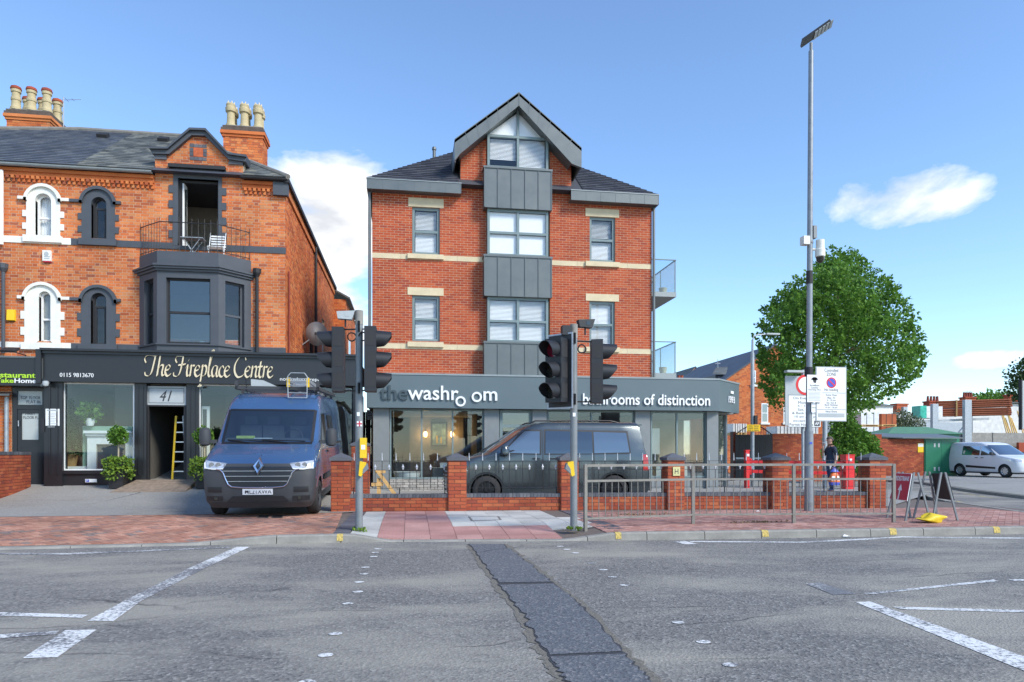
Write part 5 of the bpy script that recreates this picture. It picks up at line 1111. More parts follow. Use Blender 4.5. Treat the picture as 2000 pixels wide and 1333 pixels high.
x0, x1, z0, z1 = pr(171, 261, 842, 917, YFp); part('mantel_shelf', MB().box(x0-.05, x1, YFp-.14, YFp+.119, z1-.07, z1).box(x0-.02, x1, YFp-.08, YFp+.119, z1-.14, z1-.071), M['white'], fp)
part('jamb', MB().box(x0, x0+.22, YFp-.02, YFp+.119, z0, z1-.141), M['white'], fp); part('jamb', MB().box(x1-.2, x1, YFp-.02, YFp+.119, z0, z1-.141), M['white'], fp); part('frieze', MB().box(x0+.221, x1-.201, YFp-.02, YFp+.119, z1-.36, z1-.141), M['white'], fp); part('firebox', MB().box(x0+.221, x1-.201, YFp+.05, YFp+.118, z0, z1-.361), M['anthracite'], fp)
# ================================================================== left neighbour: take-away front and flats door
YR = 19.75
gl = groundz(-11, YR)
rs = thing('takeaway_front', 'black take-away shop front with green lettered sign and door to the flats', 'shop front', (-11.5, YR, gl))
x0, x1, z0, z1 = (lambda Y: (-14.4, PXp(80, Y), vz(40, 753.6, Y), vz(40, 699.6, Y)))(19.3)
sgn = part('sign_board', MB().box(x0, x1, 19.3, YV_-.04, z0, z1), M['black'], rs)
part('edge_trim', MB().box(x0, x1+.02, 19.28, YV_-.04, z1+.001, z1+.04).box(x1+.001, x1+.04, 19.28, YV_-.04, z0-.02, z1), M['zinc'], sgn)
t = MB(); text(t, 'Restaurant', (PXp(-22, 19.3), 19.299, vz(40, 738.5, 19.3)), (1, 0, 0), (0, 0, 1), PXp(70, 19.3)-PXp(-22, 19.3), vz(40, 728, 19.3)-vz(40, 738.5, 19.3), .01, bold=.02); text(t, 'Take', (PXp(-9, 19.3), 19.299, vz(40, 748.5, 19.3)), (1, 0, 0), (0, 0, 1), PXp(27, 19.3)-PXp(-9, 19.3), vz(40, 739.5, 19.3)-vz(40, 748.5, 19.3), .01, bold=.02)
part('lettering', t, mat('lime_letter', (.42, .68, .03), .4, var=0), sgn)
t = MB(); text(t, 'Home', (PXp(28.5, 19.3), 19.299, vz(40, 748.5, 19.3)), (1, 0, 0), (0, 0, 1), PXp(71, 19.3)-PXp(28.5, 19.3), vz(40, 739.5, 19.3)-vz(40, 748.5, 19.3), .01, bold=.02); part('lettering', t, M['sign_white'], sgn)
fl_ = thing('floodlight', 'small black floodlight above the take-away sign', 'floodlight', (PXp(22, 19.5), 19.5, vz(22, 690, 19.5))); xx, zz = P(22, 686, 19.5)
part('head', MB().obox((xx-.18, 19.35, zz-.06), (.36, 0, 0), (0, .2, .1), (0, -.03, .05)), M['blackm'], fl_); part('bracket', MB().tube((xx, 19.5, zz), (xx, YV_, zz-.02), .015, 6), M['blackm'], fl_)
cc = thing('dome_camera', 'small white dome camera under the corner of the black fascia', 'camera', (PXp(88, 19.2), 19.2, vz(88, 756, 19.2))); xx, zz = P(89, 750, 19.2); part('housing', MB().lathe([(.07, .06), (.075, .0), (.06, -.05), (.02, -.075)], (xx, 19.2, zz), 14), M['sign_grey'], cc, True); part('mount', MB().box(xx-.04, xx+.04, 19.2, 19.33, zz+.02, zz+.08), M['galv'], cc)
YD = 19.7
bw_ = MB(); wl_ = part('wall', MB().box(-14.4, PXp(22, YD), YD+.02, YD+.3, gl-.3, z0-.001).box(PXp(91, YD), PXp(122, YD), YD+.012, YD+.3, gl-.3, z0-.001), M['mortar_old'], rs)
w0 = PXp(22, YD)+14.4; field('brick', wl_, (-14.4, YD+.02, gl-.3), (1, 0, 0), (0, 0, 1), cells_bond(w0, z0-gl+.3, .232, .0785, 'flemish'), [(0, 0), (w0, 0), (w0, z0-gl+.3), (0, z0-gl+.3)], [], .01, .009, M['brick_old'], 40)
part('downpipe', MB().tube((PXp(13, YD-.06), YD-.06, gl), (PXp(13, YD-.06), YD-.06, vz(13, 776, YD)), .05, 8), M['galv'], rs, True); part('canopy', MB().prism([(-14.4, YD, vz(10, 768, YD)), (PXp(22, YD), YD, vz(10, 768, YD)), (PXp(20, YD-.3), YD-.35, vz(10, 775, YD)), (-14.4, YD-.35, vz(10, 775, YD))], (0, 0, .03)), M['zinc'], rs)
x0, x1 = PXp(25, YD), PXp(90.5, YD); d0 = vz(60, 874, YD); tz0, tz1 = vz(60, 791, YD), vz(60, 764, YD)
dfr = part('flats_door', MB().box(x0, x0+.1, YD, YD+.1, gl-.1, z0-.002).box(x1-.1, x1, YD, YD+.1, gl-.1, z0-.002).box(x0+.101, x1-.101, YD, YD+.1, tz1, z0-.002).box(x0+.101, x1-.101, YD, YD+.1, tz0-.12, tz0).box(x0+.101, x0+.2, YD+.02, YD+.08, gl, tz0-.121).box(x1-.2, x1-.101, YD+.02, YD+.08, gl, tz0-.121).box(x0+.201, x1-.201, YD+.02, YD+.08, gl, d0+.2).box(x0+.201, x1-.201, YD+.02, YD+.08, tz0-.22, tz0-.121), M['black'], rs)
fg = mat('frosted_glass', (.42, .45, .43), .25, var=.06, scale=2)
part('fanlight_glass', MB().box(x0+.1, x1-.1, YD+.05, YD+.06, tz0, tz1), fg, dfr); part('door_glass', MB().box(x0+.2, x1-.2, YD+.05, YD+.06, d0+.2, tz0-.22), fg, dfr)
t = MB()
for s, a, b, yb, yt in (('TOP  FLOOR', 38, 77, 780, 774), ('FLAT 86', 50, 78, 788, 782), ('FIRST', 48, 67, 811, 806), ('FLOOR FLAT', 44, 81, 818.5, 813)): text(t, s, (PXp(a, YD), YD+.049, vz(60, yb, YD)), (1, 0, 0), (0, 0, 1), PXp(b, YD)-PXp(a, YD), vz(60, yt, YD)-vz(60, yb, YD), .004)
part('lettering', t, M['ink'], dfr); part('door_handle', MB().tube((x0+.15, YD-.03, d0+.55), (x0+.15, YD-.03, d0+.7), .012, 6), M['alu'], dfr); part('entry_phone', MB().box(x1+.02, x1+.1, 19.39, 19.418, d0+.4, d0+.75), M['blackm'], dfr)
Yq = 19.4; x0, x1, z0, z1 = PXp(89, Yq), PXp(116, Yq), vz(102, 832, Yq), vz(102, 799, Yq)
po_ = thing('notice_poster', 'white printed notice on the black pilaster beside the flats door', 'poster', ((x0+x1)/2, Yq, z0)); part('sheet', MB().box(x0, x1, Yq, Yq+.012, z0, z1), M['sign_white'], po_)
t = MB(); t.box(x0+.03, x1-.03, Yq-.002, Yq-.0005, z1-.06, z1-.02)
for k in range(9): t.box(x0+.05, x1-.05-.03*(k % 3), Yq-.002, Yq-.0005, z1-.12-k*.045, z1-.105-k*.045)
part('print_lines', t, M['sign_grey'], po_)
# low boundary wall on the left
def lowwall(name, A, B, zb, zt, label, th=.22, cope=True, n_ind=200):
    A, B = Vector((*A, 0)), Vector((*B, 0)); u = (B-A).normalized(); L = (B-A).length; n = Vector((u.y, -u.x, 0))
    o = thing(name, label, 'wall', ((A.x+B.x)/2, (A.y+B.y)/2, zb)); zc = zt-(.075 if cope else 0)
    c = part('wall', MB().obox(A-n*th+Vector((0, 0, zb-.15)), u*L, n*th, (0, 0, zc-zb+.15)), M['mortar_pier'], o)
    for (P0, U0, Ln) in ((A, u, L), (B-n*(th), -u, L)):
        field('brick', c, P0+n*.0005*(1 if U0 == u else -1)+Vector((0, 0, zb-.15)), U0, (0, 0, 1), cells_bond(Ln, zc-zb+.15, .225, .075), [(0, 0), (Ln, 0), (Ln, zc-zb+.15), (0, zc-zb+.15)], [], .010, .008, M['brick_pier'], n_ind if U0 == u else 0)
    if cope:
        k = 0; s = 0.
        while s < L-.01:
            e = min(s+.075, L); part('coping_brick', MB().obox(A-n*(th+.02)+u*(s+.003)+Vector((0, 0, zc+.001)), u*(e-s-.006), n*(th+.04), (0, 0, .074+random.uniform(-.002, .002))), M['brick_blue'], o); s = e
    return o
def pier(px=None, loc=None, zb=.12, zt=1.24, w=.35, label='', nm='brick_pier'):
    x, y = loc; o = thing(nm, label, 'pier', (x, y, zb), group='brick piers with pyramid caps'); h = zt-.13-zb
    c = part('shaft', MB().box(x-w/2, x+w/2, y-w/2, y+w/2, zb-.1, zt-.13), M['mortar_pier'], o)
    for (O, U) in (((x-w/2, y-w/2-.0005, zb-.1), (1, 0, 0)), ((x+w/2+.0005, y-w/2, zb-.1), (0, 1, 0)), ((x-w/2-.0005, y+w/2, zb-.1), (0, -1, 0))):
        field('brick', c, O, U, (0, 0, 1), cells_bond(w, h+.1, w*2/3, .075), [(0, 0), (w, 0), (w, h+.1), (0, h+.1)], [], .010, .008, M['brick_pier'], 50, bulk='bricks')
    cp_ = part('cap', MB().box(x-w/2-.035, x+w/2+.035, y-w/2-.035, y+w/2+.035, zt-.13, zt-.07).add([(x-w/2-.035, y-w/2-.035, zt-.069), (x+w/2+.035, y-w/2-.035, zt-.069), (x+w/2+.035, y+w/2+.035, zt-.069), (x-w/2-.035, y+w/2+.035, zt-.069), (x, y, zt+.035)], [(0, 1, 4), (1, 2, 4), (2, 3, 4), (3, 0, 4)]), M['brick_blue'], o)
    return o
lowwall('boundary_wall', (-9.25, 16.2), (-9.72, 19.35), .30, 1.36, 'low brick wall with blue coping running back to the black shop front')
pier(loc=(-9.22, 16.0), zb=.2, zt=1.55, w=.4, label='brick pier with a pitched cap at the left edge by the flats door')
lowwall('boundary_wall', (-13, 15.9), (-9.45, 15.95), .2, .55, 'very low brick wall at the left edge below iron rails')
rr = thing('iron_rail', 'black iron railing on the low wall at the left edge', 'railing', (-11, 15.9, .55)); part('rail', MB().box(-13, -9.43, 15.8, 15.83, 1.25, 1.29).box(-13, -9.43, 15.8, 15.83, .62, .65), M['iron'], rr)
for i in range(26): part('bar', MB().tube((-9.55-i*.13, 15.815, .55), (-9.55-i*.13, 15.815, 1.40), .008, 5, .004), M['iron'], rr)
# ramp, planters, ladder, signs of the shop door
gx0, gx1 = PXp(266, 19.4), PXp(384, 19.4); r0 = groundz(-7, 18.3)
single('door_ramp', MB().add([(gx0-.25, 18.35, r0+.01), (gx1+.02, 18.35, r0+.01), (gx1, 19.42, GZV+.15), (gx0, 19.42, GZV+.15), (gx0-.25, 18.35, r0-.1), (gx1+.02, 18.35, r0-.1), (gx1, 19.42, r0-.1), (gx0, 19.42, r0-.1)], [(0, 1, 2, 3), (0, 4, 5, 1), (1, 5, 6, 2), (3, 7, 4, 0), (2, 6, 7, 3)]), mat('ramp_boards', (.26, .20, .15), .85, var=.3, scale=9, bump=.3), 'worn timber ramp leading up to the open shop door', 'ramp')
def leafmat(name, cols, tr=.25):
    m = piecemat(name, cols, rough=.55, bump=0, dirt=.1); t = m.node_tree; N = t.nodes; b = N['Principled BSDF']; o = [n for n in N if n.type == 'OUTPUT_MATERIAL'][0]
    tl = N.new('ShaderNodeBsdfTranslucent'); mx = N.new('ShaderNodeMixShader'); mx.inputs[0].default_value = tr
    s = b.inputs['Base Color'].links[0].from_socket; t.links.new(s, tl.inputs[0]); t.links.new(b.outputs[0], mx.inputs[1]); t.links.new(tl.outputs[0], mx.inputs[2]); t.links.new(mx.outputs[0], o.inputs[0]); return m
M['leaf'] = leafmat('leaf_green', [((.115, .25, .035), 4), ((.15, .30, .042), 4), ((.075, .175, .03), 3), ((.20, .36, .055), 1.5)], .38)
M['leaf_lime'] = leafmat('leaf_lime', [((.16, .27, .03), 4), ((.22, .33, .04), 3), ((.10, .19, .03), 3)])
M['leaf_dark'] = leafmat('leaf_dark', [((.03, .07, .02), 4), ((.045, .09, .025), 4), ((.06, .11, .03), 2)])
M['bark'] = mat('bark', (.11, .085, .06), .95, var=.3, scale=12, bump=.6, bscale=20)
def leaf(mb, p, size, rng, droop=0., out=None):
    d = Vector((rng.gauss(0, 1), rng.gauss(0, 1), rng.gauss(0, 1)-droop)); 
    if out is not None: d += out*1.2
    d.normalize(); a = d.orthogonal().normalized(); a.rotate(__import__('mathutils').Quaternion(d, rng.uniform(0, 6.28))); b = d.cross(a)
    L = size*rng.uniform(.7, 1.3); w_ = L*.38; p = Vector(p)
    mb.add([p, p+d*L*.5+a*w_+b*.1*L, p+d*L, p+d*L*.5-a*w_+b*.1*L], [(0, 1, 2, 3)])
def ball_leaves(mb, c, r, n, size, rng, squash=1., droop=0.):
    c = Vector(c)
    for _ in range(n):
        d = Vector((rng.gauss(0, 1), rng.gauss(0, 1), rng.gauss(0, 1))).normalized(); rr_ = r*rng.random()**.33*(1+.12*math.sin(5*d.x+3*d.z)); q = Vector((d.x*rr_, d.y*rr_, d.z*rr_*squash)); leaf(mb, c+q, size, rng, droop, d*.7)
rng = random.Random(11)
def planter(x, y, side):
    z = groundz(x, y); o = thing('topiary_planter', 'ball-topped bay tree with trailing ivy in a tall black planter %s of the shop door' % side, 'planter', (x, y, z), group='topiary planters at the shop door')
    part('pot', MB().add([(x-.16, y-.16, z+.01), (x+.16, y-.16, z+.01), (x+.16, y+.16, z+.01), (x-.16, y+.16, z+.01), (x-.23, y-.23, z+.68), (x+.23, y-.23, z+.68), (x+.23, y+.23, z+.68), (x-.23, y+.23, z+.68)], [(3, 2, 1, 0), (4, 5, 6, 7), (0, 1, 5, 4), (1, 2, 6, 5), (2, 3, 7, 6), (3, 0, 4, 7)]), M['blackm'], o)
    part('stem', MB().tube((x, y, z+.66), (x+.01, y, z+1.2), .02, 7), mat('pale_stem', (.42, .36, .24), .8), o)
    a = MB(); ball_leaves(a, (x, y, z+1.38), .235, 1100, .065, rng); part('ball_crown', a, M['leaf'], o)
    b = MB()
    for _ in range(1500):
        t = rng.uniform(0, 6.28); r = rng.uniform(.12, .36); h = rng.random(); leaf(b, (x+r*math.cos(t), y+r*math.sin(t), z+.74-max(0, r-.2)*1.9*h*1.6+rng.uniform(-.04, .08)), .07, rng, .8)
    for k in range(9):
        t = rng.uniform(0, 6.28)
        for j in range(60): leaf(b, (x+(.25+.05*rng.random())*math.cos(t)+rng.gauss(0, .03), y+(.25+.05*rng.random())*math.sin(t)+rng.gauss(0, .03), z+.7-j*.0075), .06, rng, 1.)
    part('trailing_ivy', b, M['leaf_lime'], o)
planter(PXp(231, 19.0), 19.0, 'left'); planter(PXp(399, 18.9), 18.9, 'right')
ld = thing('step_ladder', 'yellow fibreglass step ladder standing inside the open shop doorway', 'ladder', (PXp(349, 19.95), 19.95, GZV+.14)); lx = PXp(349, 19.95); lz = GZV+.14
for s, e in ((-.17, -.07), (.2, .12)): part('stile', MB().obox((lx+s-.025, 19.95, lz), (.05, 0, 0), (0, .03, 0), (e-s, .0, 1.75)), M['yellow'] if s < 0 else M['galv'], ld)
for k in range(6): a = k/6; part('rung', MB().box(lx-.15+a*.08, lx+.18-a*.06, 19.96, 20.02, lz+.2+k*.27, lz+.23+k*.27), M['alu'], ld)
wp = thing('window_plant', 'leafy potted plant in a white pot on the mantelpiece', 'potted plant', (PXp(176, 19.9), 19.9, vz(176, 833, 19.9))); wx, wzz = PXp(176, 19.85), vz(176, 833, 19.9)+.01
part('pot', MB().lathe([(.08, 0), (.12, .12), (.13, .2), (.11, .2)], (wx, 19.85, wzz), 12), M['white'], wp, True); a = MB(); ball_leaves(a, (wx, 19.85, wzz+.38), .24, 350, .14, rng, .8); part('leaves', a, M['leaf'], wp)
cf = thing('indoor_conifer', 'bushy conifer in a wicker basket in the left of the shop window', 'potted plant', (PXp(137, 20.1), 20.1, GZV+.14)); cx = PXp(137, 20.1); part('basket', MB().lathe([(.14, 0), (.2, .3), (.2, .34)], (cx, 20.1, GZV+.5), 14), mat('wicker', (.35, .22, .09), .8, var=.3, scale=30), cf, True); part('stand', MB().box(cx-.3, cx+.5, 19.95, 20.3, GZV+.14, GZV+.5), M['white'], cf)
a = MB()
for k in range(1400): h = rng.random(); r = .42*(1-h)*rng.random()**.5; t = rng.uniform(0, 6.28); leaf(a, (cx+r*math.cos(t), 20.1+r*math.sin(t), GZV+.8+1.5*h), .09, rng)
part('foliage', a, M['leaf_dark'], cf)
ml = thing('standing_mirror', 'white framed cabinet door standing in the middle shop window', 'cabinet', (PXp(400, 19.9), 19.9, GZV)); mx0, mx1 = PXp(390, 19.9), PXp(409, 19.9); part('frame', MB().box(mx0, mx0+.07, 19.9, 19.96, GZV+.14, vz(400, 800, 19.9)).box(mx1-.07, mx1, 19.9, 19.96, GZV+.14, vz(400, 800, 19.9)).box(mx0, mx1, 19.9, 19.96, vz(400, 800, 19.9)+.001, vz(400, 794, 19.9)), M['white'], ml); part('panel', MB().box(mx0+.07, mx1-.07, 19.92, 19.93, GZV+.14, vz(400, 800, 19.9)), M['anthracite'], ml)
pk = thing('parking_sign', 'small white parking notice with blue square on the black stall riser', 'sign', (PXp(178, 19.45), 19.45, vz(178, 943, 19.45))); x0, x1, z0, z1 = PXp(166.5, 19.44), PXp(189, 19.44), vz(178, 942.5, 19.44), vz(178, 936, 19.44); part('plate', MB().box(x0, x1, 19.435, 19.449, z0, z1), M['sign_white'], pk); part('blue_square', MB().box(x0+.015, x0+.095, 19.43, 19.4345, z0+.012, z1-.012), M['sign_blue'], pk); t = MB(); text(t, 'P', (x0+.035, 19.4295, z0+.022), (1, 0, 0), (0, 0, 1), .04, z1-z0-.044, .002); part('lettering', t, M['sign_white'], pk)
# ================================================================== front wall with piers and railings
PP = [(665, 1000), (893, 998), (1111, 996), (1320, 995), (1520, 993), (1713, 992)]
PL = []
for i, (px, py) in enumerate(PP):
    x, y = G(px, py, .12); y = wallY(x)+.17; PL.append((x, y)); w = (36 if i < 4 else 38)*.0102
    pier(loc=(x, y), zb=.12, zt=1.30, w=w, label=['brick pier beside the blue van, first from the left of the front wall', 'brick pier in front of the grey van\'s bonnet', 'brick pier behind the right-hand traffic signal pole', 'brick pier with a small yellow plate, at the right end of the showroom', 'brick pier just left of the tall lamp post', 'last brick pier, beside the red pedestrian sign'][i])
x, y = PL[3]; pp = thing('hydrant_plate', 'small yellow hydrant plate on a brick pier', 'plate', (x, y-.2, .85)); part('plate', MB().box(x-.08, x+.08, y-.215, y-.203, .84, 1.03), mat('pale_yellow', (.62, .6, .28), .5), pp); t = MB(); text(t, 'H', (x-.04, y-.2155, .88), (1, 0, 0), (0, 0, 1), .08, .11, .002); part('letter', t, M['ink'], pp)
pier(loc=(PXp(706, 19.3)+.0, 19.0), zb=.2, zt=1.65, w=.45, label='second brick pier further back behind the left signal pole')
SEG = ['between the blue van and the grey van', 'in front of the grey van\'s cab', 'in front of the grey van\'s rear', 'right of the grey van', 'by the tall lamp post']
for i in range(5):
    (ax, ay), (bx, by) = PL[i], PL[i+1]; w = .19
    A = (ax+w, ay-.12); B = (bx-w, by-.12)
    lowwall('dwarf_wall', A, B, .12, .47, 'dwarf brick wall with blue coping '+SEG[i], .24, n_ind=60)['group'] = 'dwarf walls between the piers'
    o = thing('railing_panel', 'black railing with silver spear points '+SEG[i], 'railing', ((ax+bx)/2, (ay+by)/2, .47), group='railings between the piers')
    a, b = Vector((ax+w, ay, 0)), Vector((bx-w, by, 0)); u = (b-a).normalized(); L = (b-a).length
    for z in (.585, .965, 1.155): part('rail', MB().obox(a+Vector((0, -.005, z)), u*L, (0, .012, 0), (0, 0, .008)), M['iron'], o)
    n = int(L/.135); me = None
    for k in range(n):
        p = a+u*((k+.5)*L/n); tall = k % 2 == 0
        zt = 1.32 if tall else 1.0; bar = part('bar', MB().tube((p.x, p.y, .575), (p.x, p.y, 1.17 if tall else .98), .0062, 6), M['iron'], o)
        if tall: part('spike', MB().tube((p.x, p.y, 1.17), (p.x, p.y, 1.33), .011, 6, .005), M['silver'], bar)
        else: part('spear_head', MB().lathe([(.012, 0), (.02, .03), (.012, .04), (.034, .055), (.02, .07), (.003, .12)], (p.x, p.y, .975), 6), M['silver'], bar)
    for t in (.03, .5, .97): p = a+u*(L*t); part('foot', MB().tube((p.x, p.y, .46), (p.x, p.y, .6), .012, 6), M['iron'], o)
# timber A-frame behind the railing
ax, ay = PXp(752, 15.6), 15.6; zz = groundz(ax, ay); tw = thing('timber_stand', 'pale timber A-frame stand behind the railing', 'wooden stand', (ax, ay, zz))
for dy in (0, .35): part('leg', MB().obox((ax-.18, ay+dy, zz), (.07, 0, 0), (0, .045, 0), (0, 0, .62)).obox((ax+.36, ay+dy-.05, zz), (.07, 0, 0), (0, .045, 0), (-.56, 0, .78)), M['wood'], tw)
part('base', MB().box(ax-.36, ax+.42, ay+.05, ay+.09, zz+.03, zz+.12).box(ax-.36, ax+.42, ay+.28, ay+.32, zz+.03, zz+.12), M['wood'], tw); part('cross_piece', MB().box(ax-.30, ax-.05, ay-.02, ay+.4, zz+.45, zz+.52).box(ax-.22, ax+.0, ay-.03, ay+.42, zz+.74, zz+.8), M['wood'], tw)
part('foot', MB().box(ax-.36, ax-.28, ay-.1, ay+.45, zz, zz+.1).box(ax+.34, ax+.42, ay-.1, ay+.45, zz, zz+.1), M['wood'], tw)
# ================================================================== pedestrian guard rail
gp = [(2.78, 10.62), (4.78, 11.05), (6.55, 10.92), (8.33, 10.76)]
for i in range(3):
    a, b = Vector((*gp[i], 0)), Vector((*gp[i+1], 0)); o = thing('guard_rail', ['dull steel guard rail panel nearest the right-hand signal pole', 'middle dull steel guard rail panel', 'dull steel guard rail panel ending at the red pedestrian sign'][i], 'guard rail', ((a.x+b.x)/2, (a.y+b.y)/2, .12), group='guard rail panels'); u = (b-a).normalized(); L = (b-a).length; n = Vector((-u.y, u.x, 0))
    for t in ((0, 1) if i == 2 else (0,)): part('post', MB().obox(a+u*(L*t)-u*.025-n*.025+Vector((0, 0, .05)), u*.05, n*.05, (0, 0, 1.09)), M['galv_dirty'], o)
    for z0, z1 in ((1.105, 1.145), (.86, .895), (.26, .29)): part('rail', MB().obox(a+u*.026-n*.018+Vector((0, 0, z0)), u*(L-.052), n*.036, (0, 0, z1-z0)), M['galv_dirty'], o)
    m = int(L/.115)
    for k in range(1, m): p = a+u*(L*k/m); part('bar', MB().tube((p.x, p.y, .288), (p.x, p.y, .862), .007, 6), M['galv_dirty'], o)
# ================================================================== traffic signals
M['lens_red'] = mat('red_lens', (.16, .006, .02), .15, var=0, coat=.6); M['lens_dark'] = mat('dark_lens', (.025, .025, .02), .15, var=0, coat=.6)
M['visor'] = mat('black_signal_plastic', (.016, .017, .02), .5, var=.1); M['backing'] = mat('backing_board_edge', (.5, .52, .55), .5, var=.05)
def signal_head(o, x, y, z0, ang, board=False):
    """housing, three lenses under visors; faces direction ang"""
    f = Vector((math.cos(ang), math.sin(ang), 0)); s = Vector((-f.y, f.x, 0)); c = Vector((x, y, 0)); H = 1.0; W = .30
    h = part('signal_head', MB().obox(c-s*W/2-f*.09+Vector((0, 0, z0)), s*W, f*.18, (0, 0, H)), M['visor'], o)
    for k in range(3): part('rib', MB().obox(c-s*(W/2+.004)-f*.085+Vector((0, 0, z0+.06+k*.32)), s*(W+.008), f*.16, (0, 0, .24)), M['blackm'], h)
    if board: part('backing_board', MB().obox(c-s*(W/2+.07)-f*.105+Vector((0, 0, z0-.07)), s*(W+.14), f*.012, (0, 0, H+.14)), M['visor'], h); part('board_border', MB().obox(c-s*(W/2+.095)-f*.104+Vector((0, 0, z0-.095)), s*(W+.19), f*.008, (0, 0, .035)).obox(c-s*(W/2+.095)-f*.104+Vector((0, 0, z0+H+.06)), s*(W+.19), f*.008, (0, 0, .035)).obox(c-s*(W/2+.095)-f*.104+Vector((0, 0, z0-.06)), s*.03, f*.008, (0, 0, H+.12)).obox(c+s*(W/2+.065)-f*.104+Vector((0, 0, z0-.06)), s*.03, f*.008, (0, 0, H+.12)), M['backing'], h)
    for k in range(3):
        cz = Vector((x, y, z0+.17+k*.325)); r = .115; n = 20
        part('lens', MB().add([cz+f*.095+s*(r*math.cos(t))+Vector((0, 0, r*math.sin(t))) for t in [2*math.pi*i/n for i in range(n)]], [tuple(range(n))]), M['lens_red'] if k == 2 else M['lens_dark'], h)
        vs = []; fs = []; m = 22
        for i in range(m+1):
            t = math.radians(-55)+math.radians(290)*i/m; Ln = .23 if 20 < math.degrees(t) < 160 else .23-.12*min(1, (20-math.degrees(t) if math.degrees(t) <= 20 else math.degrees(t)-160)/75)
            d = s*math.cos(t)+Vector((0, 0, math.sin(t)))
            vs += [cz+f*.09+d*(r+.022), cz+f*(.09+Ln)+d*(r+.004), cz+f*(.09+Ln)+d*(r-.004), cz+f*.09+d*(r+.014)]
        for i in range(m): a = i*4; fs += [(a, a+4, a+5, a+1), (a+1, a+5, a+6, a+2), (a+2, a+6, a+7, a+3)]
        part('visor', MB().add(vs, fs), M['visor'], h, True)
    return h
def signal_pole(base, ztop, heads, lab, right):
    x, y = base; o = thing('traffic_signal', lab, 'traffic light', (x, y, .12), group='traffic signal poles')
    part('pole', MB().tube((x, y, .1), (x, y, ztop-.22), .0575, 16), M['pole'], o, True); part('pole_cap', MB().tube((x, y, ztop-.22), (x, y, ztop), .062, 16), M['kerb'], o, True)
    for (hx, hy, z0, ang, bd) in heads:
        signal_head(o, hx, hy, z0, ang, bd)
        for z in (z0+.02, z0+.98):
            part('bracket', MB().tube((x, y, z), (hx, hy, z), .012, 6).tube((x, y-.06, z-.05), (x, y-.06, z+.12), .02, 6), M['iron'], o)
        lp = MB(); n = 14; c = Vector(((x*1.3+hx*.7)/2, (y+hy)/2-.02, z0+.86))
        lp.path([c+Vector((.065*math.cos(2*math.pi*i/n), .02*math.sin(4*math.pi*i/n), .065*math.sin(2*math.pi*i/n))) for i in range(n+1)], .011, 6); part('cable_loop', lp, M['iron'], o, True)
    return o
s1 = signal_pole((-.78, 10.9), 3.55, [(-1.10, 10.98, 2.28, math.pi, False), (-.60, 10.84, 2.28, 0, False)], 'traffic signal pole with two side-on heads beside the blue van', 0)
def detector(o, x, y, z, yaw, m='visor'): u = Vector((math.cos(yaw), math.sin(yaw), 0)); v = Vector((-u.y, u.x, 0)); c = Vector((x, y, z)); h = part('detector', MB().prism([c-u*.11-v*.06+Vector((0, 0, -.05)), c+u*.10-v*.06+Vector((0, 0, -.06)), c+u*.15-v*.06+Vector((0, 0, .08)), c-u*.13-v*.06+Vector((0, 0, .06))], v*.12), M[m], o); part('stalk', MB().tube(c+Vector((0, 0, -.05)), c+Vector((0, 0, -.17)), .014, 6), M['iron'], h); part('lens', MB().obox(c+u*.0-v*.064+Vector((0, 0, -.02)), u*.07, v*.003, (0, 0, .06)), M['sign_grey'] if m != 'visor' else M['lens_dark'], h)
detector(s1, -.99, 10.9, 3.46, 0, 'sign_grey')
s2 = signal_pole((2.57, 10.54), 3.36, [(2.28, 10.50, 2.12, math.radians(222), True), (2.95, 10.58, 2.12, math.radians(-10), False)], 'traffic signal pole with a red-lensed head in front of the grey van', 1)
detector(s2, 2.77, 10.6, 3.38, .1); part('detector', MB().box(2.37, 2.52, 10.45, 10.6, 3.18, 3.33), M['visor'], s2)
def button(o, x, y, z, sgn, upper):
    if upper: u = part('push_button_unit', MB().box(x, x+sgn*.10, y-.11, y+.02, z+.27, z+.58), M['yellow'], o); part('symbol_plate', MB().box(x+sgn*.02, x+sgn*.08, y-.114, y-.1105, z+.40, z+.47), M['sign_white'], u)
    b = part('push_button_unit', MB().prism([(x, y-.11, z+.22), (x+sgn*.09, y-.11, z+.20), (x+sgn*.10, y-.11, z+.12), (x+sgn*.02, y-.11, z-.02), (x-sgn*.02, y-.11, z+.0)], (0, .12, 0)), M['yellow'], o); part('front_plate', MB().prism([(x+sgn*.04, y-.115, z+.02), (x+sgn*.13, y-.115, z+.1), (x+sgn*.11, y-.115, z+.19), (x+sgn*.05, y-.115, z+.1)], (0, .1, 0)), M['pole'], b)
button(s1, -.76, 10.88, .98, 1, True); button(s2, 2.53, 10.5, .98, -1, False)
for (o, x, y) in ((s1, -.78, 10.9), (s2, 2.57, 10.54)):
    part('sticker', MB().box(x-.03, x+.015, y-.0600, y-.0585, 1.9, 1.96), M['sign_white'], o)
    if o is s1:
        part('flag_sticker', MB().box(x-.03, x+.05, y-.0640, y-.0625, 1.74, 1.82), M['sign_white'], o); part('sticker_cross', MB().box(x-.03, x+.05, y-.0660, y-.0645, 1.77, 1.79).box(x+.0, x+.02, y-.0660, y-.0645, 1.74, 1.769).box(x+.0, x+.02, y-.0660, y-.0645, 1.791, 1.82), M['red_sign'], o)
    wd = MB()
    for _ in range(60): a = rng.uniform(0, 6.28); leaf(wd, (x+.09*math.cos(a), y+.09*math.sin(a), .125), .05, rng, -1)
    part('weeds', wd, M['leaf_lime'], o)
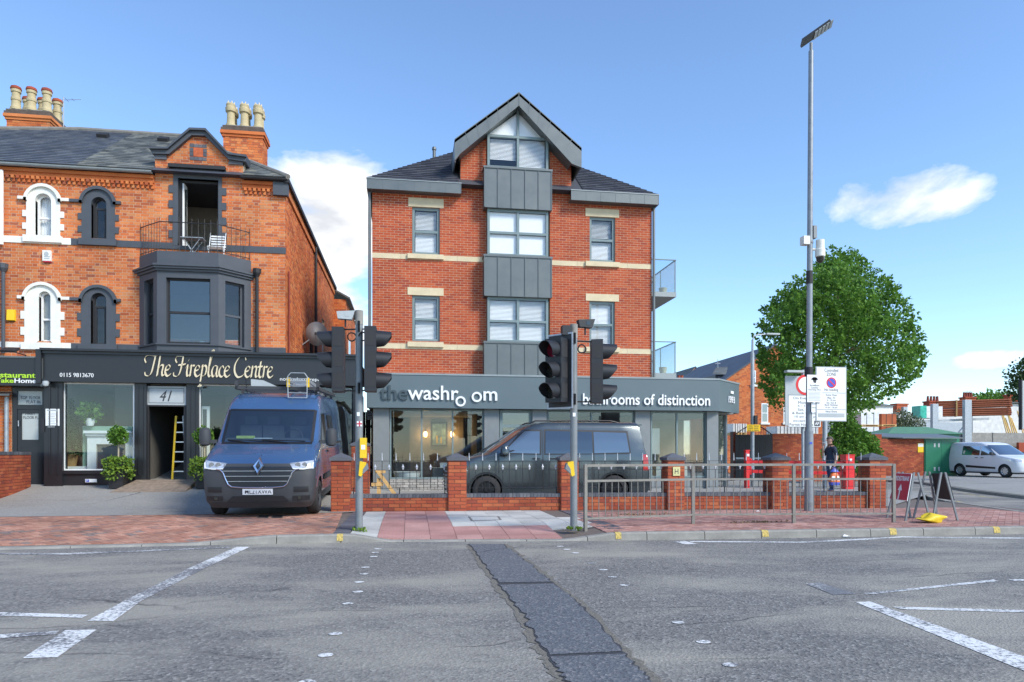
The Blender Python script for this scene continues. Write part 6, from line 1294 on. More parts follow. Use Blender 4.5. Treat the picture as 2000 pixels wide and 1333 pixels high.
# ================================================================== tall lamp post with camera and signs
lx, ly = 8.26, 13.2; LD = 14.28
def LZ(py): return EYE+(HY-py)/F*LD
lp = thing('lamp_post', 'tall galvanised lamp post with a flat LED head and a dome camera', 'lamp post', (lx, ly, .12))
part('base', MB().tube((lx, ly, .1), (lx, ly, LZ(842)), .088, 18), M['column'], lp, True); part('column', MB().tube((lx, ly, LZ(842)), (lx+.05, ly, LZ(100)), .063, 16, .05), M['column'], lp, True); part('base_sleeve', MB().tube((lx, ly, .1), (lx, ly, .30), .094, 18), M['pole'], lp, True); part('spigot', MB().tube((lx+.05, ly, LZ(102)), (lx+.05, ly, LZ(84)), .03, 10), M['pole'], lp)
c = Vector((lx+.17, ly, LZ(66))); u = Vector((.55, -.25, .36)).normalized(); v = Vector((.4, .9, .0)).normalized(); v = (v-u*v.dot(u)).normalized(); n = u.cross(v)
hd = part('lamp_head', MB().obox(c-u*.32-v*.14, u*.62, v*.28, n*.045), M['visor'], lp)
for k in range(5): part('led_module', MB().obox(c-u*(.05-k*.085)-v*.14-n*.012, u*.065, v*.28, n*.011), M['sign_grey'], hd)
def zx(px): return lx+(px-1580)/F*LD
dc = thing('dome_camera', 'white dome security camera on a bracket high on the lamp post', 'camera', (zx(1601), ly-.05, LZ(515))); cx = zx(1601)
part('housing', MB().lathe([(.085, LZ(470)-LZ(515)), (.085, .30), (.10, .28), (.10, .14), (.09, .13)], (cx, ly-.05, LZ(515)), 16), M['cream'], dc, True); part('dome', MB().lathe([(.088, .128), (.075, .05), (.04, .01), (.01, .0)], (cx, ly-.05, LZ(515)), 16), M['lens_dark'], dc, True); part('arm', MB().tube((lx, ly, LZ(488)), (cx, ly-.05, LZ(488)), .03, 8), M['cream'], dc)
bx_ = thing('equipment_box', 'cream equipment boxes strapped to the lamp post beside the dome camera', 'box', (lx-.15, ly, LZ(480))); part('left_box', MB().box(zx(1564), zx(1577), ly-.1, ly+.05, LZ(480), LZ(464)), M['cream'], bx_); part('antenna', MB().box(zx(1587), zx(1594), ly-.06, ly+.06, LZ(466), LZ(442)), M['pole'], bx_); part('strap', MB().tube((lx+.02, ly, LZ(476)), (lx+.02, ly, LZ(472)), .072, 14), M['pole'], bx_)
part('band', MB().tube((lx+.015, ly, LZ(555)), (lx+.015, ly, LZ(530)), .066, 14), M['blackm'], lp); part('band', MB().tube((lx, ly, LZ(735)), (lx, ly, LZ(718)), .085, 14), M['blackm'], lp)
def plate(o, px0, px1, py0, py1, y, m='sign_white', D=LD, bx=None, nm='plate', th=.004):
    f = D/F; xa = (px0-1580)*f+lx; xb = (px1-1580)*f+lx; return part(nm, MB().box(xa, xb, y, y+th, EYE+(HY-py1)*f, EYE+(HY-py0)*f), M[m], o), xa, xb
sgz = thing('zone_sign', 'controlled parking zone sign with no-waiting roundel on the lamp post', 'sign', (lx+.4, ly-.1, LZ(822)))
ys = ly-.11; pl0, xa, xb = plate(sgz, 1590.5, 1651.5, 719, 822, ys, 'sign_white'); plate(sgz, 1588.5, 1653.5, 717.3, 823.5, ys+.0045, 'sign_grey', nm='backing', th=.02)
f_ = LD/F; xm = (xa+xb)/2
def disc(o, x, y, z, r, m, nm='disc', r0=0): n = 28; mb = MB(); mb.add([(x+r*math.cos(2*math.pi*i/n), y, z+r*math.sin(2*math.pi*i/n)) for i in range(n)], [tuple(range(n))]); return part(nm, mb, M[m], o)
disc(pl0, xm, ys-.002, LZ(748.5), .112, 'red', 'roundel_ring'); disc(pl0, xm, ys-.004, LZ(748.5), .088, 'sign_blue', 'roundel_field'); r2 = MB().obox((xm-.083, ys-.007, LZ(748.5)+.06), (.148, 0, -.135), (.018, 0, .019), (0, .002, 0)); part('roundel_bar', r2, M['red'], pl0)
def stext(o, s, xc, y, zb, h, w, m='ink'): t = MB(); text(t, s, (xc, y, zb), (1, 0, 0), (0, 0, 1), w, h, .0015, align='C'); part('lettering', t, M[m], o)
for s, yb, yt, wpx in (('Controlled', 727.5, 721, 29), ('ZONE', 735, 729, 20), ('No loading', 766, 759.5, 29), ('Event Days', 775, 770.5, 23), ('Mon - Fri', 780, 775.8, 16), ('6 - 10 pm', 785, 780.8, 18), ('Sat, Sun &', 789.5, 785.6, 21), ('Bank Holidays', 794.2, 790, 28), ('10 am - 10 pm', 799, 795, 25), ('Next Event', 806.5, 802.5, 24)): stext(pl0, s, xm, ys-.0005, LZ(yb), LZ(yt)-LZ(yb), wpx*f_)
part('divider', MB().box(xa+.005, xb-.005, ys-.002, ys-.0003, LZ(768.6), LZ(768)).box(xa+.005, xb-.005, ys-.002, ys-.0003, LZ(801), LZ(800.4)), M['ink'], pl0); part('event_panel', MB().box(xa+.03, xb-.03, ys-.004, ys-.0003, LZ(815.5), LZ(808)), M['sign_grey'], pl0)
sv = thing('surveillance_sign', 'white surveillance camera notice on the lamp post', 'sign', (lx-.05, ly-.14, LZ(787))); pl1, xa, xb = plate(sv, 1568, 1599, 734, 787, ly-.145); xm = (xa+xb)/2; yq = ly-.1455
for s, yb, yt, wpx in (('Surveillance', 756, 752.5, 20), ('Cameras', 760.5, 757, 15), ('Operating 24hrs', 765, 761.4, 26)): stext(pl1, s, xm, yq, LZ(yb), LZ(yt)-LZ(yb), wpx*f_)
t = MB()
for k in range(7): t.box(xa+.03, xb-.03-.02*(k % 2), yq-.001, yq, LZ(768+k*2.6), LZ(767+k*2.6))
part('print_lines', t, M['sign_grey'], pl1)
n = 16; part('camera_emblem', MB().add([(xm+.075*math.cos(a), yq-.001, LZ(744)+.06*math.sin(a)) for a in [math.pi*i/n for i in range(n+1)]]+[(xm-.02, yq-.001, LZ(749)), (xm+.03, yq-.001, LZ(750))], [tuple(range(n+1)), (n+1, n+2, 4, n-4)]), M['ink'], pl1)
st = thing('permit_plate', 'small permit plate with a green strip on the lamp post', 'sign', (lx, ly-.1, LZ(805))); pl2, xa, xb = plate(st, 1579.5, 1591, 788.5, 806, ly-.10); part('strip', MB().box(xa+.01, xb-.01, ly-.103, ly-.1005, LZ(798), LZ(797)), M['leaf'], pl2)
part('sticker', MB().box(lx-.04, lx+.02, ly-.0915, ly-.0905, LZ(868), LZ(864)), M['sign_blue'], lp)
# sign post behind: event-day restriction
ex, ey = 12.52, 20.34; ED = (ex*SS+ey*CC); ev = thing('event_sign', 'event day entry restriction sign on a grey post behind the lamp post', 'sign', (ex, ey, .15))
EX = lambda px: ((px-CX)/F*ED+ey*SS)/CC if 0 else PXp(px, ey-.1); EZs = lambda py: P(1568, py, ey-.1)[1]
part('post', MB().tube((ex, ey, .1), (ex, ey, EZs(722)), .045, 12), M['galv'], ev, True); part('lamp_arm', MB().tube((ex, ey-.05, EZs(727)), (EX(1532), ey-.25, EZs(727)), .03, 8), M['galv'], ev); part('sign_light', MB().box(EX(1528), EX(1562), ey-.4, ey-.2, EZs(730), EZs(726)), M['sign_grey'], ev)
yq = ey-.1; bk = part('back_board', MB().box(EX(1534), EX(1603), yq, yq+.03, EZs(832), EZs(735)), M['sign_grey'], ev); part('roundel_ring', MB().lathe([(.33, 0), (.33, .004)], (EX(1573), yq-.006, EZs(752)), 32, 'Y'), M['red'], ev); part('roundel_field', MB().lathe([(.25, 0), (.25, .004)], (EX(1573), yq-.012, EZs(752)), 32, 'Y'), M['sign_white'], ev)
wp_ = part('text_plate', MB().box(EX(1540), EX(1602.5), yq-.006, yq-.001, EZs(834), EZs(773)), M['sign_white'], ev); part('plate_border', MB().box(EX(1539.5), EX(1603), yq-.004, yq-.0005, EZs(835), EZs(772)), M['ink'], ev)
for s, a, b, yb, yt in (('On Event Days', 1549, 1600, 782, 775.5), ('Mon - Fri', 1559, 1590, 789.5, 784), ('6 - 10 pm', 1558, 1590, 796, 791), ('Sat, Sun', 1558, 1586, 803.5, 798), ('& Bank Holidays', 1547, 1601, 811, 805), ('10 am - 10 pm', 1552, 1598, 817.5, 812), ('except for', 1549, 1585, 825.5, 820), ('Permit Holders', 1542, 1588, 832.5, 827)): t = MB(); text(t, s, (EX(a), yq-.0065, EZs(yb)), (1, 0, 0), (0, 0, 1), EX(b)-EX(a), EZs(yt)-EZs(yb), .002); part('lettering', t, M['ink'], wp_)
part('permit_box', MB().box(EX(1590), EX(1601), yq-.009, yq-.0065, EZs(832.5), EZs(822)), M['ink'], wp_); t = MB(); text(t, 'AP', (EX(1591.5), yq-.0092, EZs(830.5)), (1, 0, 0), (0, 0, 1), EX(1599.5)-EX(1591.5), EZs(824.5)-EZs(830.5), .002, bold=.02); part('lettering', t, M['sign_white'], wp_)
p2 = thing('grey_post', 'plain grey post standing behind the man', 'post', (13.2, 20.6, .1)); x_ = PXp(1611, 20.5); part('shaft', MB().tube((x_, 20.5, .08), (x_, 20.5, P(1611, 806, 20.5)[1]), .075, 12), M['galv'], p2, True); part('cap', MB().lathe([(.078, 0), (.05, .03)], (x_, 20.5, P(1611, 806, 20.5)[1]), 12), M['galv'], p2)
# slim lamp column with yellow notice
qx, qy = 11.71, 22.08; QZ = lambda py: P(1470, py, qy)[1]; ql = thing('slim_lamp_column', 'slim grey lamp column with a curved arm and a yellow notice', 'lamp post', (qx, qy, .12)); part('column', MB().tube((qx, qy, .1), (qx, qy, QZ(690)), .065, 12).tube((qx, qy, QZ(690)), (qx+.01, qy, QZ(664)), .04, 10), M['galv'], ql, True)
part('arm', MB().path([(qx+.01, qy, QZ(664)), (qx+.05, qy, QZ(657)), (qx+.2, qy, QZ(654)), (qx+.65, qy, QZ(652))], .022, 8), M['galv'], ql, True); part('lantern', MB().box(qx+.5, qx+.98, qy-.08, qy+.08, QZ(653.5), QZ(650.5)), M['sign_grey'], ql); part('control_box', MB().box(qx+.02, qx+.13, qy-.12, qy-.05, QZ(829), QZ(812)), M['blackm'], ql)
yn = part('yellow_notice', MB().box(PXp(1459, qy-.1), PXp(1485, qy-.1), qy-.1, qy-.09, QZ(843), QZ(830)), M['yellow'], ql)
t = MB()
for a, b, yb in ((1462, 1470, 833.5), (1473, 1482, 833.5), (1462, 1471, 837.5), (1473, 1481, 837.5), (1461, 1467, 841.5), (1469, 1471, 841.5), (1473, 1482, 841.5)): t.box(PXp(a, qy-.1), PXp(b, qy-.1), qy-.102, qy-.1005, QZ(yb), QZ(yb-1.3))
part('print_lines', t, M['ink'], yn)
# red height barrier posts and beams
def redpost(x, y, z1, w, lab): o = thing('red_post', lab, 'post', (x, y, .1), group='red barrier posts'); part('shaft', MB().box(x-w/2, x+w/2, y-w/2, y+w/2, .08, z1), M['red'], o); part('cap', MB().box(x-w/2-.012, x+w/2+.012, y-w/2-.012, y+w/2+.012, z1+.001, z1+.03), M['red'], o); part('lock_plate', MB().box(x-.03, x+.05, y-w/2-.014, y-w/2-.001, z1-.18, z1-.1), M['sign_white'], o)
rx_, ry_ = PXp(1655, 20.1), 20.1; redpost(rx_, ry_, P(1655, 890, ry_)[1], .30, 'stout red steel barrier post right of the man'); r2x, r2y = PXp(1458.5, 21.0), 21.0; redpost(r2x, r2y, P(1458, 881, r2y)[1], .13, 'slim red barrier post near the showroom corner')
bm = thing('red_barrier', 'red double beam barrier between the red posts', 'barrier', ((rx_+r2x)/2, 20.6, .5)); za, zb_ = P(1470, 902, 20.9)[1], P(1640, 912, 20.2)[1]
for dz in (0, -.32): a = Vector((r2x+.07, r2y, za+dz)); b = Vector((rx_-.16, ry_, za+dz-.05)); part('beam', MB().obox(a-Vector((0, .04, .05)), b-a, (0, .08, 0), (0, 0, .10)), M['red'], bm)
part('hinge', MB().tube((r2x+.12, r2y, za-.42), (r2x+.12, r2y, za+.1), .05, 10), M['red'], bm)
# A-boards and sandbag
def aboard(x, y, rz, lab, red):
    o = thing('roadworks_sign', lab, 'sign', (x, y, .12), rz, world=False, group='folding roadworks signs'); th = math.radians(12)
    for s in (-1, 1):
        for k in (-1, 1): part('leg', MB().obox((k*.30-.015, s*.22, 0), (.03, 0, 0), (0, .03, 0), (-k*.06, -s*.185, .86)), M['pole'], o)
    pts = [(-.27, .36), (.27, .36), (.235, .83), (-.235, .83)]; n = Vector((0, -math.cos(th), math.sin(th)))
    W = lambda u, h: Vector((u, -.235+(h)*.215, h))
    f = part('sign_face', MB().prism([W(*p)-Vector((0, .0, 0)) for p in pts], (0, -.012, .004)), M['red_sign'] if red else M['blackm'], o)
    if red:
        part('sign_border', MB().prism([W(u*1.05, .27+(h-.28)*1.035)+Vector((0, .002, 0)) for u, h in pts], (0, -.010, .003)), M['sign_white'], o)
        t = MB(); U = Vector((1, 0, 0)); Vv = (W(0, .8)-W(0, .3)).normalized(); text(t, 'PEDESTRIANS', W(-.215, .70)+Vector((0, -.0135, .004)), U, Vv, .43, .085, .003, bold=.02)
        q = W(0, .36)+Vector((0, -.0145, .005)); t.add([q+U*-.02, q+U*.02, q+U*.02+Vv*.18, q-U*.02+Vv*.18, q+U*.07+Vv*.17, q-U*.07+Vv*.17, q+Vv*.29], [(0, 1, 2, 3), (5, 4, 6)]); part('lettering', t, M['sign_white'], f)
    return o
x, y = G(1772, 1015, .12); aboard(x, y, -1.72, 'red pedestrians sign with white arrow on a folding frame', True)
x, y = G(1828, 1014, .12); aboard(x, y, 1.40, 'dark back of a folding roadworks sign, right of the red one', False)
sb = MB()
def bag(u, v):
    a = 2*math.pi*u; p = math.pi*v-math.pi/2; r = math.cos(p); k = 1+.08*math.sin(3*a+2)+.05*math.sin(5*p+a); return (8.93+.25*r*math.cos(a)*k+.04*math.sin(4*p), 10.62+.15*r*math.sin(a)*k, .12+.075+.07*math.sin(p)*(1+.5*math.cos(a*1)-.35*math.cos(2*a)))
sb.grid(bag, 28, 14); single('sandbag', sb, mat('yellow_sack', (.72, .52, .02), .5, var=.15, scale=9, bump=.5, bscale=9), 'bright yellow sandbag lying across the feet of the folding signs', 'sandbag', smooth=True)
# litter and weeds
for i, (px, py, m, s) in enumerate(((1651, 1048, 'sign_white', .09), (1697, 1047, 'yellow', .05), (1480, 1000, 'sign_white', .05))):
    x, y = G(px, py, .01 if i < 2 else .12); mb = MB(); mb.grid(lambda u, v: (x+s*(u-.5)*1.6, y+s*(v-.5), (.012 if i < 2 else .13)+s*.4*rng.random()*(1 if 0 < u < 1 and 0 < v < 1 else .1)), 4, 4); single('litter', mb, M[m], ['crumpled white litter in the gutter below the kerb', 'scrap of yellow litter in the gutter', 'scrap of white paper behind the guard rail'][i], 'litter')
for i, (px, py, n) in enumerate(((32, 962, 120), (122, 947, 110), (60, 957, 40))):
    z = .3
    for _ in range(5): x, y = G(px, py, z); z = groundz(x, min(y, 19.3))
    mb = MB()
    for _ in range(n): a = rng.uniform(0, 6.28); r = rng.random()*.17; leaf(mb, (x+r*math.cos(a), y-.05+r*.5*math.sin(a), z+.02+rng.random()*.1), .08, rng, -1.)
    single('weed_clump', mb, M['leaf_lime'], ['green weeds at the foot of the left brick pier', 'weeds in the corner under the black pilaster', 'small weeds along the low boundary wall'][i], 'weeds')
for i, (px, py) in enumerate(((1245, 1006), (1480, 1021))):
    x, y = G(px, py, .12); mb = MB()
    for _ in range(130): leaf(mb, (x+rng.gauss(0, .3), y+rng.gauss(0, .04), .128), .035, rng, 0)
    tag(part('leaf_litter', mb, M['soil'], None), ['fallen brown leaves near the first guard rail panel', 'fallen brown leaves under the middle guard rail panel'][i], 'leaf litter', None, 'stuff')

ag = thing('alley_dark_screen', 'added dark screen standing in for the dark alley between the two buildings', 'gate', (-2.0, 24.0, .4))  # added dark screen: stands in for the alley's darkness and hides the sky behind
for k in range(12): part('board', MB().box(-3.3+k*.18, -3.125+k*.18, 24.0, 24.04, .3, 2.75), M['blackm'], ag)
part('rail', MB().box(-3.3, -1.15, 24.041, 24.1, .8, .9), M['blackm'], ag); part('rail', MB().box(-3.3, -1.15, 24.041, 24.1, 2.2, 2.3), M['blackm'], ag)
an = thing('alley_notice', 'small white notice in the dark alley', 'sign', (-1.6, 23.98, 2.2)); part('plate', MB().box(PXp(716, 23.97), PXp(728, 23.97), 23.975, 23.995, P(720, 820, 23.97)[1], P(720, 801, 23.97)[1]), M['sign_white'], an); part('print_lines', MB().box(PXp(718, 23.97), PXp(726, 23.97), 23.97, 23.974, P(720, 808, 23.97)[1], P(720, 806, 23.97)[1]).box(PXp(718, 23.97), PXp(726, 23.97), 23.97, 23.974, P(720, 813, 23.97)[1], P(720, 811, 23.97)[1]), M['sign_grey'], an)
# ================================================================== vehicles: hull built from horizontal slices
class Hull:
    def __init__(s, prof, L, rf=.5, nf=3.2, rr=.16, nr=4., taper=.0):
        s.p = prof; s.L = L; s.rf = rf; s.nf = nf; s.rr = rr; s.nr = nr
    def at(s, z):                       # (z, xf, w, xr)
        p = s.p
        if z <= p[0][0]: return p[0][1:]
        for a, b in zip(p, p[1:]):
            if z <= b[0]: t = (z-a[0])/(b[0]-a[0]); return tuple(a[i]+(b[i]-a[i])*t for i in (1, 2, 3))
        return p[-1][1:]
    def front(s, y, z, off=0):
        xf, w, xr = s.at(z); q = min(.9999, abs(y)/w); sn = q**(s.nf/2); cs = math.sqrt(max(0, 1-sn*sn)); x = xf+s.rf*(1-cs**(2/s.nf)); return Vector((x-off, y, z))
    def side(s, x, z, sg, off=0):
        xf, w, xr = s.at(z)
        if x < xf+s.rf: q = max(0., min(1, 1-(x-xf)/s.rf)); cs = q**(s.nf/2); y = w*math.sqrt(max(0, 1-cs*cs))**(2/s.nf)
        elif x > xr-s.rr: q = max(0., min(1, 1-(xr-x)/s.rr)); cs = q**(s.nr/2); y = w*math.sqrt(max(0, 1-cs*cs))**(2/s.nr)
        else: y = w
        return Vector((x, sg*(y+off), z))
    def ring(s, z):
        xf, w, xr = s.at(z); o = []
        for i in range(13): t = math.pi/2*i/12; o.append((xf+s.rf*(1-math.cos(t)**(2/s.nf)) if i < 12 else xf+s.rf, w*math.sin(t)**(2/s.nf) if i else 0.))
        for i in range(1, 6): o.append((xf+s.rf+(xr-s.rr-xf-s.rf)*i/5, w))
        for i in range(1, 8): t = math.pi/2*i/7; o.append((xr-s.rr+s.rr*math.sin(t)**(2/s.nr), w*math.cos(t)**(2/s.nr) if i < 7 else 0.))
        return [(x, y, z) for x, y in o]+[(x, -y, z) for x, y in o[-2:0:-1]]
    def mesh(s, name, mats, wheels, wr, matfn, parent, sub=3, cab=()):
        zs = []
        for a, b in zip(s.p, s.p[1:]):
            for k in range(sub): zs.append(a[0]+(b[0]-a[0])*k/sub)
        zs.append(s.p[-1][0]); mb = MB(); n = len(s.ring(zs[0]))
        for z in zs: mb.v += s.ring(z)
        for j in range(len(zs)-1):
            for i in range(n):
                f = (j*n+i, j*n+(i+1) % n, (j+1)*n+(i+1) % n, (j+1)*n+i); mb.f.append(f[::-1]); c = [sum(mb.v[k][q] for k in f)/4 for q in range(3)]; mb.m.append(matfn(*c))
        mb.f.append(tuple(range(n))); mb.m.append(2); mb.f.append(tuple(range((len(zs)-1)*n, len(zs)*n))[::-1]); mb.m.append(0)
        mb.f = [f[::-1] for f in mb.f]
        me = mb.mesh(name, mats); ob = bpy.data.objects.new(name, me); COL.objects.link(ob)
        cm = MB()
        for (wx, wz) in wheels:
            for sg in (-1, 1): cm.tube((wx, sg*.62, wz), (wx, sg*1.3, wz), wr, 28, mi=0)
        for bx4 in cab: cm.box(*bx4)
        cme = cm.mesh('cut', mats); 
        for p in cme.polygons: p.material_index = 2
        cu = bpy.data.objects.new('cut', cme); COL.objects.link(cu)
        md = ob.modifiers.new('b', 'BOOLEAN'); md.operation = 'DIFFERENCE'; md.object = cu; md.solver = 'EXACT'
        dg = bpy.context.evaluated_depsgraph_get(); dg.update(); me2 = bpy.data.meshes.new_from_object(ob.evaluated_get(dg))
        bpy.data.objects.remove(ob); bpy.data.objects.remove(cu)
        me2.shade_smooth(); me2.set_sharp_from_angle(angle=math.radians(38)); me2.name = name
        o = bpy.data.objects.new(name, me2); COL.objects.link(o); o.parent = parent; ORG[o] = Vector((0, 0, 0)); return o
    def fpatch(s, y0, y1, z0, z1, off, nu=24, nv=8, th=None):      # patch of the front; y0,y1 functions of z fraction
        f0 = y0 if callable(y0) else (lambda t: y0); f1 = y1 if callable(y1) else (lambda t: y1)
        g0 = z0 if callable(z0) else (lambda u: z0); g1 = z1 if callable(z1) else (lambda u: z1)
        return MB().grid(lambda u, v: s.front(f1(v)+(f0(v)-f1(v))*u, g0(u)+(g1(u)-g0(u))*v, off), nu, nv)
    def spatch(s, pts, sg, off, n=10):                              # four-cornered side patch: (x,z) bl, br, tr, tl
        (a, b, c, d) = pts
        def fn(u, v):
            x = (a[0]*(1-u)+b[0]*u)*(1-v)+(d[0]*(1-u)+c[0]*u)*v; z = (a[1]*(1-u)+b[1]*u)*(1-v)+(d[1]*(1-u)+c[1]*u)*v; return s.side(x, z, sg, off)
        m = MB().grid(fn, n, n)
        if sg > 0: m.f = [f[::-1] for f in m.f]
        return m
def paint(name, col, rough=.28, metal=.5): m = mat(name, col, rough, metal, var=.03, scale=2, coat=.6); m.node_tree.nodes['Principled BSDF'].inputs['Coat Roughness'].default_value = .06; return m
def vgl(name, col, f):
    m = mat(name, col, .05, 0, var=0); t = m.node_tree; N = t.nodes; o = [n for n in N if n.type == 'OUTPUT_MATERIAL'][0]; g = N.new('ShaderNodeBsdfGlossy'); g.inputs['Roughness'].default_value = .02; g.inputs[0].default_value = (.92, .96, 1, 1); x = N.new('ShaderNodeMixShader'); x.inputs[0].default_value = f
    t.links.new(N['Principled BSDF'].outputs[0], x.inputs[1]); t.links.new(g.outputs[0], x.inputs[2]); t.links.new(x.outputs[0], o.inputs[0]); return m
M['vglass'] = vgl('vehicle_glass', (.025, .03, .034), .38); M['vglass_side'] = vgl('vehicle_tinted_glass', (.04, .045, .048), .16); M['vglass_tint'] = vgl('privacy_glass', (.012, .013, .014), .09)
M['chrome'] = mat('chrome', (.75, .76, .78), .12, 1., var=0); M['trim'] = mat('grey_plastic_trim', (.045, .048, .052), .55, var=.08); M['grille'] = mat('grille_black', (.012, .012, .014), .45, var=0)
M['lamp'] = mat('headlamp', (.55, .57, .6), .12, .3, var=.3, scale=16, coat=1.); M['tail'] = mat('tail_lamp', (.5, .01, .012), .2, var=0, coat=.8); M['plate'] = mat('number_plate', (.78, .78, .76), .4, var=0)
M['alloy_black'] = mat('black_alloy', (.03, .03, .033), .3, .6, var=0); M['hubcap'] = mat('silver_hubcap', (.5, .51, .52), .35, .5, var=.05)
def wheel(parent, x, y, z, r, sg, rim='hubcap', spokes=10, w=.22):
    o = part('wheel', MB().lathe([(r*.62, -.0), (r*.92, .0), (r, -.03), (r, -w+.03), (r*.92, -w), (r*.6, -w)], (x, sg*y, z), 30, 'Y', cap=False) if sg > 0 else MB().lathe([(r*.6, w), (r*.92, w), (r, w-.03), (r, .03), (r*.92, 0), (r*.62, 0)], (x, sg*y, z), 30, 'Y', cap=False), M['rubber'], parent, True, angle=50)
    q = MB(); n = 30; yo = sg*(y-.015)
    q.add([(x+r*.64*math.cos(2*math.pi*i/n), sg*(y-.004), z+r*.64*math.sin(2*math.pi*i/n)) for i in range(n)]+[(x+r*.58*math.cos(2*math.pi*i/n), sg*(y-.03), z+r*.58*math.sin(2*math.pi*i/n)) for i in range(n)], [(i, (i+1) % n, (i+1) % n+n, i+n) for i in range(n)]); part('rim', q, M[rim], o, True)
    part('rim_dish', MB().tube((x, sg*(y-.06), z), (x, sg*(y-.08), z), r*.6, 24), M['grille'], o)
    sp = MB()
    for k in range(spokes):
        a = 2*math.pi*k/spokes; d = Vector((math.cos(a), 0, math.sin(a))); t = Vector((-math.sin(a), 0, math.cos(a))); c = Vector((x, sg*(y-.03), z)); wd = r*(.07 if rim != 'hubcap' else .13)
        sp.add([c+d*r*.1-t*wd*.8, c+d*r*.1+t*wd*.8, c+d*r*.6+t*wd, c+d*r*.6-t*wd], [(0, 1, 2, 3) if sg < 0 else (3, 2, 1, 0)])
    part('spokes', sp, M[rim], o); part('hub', MB().tube((x, sg*(y-.05), z), (x, sg*(y-.012), z), r*.15, 14), M[rim], o)
# ------------------------------------------------------------------ blue panel van
rv = thing('blue_van', 'blue panel van with ladder rack parked facing the road in front of the black shop', 'van', (-2.78, 13.22, .125), math.pi/2, world=False); rv.rotation_euler = (0, -math.radians(2.2), math.pi/2); rv.location.z = .10
H1 = Hull([(.20, .12, .90, 5.45), (.32, .02, .97, 5.5), (.55, .0, 1.0, 5.52), (.80, .015, 1.02, 5.53), (.95, .04, 1.025, 5.53), (1.03, .075, 1.025, 5.53), (1.09, .15, 1.02, 5.53), (1.18, .33, 1.015, 5.53), (1.28, .56, 1.01, 5.53), (1.37, .79, 1.0, 5.53), (1.42, .88, .99, 5.53), (1.75, 1.17, .965, 5.52), (2.08, 1.47, .93, 5.5), (2.2, 1.60, .91, 5.48), (2.32, 1.78, .885, 5.45), (2.40, 1.98, .84, 5.40), (2.44, 2.2, .78, 5.3), (2.46, 2.5, .66, 5.1)], 5.55, .36, 4.4)
mblue = paint('blue_van_paint', (.075, .155, .30), .24, .5)
def rmat(x, y, z): return 1 if (z < .58 and x < 1.6) or z < .42 or (x < .3 and z < .93) else 0
H1.mesh('body', [mblue, M['trim'], M['grille']], [(.87, .335), (4.55, .335)], .41, rmat, rv, cab=[(.3, 2.15, -.84, .84, 1.435, 2.055)])
M['screen'] = glassmat('windscreen_glass', (.62, .74, .80), .20); M['seat'] = mat('cab_seat', (.07, .072, .078), .8, var=.2)
for yy in (-.5, .05, .5):
    st_ = part('seat', MB().box(1.78, 1.92, yy-.21, yy+.21, 1.436, 1.74), M['seat'], rv); part('headrest', MB().box(1.80, 1.90, yy-.12, yy+.12, 1.76, 1.93), M['seat'], st_)
sw = MB(); n = 20; sw.path([(1.32+.05*math.sin(2*math.pi*i/n), -.42+.19*math.cos(2*math.pi*i/n), 1.50+.16*math.sin(2*math.pi*i/n)) for i in range(n+1)], .014, 6); part('steering_wheel', sw, M['grille'], rv, True)
part('dashboard', MB().prism([(.98, -.83, 1.437), (1.28, -.83, 1.437), (1.28, -.83, 1.49), (1.1, -.83, 1.475)], (0, 1.66, 0)), M['seat'], rv); part('papers', MB().box(1.02, 1.16, -.05, .28, 1.476, 1.49), M['sign_white'], rv); part('hi_vis_vest', MB().box(1.04, 1.2, .3, .62, 1.478, 1.53), mat('hi_vis', (.55, .62, .12), .7, var=.2), rv)
part('windscreen', H1.fpatch(lambda t: -.87+.05*t, lambda t: .87-.05*t, lambda u: 1.42+.045*(1-(2*u-1)**2)*0, lambda u: 2.05+.03*(1-(2*u-1)**2), .006, 30, 12), M['screen'], rv, True)
for ya, yb in ((-.875, -.82), (.82, .875)): part('screen_seal', H1.fpatch(ya, yb, 1.42, 2.06, .009, 3, 10), M['grille'], rv, True)
part('screen_seal', H1.fpatch(-.84, .84, 2.04, 2.075, .009, 24, 1), M['grille'], rv, True)
part('scuttle', H1.fpatch(-.86, .86, 1.375, 1.418, .008), M['grille'], rv, True)
gp_ = part('grille', H1.fpatch(lambda t: -.47-.18*t**.7, lambda t: .47+.18*t**.7, .60, .965, .012), M['grille'], rv, True)
for z, w_ in ((.895, .63), (.80, .60), (.705, .545)): part('chrome_bar', H1.fpatch(-w_, w_, z-.005, z+.004, .02, 24, 1), M['sign_grey'], gp_, True)
ol = MB()
for sg in (-1, 1):
    pts = [(sg*.74, .925), (sg*.665, .915), (sg*.61, .86), (sg*.57, .76), (sg*.52, .65), (sg*.46, .605), (sg*.3, .59), (0, .585)]
    ol.path([H1.front(y, z, .022) for y, z in pts], .011, 6)
part('chrome_surround', ol, M['chrome'], gp_, True)
part('upper_trim', H1.fpatch(-.66, .66, .972, 1.03, .012), M['trim'], rv, True)
b = MB(); yz = [(0, .17), (.105, 0), (0, -.17), (-.105, 0)]; yi = [(0, .075), (.046, 0), (0, -.075), (-.046, 0)]; zc = .985
vs = []
for (y, z) in yz: vs.append(H1.front(y, zc+z, .03))
for (y, z) in yi: vs.append(H1.front(y, zc+z, .03))
for (y, z) in yz: vs.append(H1.front(y*.75, zc+z*.75, .06))
b.add(vs, [(0, 1, 9, 8), (1, 2, 10, 9), (2, 3, 11, 10), (3, 0, 8, 11), (8, 9, 5, 4), (9, 10, 6, 5), (10, 11, 7, 6), (11, 8, 4, 7)]); part('diamond_badge', b, M['chrome'], rv)
part('badge_mount', MB().add([H1.front(y*1.18, zc+z*1.18, .02) for y, z in yz], [(0, 1, 2, 3)]), M['grille'], rv)
